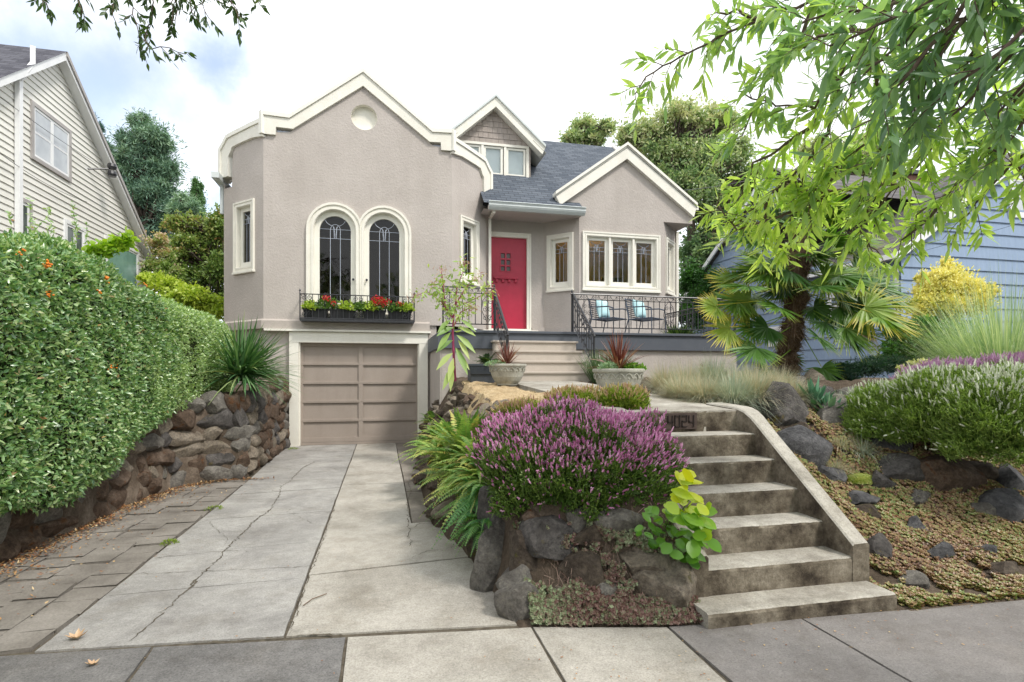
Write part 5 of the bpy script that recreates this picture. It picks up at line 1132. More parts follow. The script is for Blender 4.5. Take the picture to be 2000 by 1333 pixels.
def scatter(n, seed, x0, x1, y0, y1, keep, hump=.02, ph=0):
    rng = R(seed); x = rng.uniform(x0, x1, n); y = rng.uniform(y0, y1, n); nv = vnoise(np.stack([x, y, x*0], 1), 5.5, 5+ph); k = keep(x, y, nv, rng); x, y = x[k], y[k]
    z = gz(x, y); e = .02; nx_ = -(gz(x+e, y)-z)/e; ny_ = -(gz(x, y+e)-z)/e; N = unit(np.stack([nx_, ny_, np.ones_like(x)], 1))
    P = np.stack([x, y, z], 1)+N*(rng.uniform(0, hump, len(x))+np.clip(nv[k]*.02, -.01, .05))[:, None]; return P, N
P_, N2 = scatter(120000, 1, 3.16, 7.4, 2.68, 5.3, lambda x, y, v, r: (y > front(x)+.0) & (v > -.38) & ((y < 4.2) | (r.random(len(x)) < .55)) & (y < 4.6+.2*(x-3.2)), .035)
sedum('stonecrop_mat', 'peach and olive stonecrop covering the bank right of the steps', P_, N2, sedm, 2, .017, .0125)
rng = R(3); n = 34000; x = rng.uniform(.84, 1.84, n); zt = rng.uniform(.0, .52, n); yy = np.linspace(2.9, 3.6, 90); zz = gz(np.repeat(x[:, None], 90, 1), np.repeat(yy[None], n, 0)); zz = np.maximum.accumulate(zz, 1); y = np.array([np.interp(a, q+np.arange(90)*1e-6, yy) for a, q in zip(zt, zz)])
v = vnoise(np.stack([x*1.4, y, zt*1.4], 1), 4.5, 8); k = (v > -.25-.8*(zt < .1)) & (zt < .50-.10*np.abs(x-1.25)); x, y, zt, v = x[k], y[k], zt[k], v[k]; n = len(x); N2 = unit(np.stack([rng.normal(0, .35, n), -.8+rng.normal(0, .3, n), .55+rng.normal(0, .3, n)], 1))
P_ = np.stack([x, y, np.maximum(zt, .005)], 1)+np.array([0, -1, .45])*(rng.random(n)*.05+np.clip(v, 0, 1.5)*.045)[:, None]; P_[:, 1] = np.maximum(P_[:, 1], front(P_[:, 0])-.03)
sedum('stonecrop_mat', 'trailing brown and grey green stonecrop under the rocks left of the steps', P_, N2, sedb, 4, .013, .0095)
p, t_ = hit(1680, 940); rng = R(6); d = rdir(rng, 1400); d[:, 2] = np.abs(d[:, 2]); P_ = np.array(p)+d*np.array([.14, .10, .06]); sedum('sedum_tuft', 'yellow green sedum cushion between the dark rocks near the cheek wall', P_, unit(d), seda, 6, .012, .009)
bpy.context.scene.objects['sedum_tuft']['kind'] = 'thing'; del bpy.context.scene.objects['sedum_tuft']['kind']
# dead stems hanging in the brown stonecrop
rng = R(9); n = 900; x = rng.uniform(.95, 1.75, n); y = rng.uniform(3.02, 3.35, n); P_ = np.stack([x, y, gz(x, y)+rng.uniform(0, .05, n)], 1); D = unit(np.stack([rng.normal(0, .35, n), -np.abs(rng.normal(.5, .2, n)), rng.normal(-.6, .5, n)], 1)); l = Leaves()
l.add(P_, D, side_of(D, rng), rng.uniform(.03, .10, n), .0028, [1, 1, .8, .4], .2, rnd=rng.random(n))
strawm = leafmat('dead_stem', [(0, (.14, .08, .06)), (1, (.36, .25, .19))], trans=0)
tag(l.build('dead_stems', strawm), 'dry brown stems hanging in the stonecrop left of the steps', 'stems', None, 'stuff')
# dry lawn
xs_, ys_ = np.meshgrid(np.arange(.9, 2.0, .04), np.arange(4.6, 8.9, .04)); lm = MB(); lmz = gz(xs_, ys_)+.006; idx = {}
def inl(x, y): return ((x-1.62)/.68)**2+((y-6.75)/2.05)**2 < 1.0 or (y > 6.7 and 1.22 < x < 1.96)
for j in range(ys_.shape[0]-1):
    for i in range(xs_.shape[1]-1):
        if inl(xs_[j, i], ys_[j, i]): b = len(lm.v); lm.v += [(xs_[j+a, i+c], ys_[j+a, i+c], lmz[j+a, i+c]) for a, c in ((0, 0), (0, 1), (1, 1), (1, 0))]; lm.f.append((b, b+1, b+2, b+3)); lm.mi.append(0)
lawn_m = M('dry_lawn', [(.3, (.30, .21, .12)), (.5, (.46, .35, .21)), (.72, (.56, .45, .29))], 1, 9, .8, 90, .05, fine=.2, fscale=120, bdist=.02)
tag(lm.build('lawn', lawn_m), 'patch of dry straw coloured lawn left of the path', None, kind='structure')
rng = R(10); n = 16000; x = rng.uniform(.92, 1.97, n); y = rng.uniform(4.7, 8.8, n); k = np.array([inl(a, b) for a, b in zip(x, y)]); x, y = x[k], y[k]; n = len(x); D = unit(np.stack([rng.normal(0, .7, n), rng.normal(0, .7, n), np.abs(rng.normal(.6, .3, n))], 1)); l = Leaves()
edge = ((x-1.62)/.68)**2; l.add(np.stack([x, y, gz(x, y)], 1), D, side_of(D, rng), rng.uniform(.012, .035, n), .003, GRASS, .2, rnd=np.clip(rng.random(n)*.7+(edge > .75)*rng.random(n)*.5, 0, 1))
tag(l.build('dry_grass', leafmat('dry_blade', [(0, (.40, .29, .16)), (.6, (.58, .46, .29)), (.8, (.38, .36, .14)), (1, (.20, .25, .06))], trans=.1)), 'short dead grass blades of the dry lawn', 'grass', None, 'stuff')
# leaf litter along the rock wall
litm = leafmat('dead_leaf', [(0, (.16, .06, .03)), (.4, (.32, .14, .05)), (.7, (.42, .25, .10)), (1, (.55, .42, .24))], trans=.05, rough=.7)
rng = R(12); n = 3400; y = rng.uniform(3.2, 8.6, n); wx = np.interp(y, *WX); x = wx+.02+np.abs(rng.normal(0, .13, n))+(rng.random(n) < .08)*rng.uniform(0, .8, n); y = np.where(y > 7.9, np.minimum(y, 8.25), y)
n = len(x); D = unit(np.stack([rng.normal(0, 1, n), rng.normal(0, 1, n), rng.normal(.1, .25, n)], 1)); l = Leaves(); l.add(np.stack([x, y, .006+rng.random(n)*.02], 1), D, side_of(D, N=np.array([[.1, .1, 1.]])), rng.uniform(.012, .04, n), rng.uniform(.008, .02, n), LEAF, -.1, .15, rng.random(n))
tag(l.build('leaf_litter', litm), 'small brown fallen leaves gathered along the foot of the rock wall', 'leaves', None, 'stuff')
rng = R(14); n = 240; x = rng.uniform(-1.75, 4, n); y = np.where(x > .7, rng.uniform(2.3, 2.9, n), rng.uniform(2.6, 9, n)); D = unit(np.stack([rng.normal(0, 1, n), rng.normal(0, 1, n), 0*x], 1)); l = Leaves(); l.add(np.stack([x, y, .006+0*x], 1), D, side_of(D, N=np.array([[0., 0, 1.]])), rng.uniform(.006, .02, n), rng.uniform(.003, .01, n), LEAF, 0, .1, rng.random(n))
tag(l.build('paving_debris', litm), 'tiny bits of leaf and twig strewn over the paving', 'debris', None, 'stuff')
mossm = leafmat('weed', [(0, (.12, .2, .03)), (1, (.3, .38, .06))])
for (px, py, r, lb) in ((418, 995, .10, 'small yellow green weed tuft in the edge of the pavers'), (330, 1062, .07, 'low yellow green weed at the paver edge nearer the street'), (572, 878, .10, 'small green weed at the left foot of the garage door frame'), (495, 905, .06, 'tiny green weed at the foot of the rock wall')):
    q = onZ(px, py, 0); clump('weed', lb, 'weed', tuple(q), (r, r*.9, .03), 160, .02, .008, mossm, int(px), group='weeds in the driveway joints')
def dryleaf(label, px, py, s, seed, col):
    q = onZ(px, py, .01); rng = R(seed); l = Leaves()
    for a in np.linspace(0, 2*math.pi, 8)[:-1]:
        D = unit(np.array([math.cos(a), math.sin(a), rng.uniform(.1, .6)])); l.add([np.array(q)], [D], [unit(np.cross(D, [0, 0, 1]))], [s*rng.uniform(.7, 1.1)], [s*.5], [.5, 1, .7, .05], -.25, .25, [rng.random()])
    return tag(l.build('dry_leaf', col, loc=tuple(q)), label, 'leaf', 'large fallen maple leaves')
dl = leafmat('pale_dead_leaf', [(0, (.42, .26, .14)), (1, (.58, .42, .27))], trans=.05)
dryleaf('curled tan maple leaf on the grey driveway slab at the lower left', 150, 1245, .055, 1, dl); dryleaf('flat pale leaf on the dark sidewalk at the lower left', 181, 1297, .035, 2, dl)
tw = MB(); a = [onZ(*p, .008) for p in ((592, 1183), (610, 1170), (638, 1160))]; tw.tube(a, .003, 5); tag(tw.build('twig', M('twig_brown', [(.3, (.12, .08, .05)), (.7, (.2, .14, .09))])), 'thin curved twig on the light driveway slab', 'twig')
# ------------------------------------------------------------------ tall stalk plant at the porch
pk = thing('pokeweed', 'tall plant with magenta stalk and green leaves before the porch railing beside the bay', 'plant', (1.05, 9.1, 1.2))
mag = M('magenta_stem', [(.3, (.22, .03, .08)), (.7, (.36, .06, .14))], .5, 8)
base = ong(889, 8.6); top = at(884, 640, 8.55); m = MB(); B_ = [(889, 745), (886, 690), (884, 650), (886, 620), (890, 590)]
m.tube([at(x, y, 8.6) for x, y in B_], [.022, .02, .018, .015, .011], 8); LV = []
arms = [[(886, 620), (870, 600), (858, 575), (850, 555)], [(886, 625), (862, 590), (835, 570), (812, 578)], [(890, 595), (905, 570), (920, 550), (935, 545)], [(890, 600), (915, 590), (945, 575), (960, 568)], [(890, 590), (893, 560), (903, 535), (908, 515)], [(885, 640), (900, 610), (922, 600)], [(870, 600), (866, 560), (862, 530)]]
for A in arms: m.tube([at(x, y, 8.6+.05*i) for i, (x, y) in enumerate(A)], [.011, .008, .006, .004][:len(A)], 6)
m.build('stem', mag, pk); rng = R(15); l = Leaves()
pkm = leafmat('stalk_leaf', [(0, (.14, .26, .06)), (.5, (.26, .40, .10)), (1, (.48, .56, .20))], trans=.35)
for (px, py, a, L) in [(888, 715, 230, .34), (884, 690, 200, .32), (890, 680, 300, .36), (884, 665, 180, .30), (892, 655, -20, .34), (886, 640, 160, .30), (895, 640, 20, .28), (880, 625, 200, .26), (900, 625, -10, .26), (886, 700, 250, .30), (893, 690, 320, .26), (884, 720, 260, .28), (880, 650, 215, .3), (895, 665, -50, .28)]:
    a = math.radians(a); D = unit(np.array([math.cos(a), -.4, math.sin(a)*.6-.35])); l.add([at(px, py, 8.55)], [D], [unit(np.cross(D, [0, -.9, .5]))], [L], [L*.30], [.1, .7, 1, .7, .06], .35, .12, [rng.random()])
for A in arms:
    for (a, b) in zip(A[:-1], A[1:]):
        for k in range(26):
            u = rng.random(); P = np.array(at(a[0]+(b[0]-a[0])*u, a[1]+(b[1]-a[1])*u, 8.6))+rng.normal(0, .07, 3); D = unit(rng.normal(0, 1, 3)+[0, -.3, .2]); l.add([P], [D], [side_of(D[None], rng)[0]], [rng.uniform(.05, .13)], [rng.uniform(.02, .04)], LEAF, .2, .1, [rng.uniform(.4, 1)])
l.build('leaves', pkm, pk); l = Leaves()
for A in arms:
    P = np.array(at(*A[-1], 8.6)); n = 40; D = unit(rng.normal(0, .5, (n, 3))+[.3, -.2, -.3]); l.add(P+rng.normal(0, .05, (n, 3)), D, side_of(D, rng), .05, .010, [.6, 1, .5], .2, rnd=rng.random(n))
l.build('flower_tassels', leafmat('tassel', [(0, (.3, .08, .10)), (1, (.5, .35, .22))]), pk)
# ------------------------------------------------------------------ window box contents
tr_m = M('black_trough', [(.3, (.015, .015, .017)), (.7, (.03, .03, .033))], .5, 5); redf = leafmat('red_petal', [(0, (.55, .01, .02)), (1, (.75, .03, .05))], trans=.3, tcol=(1.2, .6, .6))
for i, (x0, x1, lb) in enumerate(((-1.55, -1.08, 'black plastic trough at the left end of the window box'), (-1.05, -.55, 'black plastic trough with the single red bloom in the window box'), (-.40, .06, 'black plastic trough with the big red geranium in the window box'), (.10, .58, 'black plastic trough at the right end of the window box'))):
    t = thing('flower_trough', lb, 'trough', ((x0+x1)/2, 11.8, 2.56), group='black troughs in the window box'); m = MB(); m.prism([(x0+.03, 11.70, 2.56), (x1-.03, 11.70, 2.56), (x1, 11.69, 2.76), (x0, 11.69, 2.76)], (0, .2, 0)); m.box(x0-.01, 11.68, 2.745, x1+.01, 11.90, 2.77); m.build('tub', tr_m, t)
WBP = [(-1.42, .12, .14, 'lime', 0, 'lime green leaves at the far left of the window box'), (-1.08, .22, .22, 'green', 3, 'green geranium with small red blooms, left half of the window box'), (-.72, .16, .15, 'lime', 0, 'lime green leaves left of the middle of the window box'), (-.46, .13, .15, 'green', 0, 'thin green plant in the middle of the window box'), (-.24, .15, .16, 'lime', 0, 'lime green leaves left of the big red geranium'), (-.04, .20, .24, 'green', 9, 'geranium with the big bright red flower heads in the window box'), (.28, .14, .15, 'green', 2, 'green plant with one red bloom right of the big geranium'), (.48, .15, .16, 'lime', 0, 'lime green leaves at the far right of the window box')]
lime = leafmat('lime_leaf', [(0, (.22, .36, .03)), (1, (.50, .58, .10))]); gg = leafmat('geranium_leaf', [(0, (.06, .14, .03)), (1, (.18, .30, .07))])
for i, (x, r, h, k, nb, lb) in enumerate(WBP):
    t = thing('window_box_plant', lb, 'plant', (x, 11.78, 2.76), group='plants in the window box'); rng = R(90+i); l = Leaves(); mound(l, rng, (x, 11.72, 2.76), (r*1.2, .14, h*1.15), 420, .055, .036, ROUND, .4, fold=.1, shell=.3); l.build('leaves', lime if k == 'lime' else gg, t)
    if nb:
        l = Leaves()
        for b in range(nb):
            c = np.array([x+rng.uniform(-r, r)*.8, 11.63+rng.uniform(-.04, .05), 2.76+h*rng.uniform(.5, 1.1)]); s = .055 if nb > 5 else .035; n = 60; d = rdir(rng, n); l.add(c+d*s*1.15, unit(d+rng.normal(0, .6, (n, 3))), side_of(d, rng), .022, .02, ROUND, rnd=rng.random(n))
        l.build('flowers', redf, t)
# ------------------------------------------------------------------ hedge
def hedge(name, label, prof, seed, n, leafm, L, W, group=None, xr=-1):
    """prof rows: (Y, x_face, x_back, z_bottom, z_top)"""
    rng = R(seed); pr = np.array(prof); Y0, Y1 = pr[0, 0], pr[-1, 0]; t = thing(name, label, 'hedge', (pr[0, 1]-.6, (Y0+Y1)/2, .9), group=group)
    def surf(y, th, k=1.0):
        xf, xb, zb, zt = (np.interp(y, pr[:, 0], pr[:, i]) for i in (1, 2, 3, 4)); cx, cz = (xf+xb)/2, (zb+zt)/2; a, b = (xf-xb)/2, (zt-zb)/2; e = .38
        c, s = np.cos(th), np.sin(th); x = cx+a*k*np.sign(c)*np.abs(c)**e; z = cz+b*k*np.sign(s)*np.abs(s)**e
        w = vnoise(np.stack([x*1.0, y, z], -1).reshape(-1, 3), 1.3, seed).reshape(np.shape(x)); w2 = vnoise(np.stack([x, y, z], -1).reshape(-1, 3), 4, seed+1).reshape(np.shape(x)); q = .07*w+.04*w2
        return np.stack([x+q*c, y+.03*w2, z+q*s], -1), np.stack([np.sign(c)*np.abs(c)**1.5, 0*c, np.sign(s)*np.abs(s)**1.5], -1)
    nt_, ny = 40, int((Y1-Y0)/.12)+2; TH, YY_ = np.meshgrid(np.linspace(0, 2*math.pi, nt_+1)[:-1], np.linspace(Y0, Y1, ny)); S_, _n = surf(YY_, TH, .93); m = MB(); m.v = [tuple(v) for v in S_.reshape(-1, 3)]
    m.f = [(j*nt_+i, j*nt_+(i+1) % nt_, (j+1)*nt_+(i+1) % nt_, (j+1)*nt_+i) for j in range(ny-1) for i in range(nt_)]+[tuple(range(nt_)), tuple((ny-1)*nt_+i for i in range(nt_))[::-1]]; m.mi = [0]*len(m.f)
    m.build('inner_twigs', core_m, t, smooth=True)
    u = rng.random(n); fz = rng.uniform(-1, 1, n); th1 = np.arcsin(np.clip(np.sign(fz)*np.abs(fz)**(1/.38), -1, 1)); th = np.where(u < .70, th1, np.pi/2+np.arcsin(np.clip(np.sign(fz)*np.abs(fz)**(1/.38), -1, 1))); y = Y0+(Y1-Y0)*rng.random(n)**1.0
    P, N = surf(y, th, 1.0); N = unit(N+1e-6); endc = rng.random(n) < .05; rad = rng.random(n)**.5
    if True:
        Pc, _ = surf(np.full(n, Y1), th, .98); cen = np.array([(pr[-1, 1]+pr[-1, 2])/2, Y1, (pr[-1, 3]+pr[-1, 4])/2]); Pe = cen+(Pc-cen)*rad[:, None]; P = np.where(endc[:, None], Pe, P); N = np.where(endc[:, None], np.array([0, 1., 0]), N)
    dep = rng.random(n)**2*.13-.02+np.clip(-.8-vnoise(P, 5.0, seed+5), 0, .5)*.22; P = P-N*dep[:, None]+N*.01; P[:, 0] += 0; D = unit(N*.45+rdir(rng, n)*.9+np.array([0, -.1, .3])); Nn = unit(N+rng.normal(0, .6, (n, 3))+np.array([0, 0, .35]))
    l = Leaves(); l.add(P, D, side_of(D, N=Nn), L*rng.uniform(.6, 1.25, n), W*rng.uniform(.7, 1.2, n), [.15, .9, 1, .6, .08], .05, .12, rng.random(n)); l.build('leaves', leafm, t); return t, surf
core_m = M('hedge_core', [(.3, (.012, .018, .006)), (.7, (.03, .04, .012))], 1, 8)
hl1 = leafmat('pyracantha_leaf', [(0, (.06, .15, .05)), (.35, (.15, .29, .10)), (.7, (.28, .43, .17)), (.95, (.48, .58, .30)), (.985, (.42, .48, .24)), (1, (.45, .22, .10))], trans=.25, rough=.3, spec=.9)
hl2 = leafmat('hedge_leaf_pale', [(0, (.14, .25, .09)), (.5, (.30, .44, .17)), (1, (.50, .61, .30))], trans=.3, rough=.3, spec=.9)
h1, sf = hedge('hedge', 'tall dark green pyracantha hedge with orange berries, nearest on the left', [(2.2, -2.50, -3.9, .18, 2.30), (3.3, -2.50, -3.9, .26, 2.36), (4.4, -2.50, -3.9, .34, 2.42), (5.6, -2.50, -3.9, .38, 2.56), (6.2, -2.46, -3.85, .50, 2.58), (7.0, -2.46, -3.8, .74, 2.42), (7.5, -2.46, -3.7, .92, 2.30), (7.7, -2.60, -3.7, 1.0, 2.2)], 101, 88000, hl1, .046, .020)
h2, _ = hedge('hedge', 'paler clipped green hedge section further back, ending at the yucca', [(6.8, -2.55, -3.9, .95, 2.25), (7.6, -2.42, -3.9, .93, 2.38), (8.8, -2.42, -3.9, .93, 2.36), (9.8, -2.44, -3.8, .95, 2.30), (10.4, -2.55, -3.6, 1.0, 2.12), (10.6, -2.75, -3.3, 1.2, 1.9)], 102, 40000, hl2, .038, .017)
orange = M('orange_berry', [(.3, (.72, .17, .01)), (.7, (.85, .28, .02))], .35, 9, spec=.5); mb = MB(); rng = R(19)
for (px, py, n, D_) in ((92, 517, 22, 4.05), (90, 572, 20, 3.95), (208, 545, 16, 5.2), (192, 572, 8, 5.05), (42, 494, 6, 3.75), (132, 650, 4, 4.35), (313, 626, 5, 6.7), (283, 558, 4, 6.4), (228, 715, 6, 5.35), (4, 636, 5, 3.5), (215, 718, 4, 5.3)):
    d = pdir(px, py); xf = np.interp(d.y*4, [2.2, 7.3], [-2.5, -2.55]); tt = (xf+.03)/d.x; P = Vector((d.x*tt, d.y*tt, CH+d.z*tt))
    for k in range(n): q = P+Vector(rng.normal(0, .016, 3)); mb.lathe(q, [(.001, -.008), (.007, -.004), (.0085, 0), (.007, .004), (.001, .008)], 7)
mb.build('berries', orange, h1)
# sprigs sticking out of the hedge top and the vine
l = Leaves(); rng = R(20)
for (px, D_) in ((80, 4.6), (72, 4.7), (45, 4.5), (140, 5.0), (150, 5.1), (25, 4.5), (110, 4.8), (168, 5.3), (60, 4.6)):
    b = np.array(at(px, 478, D_)); L = rng.uniform(.12, .42); d = unit(np.array([rng.normal(0, .2), rng.normal(0, .2), 1])); n = int(L*110); P = b+d*(rng.random(n)*L)[:, None]; D = unit(rdir(rng, n)+d*.5); l.add(P, D, side_of(D, rng), .035, .014, LEAF, rnd=rng.uniform(.5, 1, n)); l.add([b], [d], [[0, 1, 0]], [L], [.006], [1, .4])
l.build('sprigs', hl1, h1)
vine = leafmat('vine_leaf', [(0, (.18, .34, .02)), (1, (.42, .56, .06))], trans=.4)
l = Leaves(); n = 420; u = rng.random(n); P = np.stack([np.array(at(175+80*a, 490-25*a*a+rng.normal(0, 4), 5.7)) for a in u]); P += rng.normal(0, .03, (n, 3)); D = unit(rdir(rng, n)+[.4, -.3, 0]); l.add(P, D, side_of(D, rng), .06, .045, ROUND, .1, .1, rng.random(n)); tag(l.build('vine', vine, loc=tuple(P.mean(0))), 'bright lime leaved shoot lying on top of the hedge in front of the greenhouse window', 'vine')
# ------------------------------------------------------------------ neighbours
def onX(px, py, X): d = pdir(px, py); t = X/d[0]; return Vector((X, d[1]*t, CH+d[2]*t))
def boards(mb, fr, zs, lo, hi, out=.022, under=True):
    for z0, z1 in zip(zs[:-1], zs[1:]):
        a0, a1, b0, b1 = lo(z0), hi(z0), lo(z1), hi(z1)
        if a1-a0 < .05: continue
        if b1 < b0: b0 = b1 = (b0+b1)/2
        mb.add([fr.pt(a0, z0, out), fr.pt(a1, z0, out), fr.pt(b1, z1+.002, .002), fr.pt(b0, z1+.002, .002), fr.pt(a0, z0, 0), fr.pt(a1, z0, 0)], [(0, 1, 2, 3), (4, 5, 1, 0)])
side_w = M('vinyl_siding', [(.3, (.68, .67, .62)), (.7, (.76, .75, .70))], .55, 1.2, fine=.05)
wh = M('white_trim', [(.3, (.74, .75, .76)), (.7, (.82, .83, .83))], .5, 3)
greyt = M('grey_trim', [(.3, (.33, .31, .30)), (.7, (.42, .40, .385))], .6, 3)
XN = -6.5; nL = thing('neighbour_house', 'pale horizontal sided gabled house on the left behind the hedge', 'house', (XN-3, 13, 0))
FL = Fr((XN, 0), (0, 1)); apx = onX(107, 110, XN); rr = onX(283, 500, XN); ff = onX(0, 152, XN); sf_, sr_ = (apx.z-ff.z)/(apx.y-ff.y), (apx.z-rr.z)/(rr.y-apx.y)
m = MB(); zz = np.arange(.8, apx.z, .122); boards(m, FL, zz, lambda z: max(7.2, apx.y-(apx.z-z)/sf_), lambda z: min(rr.y, apx.y+(apx.z-z)/sr_))
FL.wall(m, [(7.2, .5), (rr.y, .5), (rr.y, rr.z), (apx.y, apx.z), (7.2, apx.z-(apx.y-7.2)*sf_)], o=-.004)
m.build('wall', side_w, nL)
m = MB()
for y, z, s in ((7.0, apx.z-(apx.y-7.0)*sf_, -1), (rr.y+.25, rr.z-.18, 1)): m.add([(XN+.22, apx.y, apx.z+.12), (XN+.22, y, z+.12), (XN-9, y, z+.12), (XN-9, apx.y, apx.z+.12)], [(0, 1, 2, 3)])
m.build('roof', roof_g, nL)
m = MB(); m.prism([(XN+.02, apx.y, apx.z+.115), (XN+.02, 7.0, apx.z-(apx.y-7.0)*sf_+.115), (XN+.02, 7.0, apx.z-(apx.y-7.0)*sf_-.02), (XN+.02, apx.y, apx.z-.06), (XN+.02, rr.y+.25, rr.z-.24), (XN+.02, rr.y+.25, rr.z-.08)], (.18, 0, 0)); m.build('rake_board', wh, nL)
m = MB(); m.prism([(XN+.201, apx.y, apx.z+.118), (XN+.201, rr.y+.25, rr.z-.06), (XN+.201, rr.y+.25, rr.z-.16), (XN+.201, apx.y, apx.z+.02)], (.03, 0, 0)); m.build('rake_edge', greyt, nL)
m = MB(); m.box(XN+.02, rr.y-.14, .5, XN+.05, rr.y+.01, rr.z-.1); m.build('corner_board', wh, nL)
dpY = onX(28, 300, XN).y; m = MB(); zt = apx.z-(apx.y-dpY)*sf_; m.box(XN+.03, dpY-.05, .8, XN+.11, dpY+.05, zt-.1); m.tube([(XN+.07, dpY, zt-.15), (XN+.16, dpY+.05, zt+.05), (XN+.16, dpY+.24, zt+.30), (XN+.16, dpY+.24, zt+.62)], .055, 4); m.build('downpipe', wh, nL)
glw = glassmat('window_sky_glass', (.55, .58, .6), 2.2); grn = M('green_glass', [(.3, (.18, .33, .27)), (.7, (.24, .42, .35))], .2, 3, spec=.6)
def nwin(fr, a0, a1, z0, z1, par, n=1, col=None, back=room_d, gl=None):
    col = col or wh; m = MB(); ring(m, fr, rect(a0, a1, z0, z1), inset(a0, a1, z0, z1, .075), .0, .05); o = m.build('window', greyt if col is greyt else wh, par)
    w = (a1-a0-.15)/n
    for k in range(n):
        b0, b1 = a0+.075+k*w, a0+.075+(k+1)*w; s = MB(); ring(s, fr, rect(b0, b1, z0+.075, z1-.075), inset(b0, b1, z0+.075, z1-.075, .05), .0, .035); zm = (z0+z1)/2; fr.box(s, b0+.05, b1-.05, zm-.02, zm+.02, .0, .03); s.build('sash', wh, o)
        g = MB(); g.add([fr.pt(a, z, .026) for a, z in inset(b0, b1, z0+.075, z1-.075, .05)], [(0, 1, 2, 3)]); g.build('pane', gl or pane_m, o)
pane_m = M('bright_pane', [(.3, (.30, .33, .36)), (.7, (.55, .58, .60))], .12, 1.5, spec=.8)
pane_d = M('dark_pane', [(.3, (.04, .06, .05)), (.7, (.12, .14, .13))], .1, 3, spec=.7)
w0, w1 = onX(57, 193, XN), onX(135, 352, XN); wb_ = onX(57, 310, XN).z; nwin(FL, w0.y, w1.y, onX(96, 333, XN).z, onX(57, 195, XN).z, nL, 2, greyt)
w0, w1 = onX(26, 450, XN), onX(58, 395, XN); nwin(FL, w0.y, w1.y, 3.0, w1.z, nL, 1, greyt, gl=pane_d)
w0, w1 = onX(122, 470, XN), onX(163, 447, XN); nwin(FL, w0.y, w1.y, 2.9, w1.z, nL, 2, wh, gl=pane_d)
w0, w1 = onX(203, 470, XN), onX(268, 500, XN); nwin(FL, w0.y, w1.y, 2.6, w1.z+.12, nL, 1, wh, gl=grn)
m = MB(); a = onX(170, 330, XN); m.tube([a, a+Vector((.35, .25, .12))], .02, 5)
for dz in (.0, .17): m.lathe(a+Vector((.38, .28, .02+dz)), [(.001, -.07), (.08, -.07), (.10, -.02), (.085, .05), (.001, .06)], 14)
m.build('floodlight', iron, nL)
m = MB()
for p0, p1, sag in (((0, 300), (170, 395), .3), ((0, 190), (205, 330), .12)):
    A, B = onX(*p0, XN+.10), onX(*p1, XN+.10); m.tube([A.lerp(B, u)-Vector((0, 0, sag*4*u*(1-u)*.3)) for u in np.linspace(0, 1, 12)], .006, 4)
m.build('wall_cable', iron, nL)
# blue house
blue = M('blue_shake', [(.3, (.235, .315, .44)), (.7, (.28, .365, .50))], .75, 4, .15, 30, stretch=(4, 4, .3), fine=.04)
XB, YW = 10.5, 9.45; nB = thing('neighbour_house', 'blue shingle sided house with brown roof on the right behind the palm', 'house', (XB+3, 13, 0))
FS = Fr((XB, 17.8), (0, -1)); FW = Fr((XB, YW), (1, 0)); rz_ = lambda a: 4.0+.66*a   # a measured from the back corner
m = MB(); zz = np.arange(1.0, 7.2, .27); boards(m, FS, zz, lambda z: max(0, (z-4.0)/.66), lambda z: (8.35 if z < 3.98 else 4.6), .03)
FS.wall(m, [(0, .6), (8.35, .6), (8.35, 3.98), (4.6, 3.98), (4.6, 7.0), (0, 4.0)], o=-.004)
boards(m, FW, zz, lambda z: max(0, (z-3.98)/.69), lambda z: min(7.4, 7.4-(z-3.98)/.69), .03)
FW.wall(m, [(0, .6), (7.4, .6), (7.4, 3.98), (3.7, 6.53), (0, 3.98)], o=-.004)
m.build('wall', blue, nB)
m = MB()
for ex in (XB-.25, XB+7.65):
    m.add([(XB+3.7, YW-.2, 6.60), (ex, YW-.2, 6.60-.69*3.95), (ex, 13.6, 6.60-.69*3.95), (XB+3.7, 13.6, 6.60)], [(0, 1, 2, 3)])
m.build('wing_roof', roof_y, nB)
m = MB(); m.add([(XB-.2, 18.1, 3.90), (XB-.2, 13.2, 7.12), (XB+12, 13.2, 7.12), (XB+12, 18.1, 3.90), (XB-.2, 11.2, 5.8), (XB+12, 11.2, 5.8)], [(0, 1, 2, 3), (1, 4, 5, 2)]); m.build('main_roof', roof_y, nB)
m = MB(); m.obox((XB-.22, 18.1, 3.78), (.05, 0, 0), (0, -4.9, 3.22), (0, 0, .16)); m.build('rake_board', wh, nB); m = MB(); m.obox((XB-.27, YW-.23, 3.78), (3.97, 0, 2.74), (0, .06, 0), (0, 0, .17)); m.obox((XB+3.70, YW-.23, 6.52), (3.97, 0, -2.74), (0, .06, 0), (0, 0, .17)); m.build('rake_board', wh, nB)
m = MB(); m.box(XB-.36, YW-.2, 3.82, XB-.24, 13.2, 3.93); m.box(XB-.035, YW+.02, .8, XB-.005, YW+.10, 3.85); m.build('gutter', wh, nB)
w0, w1 = onY(1968, 425, YW), onY(2030, 352, YW); nwin(FW, w0.x-XB, w1.x-XB+.4, w0.z, w1.z+.03, nB, 1, gl=pane_m)
for a, b in (((1503, 640), (1530, 676)), ((1618, 574), (1660, 622))):
    q, r = onX(*a, XB), onX(*b, XB); nwin(FS, 17.8-q.y, 17.8-r.y, r.z, q.z, nB, 1, gl=pane_d)
m = MB(); c = at(1782, 350, 17.5); m.box(c.x-.4, c.y-.3, 5.5, c.x+.4, c.y+.3, c.z); cho = m.build('chimney', M('brick', [(.3, (.16, .08, .06)), (.7, (.28, .16, .12))], .9, 12, .4, 30), nB)
m = MB(); m.box(c.x-.5, c.y-.4, c.z, c.x+.5, c.y+.4, c.z+.12); m.build('chimney_cap', iron, cho)
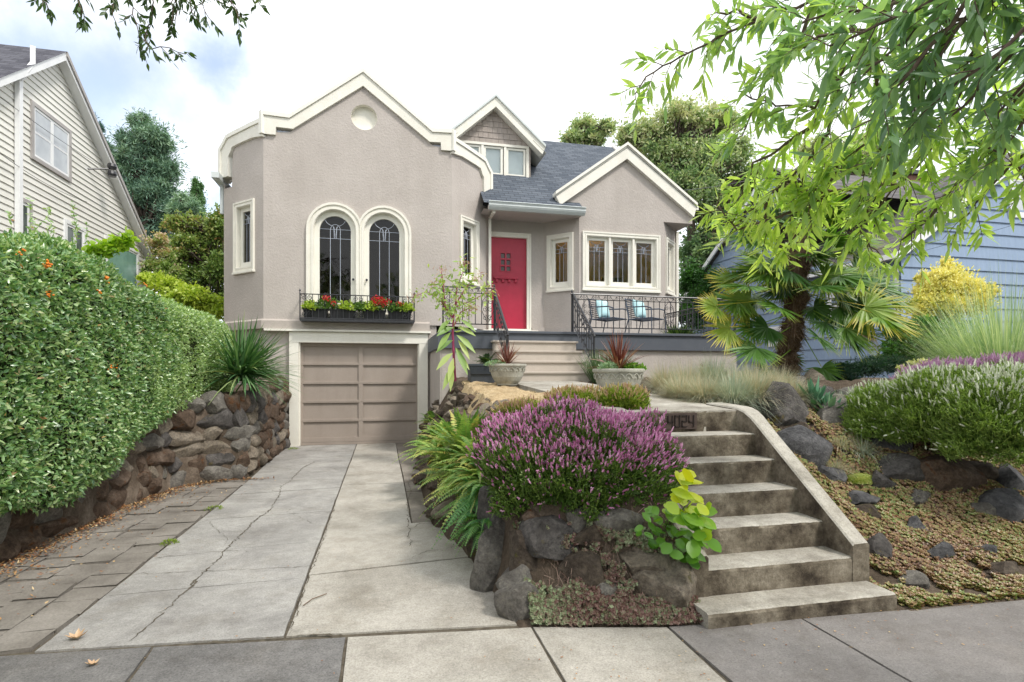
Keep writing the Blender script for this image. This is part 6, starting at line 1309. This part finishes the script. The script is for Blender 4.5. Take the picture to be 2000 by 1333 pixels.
# service wire
m = MB(); A, B = at(1250, 372, 24), at(2080, 160, 7.5); m.tube([A.lerp(B, u)-Vector((0, 0, .5*4*u*(1-u))) for u in np.linspace(0, 1, 24)], .010, 5); tag(m.build('power_line', iron), 'thin black overhead wire crossing in front of the big tree behind the house', 'wire')
m = MB(); A, B = at(1500, 560, 14), at(2060, 415, 9.2); m.tube([A.lerp(B, u)-Vector((0, 0, .1*4*u*(1-u))) for u in np.linspace(0, 1, 14)], .004, 4); tag(m.build('power_line', iron), 'very thin wire in front of the blue house wall', 'wire')
# ------------------------------------------------------------------ palm
palm_m = leafmat('palm_leaf', [(0, (.045, .12, .02)), (.5, (.10, .22, .03)), (.8, (.20, .33, .045)), (1, (.38, .42, .05))], tip=(.50, .38, .05), tpos=(.72, 1.3), trans=.25, rough=.4)
palm_y = leafmat('palm_leaf_yellow', [(0, (.13, .25, .03)), (.6, (.26, .36, .04)), (1, (.42, .42, .06))], tip=(.66, .46, .06), tpos=(.5, 1.1), trans=.25, rough=.45)
palm_d = leafmat('palm_leaf_dead', [(0, (.22, .15, .08)), (1, (.42, .33, .20))], trans=.1, rough=.7)
PD = 7.4; pb_ = ong(1536, PD); pal = thing('palm_tree', 'windmill palm with shaggy trunk and yellow tipped fan leaves in front of the blue house', 'palm tree', tuple(pb_))
m = MB(); rng = R(50); path = [at(1530, 745, PD), at(1535, 700, PD), at(1548, 640, PD), at(1556, 580, PD), at(1560, 510, PD), at(1562, 440, PD)]; V = []; n = 20; rows = 60
pth_ = []; 
for i in range(rows+1):
    u = i/rows*(len(path)-1); k = min(int(u), len(path)-2); pth_.append(path[k].lerp(path[k+1], u-k))
rad = [(.23 if i < 3 else .135+.07*math.exp(-i/5))*(1+.10*math.sin(i*1.3))*(.78+.25*math.sin(i*.23)**2) for i in range(rows+1)]
for i, p in enumerate(pth_):
    for k in range(n): a = 2*math.pi*k/n+.3*math.sin(i*.8); r = rad[i]*(1+rng.normal(0, .09)+.12*((k+i*3) % 5 == 0)); V.append(p+Vector((math.cos(a)*r, math.sin(a)*r, 0)))
m.add(V, [(i*n+k, i*n+(k+1) % n, (i+1)*n+(k+1) % n, (i+1)*n+k) for i in range(rows) for k in range(n)]); tk = m.build('trunk', M('palm_fibre', [(.3, (.06, .035, .022)), (.5, (.13, .085, .055)), (.7, (.23, .16, .11))], .95, 9, 1, 40, .1, stretch=(2, 2, .5), bdist=.03), pal, smooth=True)
l = Leaves(); nn = 2600; ii = rng.integers(0, rows, nn); a = rng.uniform(0, 2*math.pi, nn); Pp = np.array([pth_[i][:] for i in ii])+np.stack([np.cos(a)*np.array(rad)[ii], np.sin(a)*np.array(rad)[ii], 0*a], 1); D = unit(np.stack([np.cos(a)*.7, np.sin(a)*.7, rng.normal(.3, .7, nn)], 1)); l.add(Pp, D, side_of(D, rng), rng.uniform(.04, .13, nn), .008, [1, .8, .1], .5, rnd=rng.random(nn)); l.build('trunk_fibre', leafmat('fibre', [(0, (.07, .04, .025)), (1, (.26, .18, .12))], trans=0), tk)
def fan(hub, root, R_, mat, seed, spread=115, dead=0, droopy=.25, nl=42, tilt=None):
    rng = R(seed); hub = np.array(hub); root = np.array(root); ax = unit(hub-root); nrm = unit(np.cross(np.cross(ax, [0, 0, 1]), ax)+rng.normal(0, .35, 3)+(tilt if tilt is not None else np.array([-.15, -1.3, .25]))); sd_ = unit(np.cross(ax, nrm)); nrm = np.cross(sd_, ax)
    an = np.radians(np.linspace(-spread, spread, nl))+rng.normal(0, .02, nl); D = unit(np.cos(an)[:, None]*ax+np.sin(an)[:, None]*sd_+.12*nrm*np.abs(np.sin(an*3))[:, None]+rng.normal(0, .02, (nl, 3))); S = unit(np.cross(D, nrm)+rng.normal(0, .25, (nl, 3)))
    L = R_*(.78+.22*np.cos(an))*rng.uniform(.9, 1.08, nl); l = Leaves(); base = rng.random()
    l.add(np.repeat(hub[None], nl, 0), D, S, L, R_*.085, [.15, .7, 1, .9, .6, .3, .05], droopy*rng.uniform(.4, 1.6, nl)*R_, .18, np.clip(base*.75+rng.normal(0, .08, nl), 0, 1))
    l.add([root], [unit(hub-root)], [sd_], [np.linalg.norm(hub-root)], [.018], [1, .7, .6], -.02, rnd=[.8]); l.build('frond', mat, pal)
FA = [(1433, 551, 600, .40, 'y'), (1462, 592, 590, .44, 'y'), (1425, 642, 640, .42, 'y'), (1520, 600, 600, .40, 'g'), (1478, 680, 640, .46, 'yg'), (1580, 500, 510, .50, 'g'), (1505, 530, 520, .46, 'g'), (1618, 548, 530, .46, 'g'), (1690, 600, 580, .52, 'y'), (1650, 640, 600, .46, 'yg'), (1605, 720, 650, .36, 'g'), (1667, 500, 500, .52, 'g'), (1640, 570, 550, .48, 'g'), (1700, 560, 540, .55, 'yg'), (1540, 440, 460, .46, 'g'), (1480, 465, 480, .46, 'g'), (1620, 430, 460, .50, 'g'), (1565, 400, 440, .46, 'g'), (1660, 660, 620, .40, 'g'), (1590, 600, 580, .40, 'g'), (1440, 590, 590, .42, 'g'), (1470, 640, 620, .35, 'g'), (1720, 620, 570, .48, 'y'), (1400, 600, 590, .32, 'y'), (1680, 640, 580, .36, 'd'), (1600, 660, 620, .34, 'g'), (1545, 700, 660, .32, 'g'), (1500, 720, 680, .26, 'g'), (1640, 480, 500, .5, 'g'), (1600, 460, 480, .5, 'g')]
FA += [(1560+q*a, 470+b, 500+b*.5, .5, 'g') for q, b in ((-1, 0), (1, 0), (-.6, -40), (.6, -50), (0, -60), (-.9, 60), (.8, 70), (.3, 30), (-.3, 60)) for a in (60, 100)]+[(1640, 540, 540, .48, 'g'), (1460, 560, 560, .44, 'yg'), (1680, 540, 540, .50, 'yg'), (1530, 560, 560, .42, 'g'), (1600, 560, 560, .46, 'g'), (1490, 510, 530, .46, 'g'), (1640, 600, 580, .45, 'g'), (1610, 630, 600, .42, 'g'), (1480, 590, 590, .42, 'g'), (1500, 640, 610, .38, 'g'), (1720, 560, 540, .5, 'g'), (1745, 590, 560, .42, 'y'), (1670, 580, 560, .5, 'yg')]
for i, (px, py, ry, r_, k) in enumerate(FA):
    dz = rng.uniform(-.55, .35); fan(at(px, py, PD+dz), at(1558+rng.normal(0, 5), ry-10, PD), r_, {'g': palm_m, 'y': palm_y, 'yg': palm_m, 'd': palm_d}[k], 200+i, droopy=.9 if k == 'd' else .28)
# ------------------------------------------------------------------ background trees and shrubs
bark = M('bark', [(.3, (.045, .035, .028)), (.7, (.12, .095, .075))], .95, 6, .8, 30, stretch=(2, 2, .4), bdist=.03)
def ltree(name, label, cat, D, lobes, L, W, n, mat, seed, trunk=None, kind='leaf', group=None, depth=1.0, tr=.18, ncl=9, csz=.42, up=.15, zb=None):
    """crown built of clumps inside several lobes; lobes = (px,py,rx,ry,shade)"""
    rng = R(seed); tot = sum(rx*ry for _, _, rx, ry, _ in lobes); bx, by = gx(trunk[0][0] if trunk else lobes[0][0], D); bz = zb if zb is not None else float(gz(bx, by)); t = thing(name, label, cat, (bx, by, bz), group=group); l = Leaves(); tips = []
    for (px, py, rx, ry, sh) in lobes:
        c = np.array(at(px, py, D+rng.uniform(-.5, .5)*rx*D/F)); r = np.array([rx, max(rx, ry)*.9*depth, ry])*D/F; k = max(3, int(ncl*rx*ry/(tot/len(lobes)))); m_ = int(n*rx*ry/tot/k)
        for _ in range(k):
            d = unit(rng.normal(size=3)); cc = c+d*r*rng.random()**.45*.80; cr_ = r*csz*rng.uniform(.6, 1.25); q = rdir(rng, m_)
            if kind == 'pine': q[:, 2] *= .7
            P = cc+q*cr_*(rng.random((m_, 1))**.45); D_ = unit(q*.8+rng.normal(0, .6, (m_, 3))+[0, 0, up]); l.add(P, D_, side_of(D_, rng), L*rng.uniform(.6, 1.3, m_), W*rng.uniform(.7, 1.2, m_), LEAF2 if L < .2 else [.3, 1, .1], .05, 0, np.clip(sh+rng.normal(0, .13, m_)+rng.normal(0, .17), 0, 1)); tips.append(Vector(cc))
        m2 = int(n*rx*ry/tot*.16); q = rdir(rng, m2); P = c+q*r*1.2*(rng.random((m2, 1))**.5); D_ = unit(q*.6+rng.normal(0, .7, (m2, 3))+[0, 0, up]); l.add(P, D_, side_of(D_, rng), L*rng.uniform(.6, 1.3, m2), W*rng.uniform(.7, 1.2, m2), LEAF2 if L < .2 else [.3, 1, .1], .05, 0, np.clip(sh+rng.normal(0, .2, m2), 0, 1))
    l.build('crown', mat, t)
    if trunk:
        pts = [Vector((bx, by, bz))]+[at(x, y, D) for x, y in trunk]; m = MB(); m.tube(pts, [tr*(1-.75*i/(len(pts)-1)) for i in range(len(pts))], 9)
        for i, tp in enumerate(tips[::2]):
            q = min(pts[1:], key=lambda p: (p-tp).length+(1.5 if p.z > tp.z else 0)); mid = q.lerp(tp, .5)+Vector(rng.normal(0, .15, 3)); m.tube([q, mid, tp], [tr*.28, tr*.16, tr*.05], 5)
        m.build('trunk', bark, t, smooth=True)
    return t
pinem = leafmat('pine_needles', [(0, (.05, .11, .085)), (.5, (.13, .24, .16)), (1, (.27, .40, .24))], trans=.1)
firm = leafmat('fir_needles', [(0, (.03, .08, .07)), (1, (.11, .22, .17))], trans=.1)
cedm = leafmat('cedar_leaf', [(0, (.05, .13, .05)), (1, (.12, .24, .08))], trans=.15)
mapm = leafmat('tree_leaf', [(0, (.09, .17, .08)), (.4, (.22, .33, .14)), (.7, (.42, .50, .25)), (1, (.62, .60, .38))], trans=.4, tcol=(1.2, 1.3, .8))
brm = leafmat('rusty_leaf', [(0, (.09, .17, .04)), (.5, (.20, .31, .07)), (.85, (.34, .38, .11)), (1, (.50, .30, .13))], trans=.35, tcol=(1.2, 1.2, .8))
laur = leafmat('laurel_leaf', [(0, (.03, .09, .02)), (.6, (.07, .19, .04)), (1, (.14, .32, .07))])
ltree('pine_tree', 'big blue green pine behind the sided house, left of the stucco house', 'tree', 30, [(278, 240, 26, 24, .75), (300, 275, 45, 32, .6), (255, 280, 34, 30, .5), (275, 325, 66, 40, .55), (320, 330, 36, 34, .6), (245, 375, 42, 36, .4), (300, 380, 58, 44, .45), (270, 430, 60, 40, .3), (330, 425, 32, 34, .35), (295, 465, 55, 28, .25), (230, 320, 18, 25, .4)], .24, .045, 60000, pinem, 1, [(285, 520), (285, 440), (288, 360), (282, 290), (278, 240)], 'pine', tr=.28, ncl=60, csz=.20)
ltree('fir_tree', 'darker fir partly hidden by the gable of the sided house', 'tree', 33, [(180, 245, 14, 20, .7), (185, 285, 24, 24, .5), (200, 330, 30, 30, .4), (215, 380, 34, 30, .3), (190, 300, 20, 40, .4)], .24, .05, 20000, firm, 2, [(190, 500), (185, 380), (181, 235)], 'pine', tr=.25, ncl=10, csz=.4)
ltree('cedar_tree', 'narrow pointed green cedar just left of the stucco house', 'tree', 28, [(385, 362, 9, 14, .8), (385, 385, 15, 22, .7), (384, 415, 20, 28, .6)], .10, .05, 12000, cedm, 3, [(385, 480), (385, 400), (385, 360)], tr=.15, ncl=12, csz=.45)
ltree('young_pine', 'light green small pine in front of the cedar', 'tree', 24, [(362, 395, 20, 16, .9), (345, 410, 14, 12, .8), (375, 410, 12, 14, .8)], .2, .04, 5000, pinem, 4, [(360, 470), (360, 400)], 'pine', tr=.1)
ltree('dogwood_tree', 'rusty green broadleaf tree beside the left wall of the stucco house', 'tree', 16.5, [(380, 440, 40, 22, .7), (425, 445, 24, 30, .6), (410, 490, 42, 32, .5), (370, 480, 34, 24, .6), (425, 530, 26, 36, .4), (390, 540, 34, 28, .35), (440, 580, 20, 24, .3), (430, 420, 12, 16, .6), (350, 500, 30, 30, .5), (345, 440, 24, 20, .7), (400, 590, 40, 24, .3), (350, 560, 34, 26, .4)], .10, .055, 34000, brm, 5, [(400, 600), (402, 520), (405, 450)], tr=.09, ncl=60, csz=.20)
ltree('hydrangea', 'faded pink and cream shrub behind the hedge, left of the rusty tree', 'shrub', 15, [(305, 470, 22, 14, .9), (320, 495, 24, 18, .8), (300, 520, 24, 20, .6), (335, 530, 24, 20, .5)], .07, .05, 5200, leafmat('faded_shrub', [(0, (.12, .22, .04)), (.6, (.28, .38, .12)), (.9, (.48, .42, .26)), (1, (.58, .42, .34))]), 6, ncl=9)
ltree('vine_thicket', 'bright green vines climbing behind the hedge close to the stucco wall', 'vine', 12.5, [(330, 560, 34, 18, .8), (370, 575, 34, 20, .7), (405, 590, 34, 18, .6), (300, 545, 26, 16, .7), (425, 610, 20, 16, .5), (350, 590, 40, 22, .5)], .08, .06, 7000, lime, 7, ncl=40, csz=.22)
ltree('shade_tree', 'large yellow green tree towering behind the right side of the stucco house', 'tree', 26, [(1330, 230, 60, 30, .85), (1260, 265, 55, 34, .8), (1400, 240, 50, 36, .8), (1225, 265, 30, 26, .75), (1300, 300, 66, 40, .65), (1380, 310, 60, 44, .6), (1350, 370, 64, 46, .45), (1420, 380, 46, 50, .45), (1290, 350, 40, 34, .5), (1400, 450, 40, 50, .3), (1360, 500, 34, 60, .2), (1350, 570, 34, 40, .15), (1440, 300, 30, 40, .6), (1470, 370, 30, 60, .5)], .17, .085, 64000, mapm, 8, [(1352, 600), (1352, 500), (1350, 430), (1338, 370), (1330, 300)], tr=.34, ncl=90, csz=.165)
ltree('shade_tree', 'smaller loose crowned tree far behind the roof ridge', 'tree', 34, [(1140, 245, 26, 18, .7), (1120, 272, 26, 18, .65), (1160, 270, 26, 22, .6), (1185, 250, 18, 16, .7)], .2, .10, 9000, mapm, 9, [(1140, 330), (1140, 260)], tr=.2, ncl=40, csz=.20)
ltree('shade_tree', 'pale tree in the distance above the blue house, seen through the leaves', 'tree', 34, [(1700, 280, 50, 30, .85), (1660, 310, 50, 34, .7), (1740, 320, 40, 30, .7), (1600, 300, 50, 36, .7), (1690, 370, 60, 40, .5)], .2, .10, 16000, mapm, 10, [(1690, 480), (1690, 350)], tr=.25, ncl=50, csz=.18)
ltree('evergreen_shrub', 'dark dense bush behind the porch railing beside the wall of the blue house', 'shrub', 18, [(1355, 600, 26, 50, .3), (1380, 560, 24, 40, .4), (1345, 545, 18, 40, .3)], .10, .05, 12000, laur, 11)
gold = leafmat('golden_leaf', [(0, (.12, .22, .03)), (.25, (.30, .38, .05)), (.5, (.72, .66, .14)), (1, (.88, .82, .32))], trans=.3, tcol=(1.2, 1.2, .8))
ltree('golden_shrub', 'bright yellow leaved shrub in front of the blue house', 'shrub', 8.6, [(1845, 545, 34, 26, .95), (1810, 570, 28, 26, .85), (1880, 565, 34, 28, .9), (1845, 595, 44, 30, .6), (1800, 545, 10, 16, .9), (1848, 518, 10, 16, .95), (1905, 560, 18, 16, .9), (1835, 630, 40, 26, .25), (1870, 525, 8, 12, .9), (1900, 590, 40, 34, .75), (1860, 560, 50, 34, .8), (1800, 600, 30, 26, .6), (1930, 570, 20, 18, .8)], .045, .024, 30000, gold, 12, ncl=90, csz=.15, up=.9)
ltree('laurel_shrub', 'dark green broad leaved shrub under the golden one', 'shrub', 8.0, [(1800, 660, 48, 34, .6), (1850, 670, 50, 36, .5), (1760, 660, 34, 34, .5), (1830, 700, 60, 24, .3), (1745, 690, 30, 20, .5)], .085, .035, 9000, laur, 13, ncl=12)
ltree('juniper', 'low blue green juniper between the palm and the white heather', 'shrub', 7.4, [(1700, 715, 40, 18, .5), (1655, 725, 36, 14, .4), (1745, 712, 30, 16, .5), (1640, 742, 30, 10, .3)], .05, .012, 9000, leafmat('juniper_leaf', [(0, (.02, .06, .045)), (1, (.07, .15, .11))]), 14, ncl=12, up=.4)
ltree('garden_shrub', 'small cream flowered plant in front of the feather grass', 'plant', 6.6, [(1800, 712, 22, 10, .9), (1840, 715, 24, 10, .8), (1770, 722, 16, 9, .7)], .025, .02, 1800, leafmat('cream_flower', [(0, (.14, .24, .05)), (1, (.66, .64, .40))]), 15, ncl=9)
rng = R(77); l = Leaves()
for k in range(46):
    c = np.array([-26+k*1.5+rng.normal(0, .8), -17+rng.normal(0, 2), rng.uniform(3, 9)]); q = rdir(rng, 260); l.add(c+q*np.array([2.0, 1.6, 2.2])*rng.random((260, 1))**.4, q, side_of(q, rng), .55, .34, LEAF2, rnd=rng.random(260))
tag(l.build('street_trees', mapm), 'row of trees across the street, only seen mirrored in the window panes', 'trees', None, 'stuff')
# ------------------------------------------------------------------ overhanging branches close to the camera
ash_m = leafmat('ash_leaf', [(0, (.16, .28, .19)), (.3, (.22, .36, .17)), (.6, (.38, .53, .15)), (1, (.58, .70, .20))], trans=.5, rough=.3, spec=.8, tcol=(1.45, 1.5, .75))
twg = M('twig_bark', [(.3, (.08, .055, .045)), (.7, (.18, .13, .10))], .9, 20, .4, 60)
def branches(t, BR, leafm, L, W, seed, zmax=4.4, step=.055, twl=(.10, .30), nlf=(7, 12), r0=.012, hang=.5, fold=.16, prof=LANCE):
    rng = R(seed); l = Leaves(); m = MB()
    for bi, (pts, sh) in enumerate(BR):
        P = [at(*p) for p in pts]; Q = []
        for a, b in zip(P[:-1], P[1:]):
            n = max(2, int((b-a).length/.05)); Q += [a.lerp(b, k/n)+Vector(rng.normal(0, .006, 3)) for k in range(n)]
        Q.append(P[-1]); nQ = len(Q); m.tube(Q, [r0*(1-.75*i/nQ)+.0015 for i in range(nQ)], 5); acc = 0
        for i in range(1, nQ):
            acc += (Q[i]-Q[i-1]).length
            if acc < step and i < nQ-1: continue
            acc = 0
            if Q[i-1].z > zmax and i < nQ-1: continue
            T = (Q[i]-Q[i-1]).normalized(); d = Vector(rng.normal(0, 1, 3)); d = (d-T*d.dot(T)).normalized(); D = (T*.55+d*.7+Vector((0, 0, -.35*hang))).normalized(); tl = rng.uniform(*twl)
            tw = [Q[i], Q[i]+D*tl*.5, Q[i]+D*tl+Vector((0, 0, -.25*tl*hang))]; m.tube(tw, [.0035, .0025, .0015], 4, False)
            k = int(rng.integers(*nlf)); u = np.sort(rng.uniform(.15, 1, k)); u[-1] = 1; c = np.array(tw[0])+np.outer(u, np.array(tw[2]-tw[0])); s = unit(np.cross(np.array(D), rng.normal(size=3))); sg = np.where(np.arange(k) % 2, 1, -1)[:, None]
            DD = unit(np.array(D)*.65+s*sg*.75+np.array([0, 0, -.45*hang])+rng.normal(0, .25, (k, 3))); N = unit(np.array([[0, 0, 1.]])+rng.normal(0, .55, (k, 3)))
            l.add(c, DD, side_of(DD, N=N), L*rng.uniform(.55, 1.15, k), W*rng.uniform(.75, 1.15, k), prof, .22*rng.uniform(0, 1, k), fold, np.clip(sh+rng.normal(0, .14, k), 0, 1))
    l.build('leaves', leafm, t); m.build('branch', twg, t)
ash = thing('ash_tree', 'street tree with long narrow leaflets reaching in from the upper right, trunk out of frame', 'tree', (4.7, .35, 0))
m = MB(); TR = [Vector((4.7, .35, -.05)), Vector((4.3, .45, 1.5)), Vector((3.1, .95, 3.0)), Vector((2.7, 1.4, 4.2))]; m.tube(TR, [.16, .13, .10, .06], 10)
AB = [([(1900, -190, 2.6), (1750, -60, 3.0), (1600, 0, 3.2), (1480, 40, 3.4), (1400, 75, 3.5), (1330, 110, 3.6), (1262, 150, 3.7), (1240, 185, 3.7)], .5),
      ([(1900, -190, 2.6), (1790, -60, 2.8), (1700, 60, 2.9), (1640, 150, 3.1), (1590, 210, 3.3), (1520, 205, 3.5), (1455, 185, 3.6)], .45),
      ([(1640, 150, 3.1), (1620, 260, 3.4), (1560, 330, 3.6), (1500, 385, 3.8), (1460, 415, 3.9), (1425, 435, 4.0)], .75),
      ([(2000, -200, 2.4), (1950, -60, 2.5), (1900, 100, 2.7), (1860, 220, 2.9), (1820, 290, 3.2), (1760, 360, 3.4), (1700, 420, 3.6), (1650, 460, 3.7)], .6),
      ([(2100, -60, 2.3), (2050, 100, 2.6), (1960, 230, 2.9), (1900, 320, 3.2), (1850, 380, 3.4), (1790, 420, 3.5)], .65),
      ([(2150, 120, 2.8), (2060, 250, 3.0), (1990, 310, 3.2), (1930, 370, 3.4), (1880, 430, 3.5)], .7),
      ([(1980, -120, 2.2), (1880, 20, 2.3), (1800, 110, 2.35), (1740, 180, 2.4), (1710, 230, 2.45)], .15),
      ([(2150, -120, 2.1), (2060, 0, 2.2), (1980, 80, 2.25), (1900, 140, 2.3), (1850, 180, 2.35)], .12),
      ([(1980, -160, 2.3), (1880, -50, 2.4), (1790, 20, 2.45), (1690, 60, 2.5), (1620, 90, 2.6)], .2),
      ([(2150, 30, 2.3), (2060, 110, 2.35), (1990, 170, 2.4), (1950, 220, 2.5)], .2),
      ([(1560, 330, 3.6), (1585, 400, 3.8), (1565, 450, 3.9), (1540, 480, 4.0)], .85), ([(1760, 360, 3.4), (1660, 370, 3.6), (1570, 375, 3.7), (1500, 345, 3.8)], .65),
      ([(1600, 0, 3.2), (1560, 80, 3.3), (1505, 140, 3.5), (1470, 220, 3.6), (1450, 265, 3.7)], .55), ([(1700, 60, 2.9), (1720, 180, 3.1), (1700, 270, 3.3), (1640, 320, 3.5), (1600, 340, 3.6)], .5),
      ([(1820, 290, 3.2), (1800, 200, 3.2), (1740, 290, 3.3), (1690, 330, 3.4)], .5), ([(1850, 380, 3.4), (1800, 440, 3.5), (1760, 470, 3.6)], .75), ([(1640, 320, 3.5), (1600, 390, 3.7), (1500, 430, 3.8), (1440, 450, 3.9), (1400, 400, 3.9)], .85), ([(1700, 270, 3.3), (1760, 330, 3.4), (1700, 380, 3.6), (1680, 450, 3.7), (1720, 500, 3.8)], .75), ([(1600, 230, 3.4), (1540, 280, 3.6), (1470, 320, 3.7), (1450, 380, 3.8)], .7), ([(1480, 40, 3.4), (1440, 20, 3.5), (1400, 25, 3.5)], .45), ([(1750, -60, 3.0), (1650, -30, 3.1), (1560, -10, 3.3), (1500, 0, 3.4)], .4), ([(1700, 60, 2.9), (1620, 60, 3.0), (1560, 100, 3.1), (1520, 120, 3.2)], .4),
      ([(2060, 250, 3.0), (2010, 360, 3.2), (1970, 300, 3.3)], .65), ([(1980, -160, 2.3), (1850, -40, 2.6), (1720, 20, 2.8), (1600, 30, 3.0), (1530, 60, 3.1)], .3), ([(2000, -200, 2.4), (1930, -20, 2.4), (1870, 60, 2.45), (1810, 160, 2.5), (1780, 220, 2.6)], .18), ([(2150, -120, 2.1), (2000, -40, 2.4), (1900, 30, 2.5), (1790, 60, 2.6), (1700, 130, 2.7), (1660, 190, 2.8)], .25), ([(2150, 30, 2.3), (2040, 60, 2.5), (1960, 120, 2.6), (1880, 210, 2.7), (1830, 250, 2.8)], .25), ([(2150, 120, 2.8), (2040, 170, 2.8), (1960, 300, 2.9), (1900, 280, 3.0)], .4), ([(1500, 385, 3.8), (1490, 440, 3.9), (1520, 470, 4.0)], .9)]
for p in ((1900, -190, 2.6), (2000, -200, 2.4), (2100, -60, 2.3), (2150, 120, 2.8), (1980, -120, 2.2), (2150, -120, 2.1), (2150, 30, 2.3)): q = at(*p); m.tube([TR[2], TR[2].lerp(q, .5)+Vector((0, 0, .15)), q], [.05, .03, .014], 6)
m.build('trunk', bark, ash, smooth=True)
branches(ash, AB, ash_m, .125, .029, 5, step=.031, nlf=(8, 14))
bir = thing('elm_tree', 'dark leaved street tree whose hanging twigs show at the top left, trunk out of frame', 'tree', (-4.5, 1.2, 0))
m = MB(); m.tube([(-4.5, 1.2, 0), (-4.4, 1.4, 2.5), (-3.8, 2.3, 4.4), (-2.6, 3.8, 5.3), (-1.2, 4.6, 5.4)], [.15, .12, .07, .03, .01], 8); m.build('trunk', bark, bir, smooth=True)
hub = (330, -170, 4.6)
TB = [[(250, -60), (255, 0), (262, 30), (268, 60), (272, 85)], [(300, -60), (297, 30), (290, 50), (286, 80), (298, 98), (330, 92), (362, 106)], [(330, -50), (345, 15), (342, 50)], [(380, -50), (372, 20), (395, 8), (408, 36)], [(440, -60), (452, 0), (466, 40)], [(490, -50), (500, -5), (508, 10)], [(140, -40), (155, 12), (164, 28)], [(60, -40), (84, 3), (94, 16)], [(330, -30), (380, -8), (430, 0)], [(225, -50), (222, 5), (220, 30)], [(350, -40), (335, 5), (336, 40)]]
em = leafmat('elm_leaf', [(0, (.03, .07, .02)), (.7, (.07, .13, .03)), (1, (.17, .19, .05))], trans=.25)
branches(bir, [([hub]+[(x, y, 4.5+.1*(i % 3)) for x, y in b], .4) for i, b in enumerate(TB)], em, .072, .026, 6, zmax=4.95, step=.028, twl=(.04, .13), nlf=(5, 9), r0=.006, hang=.9, fold=.12)
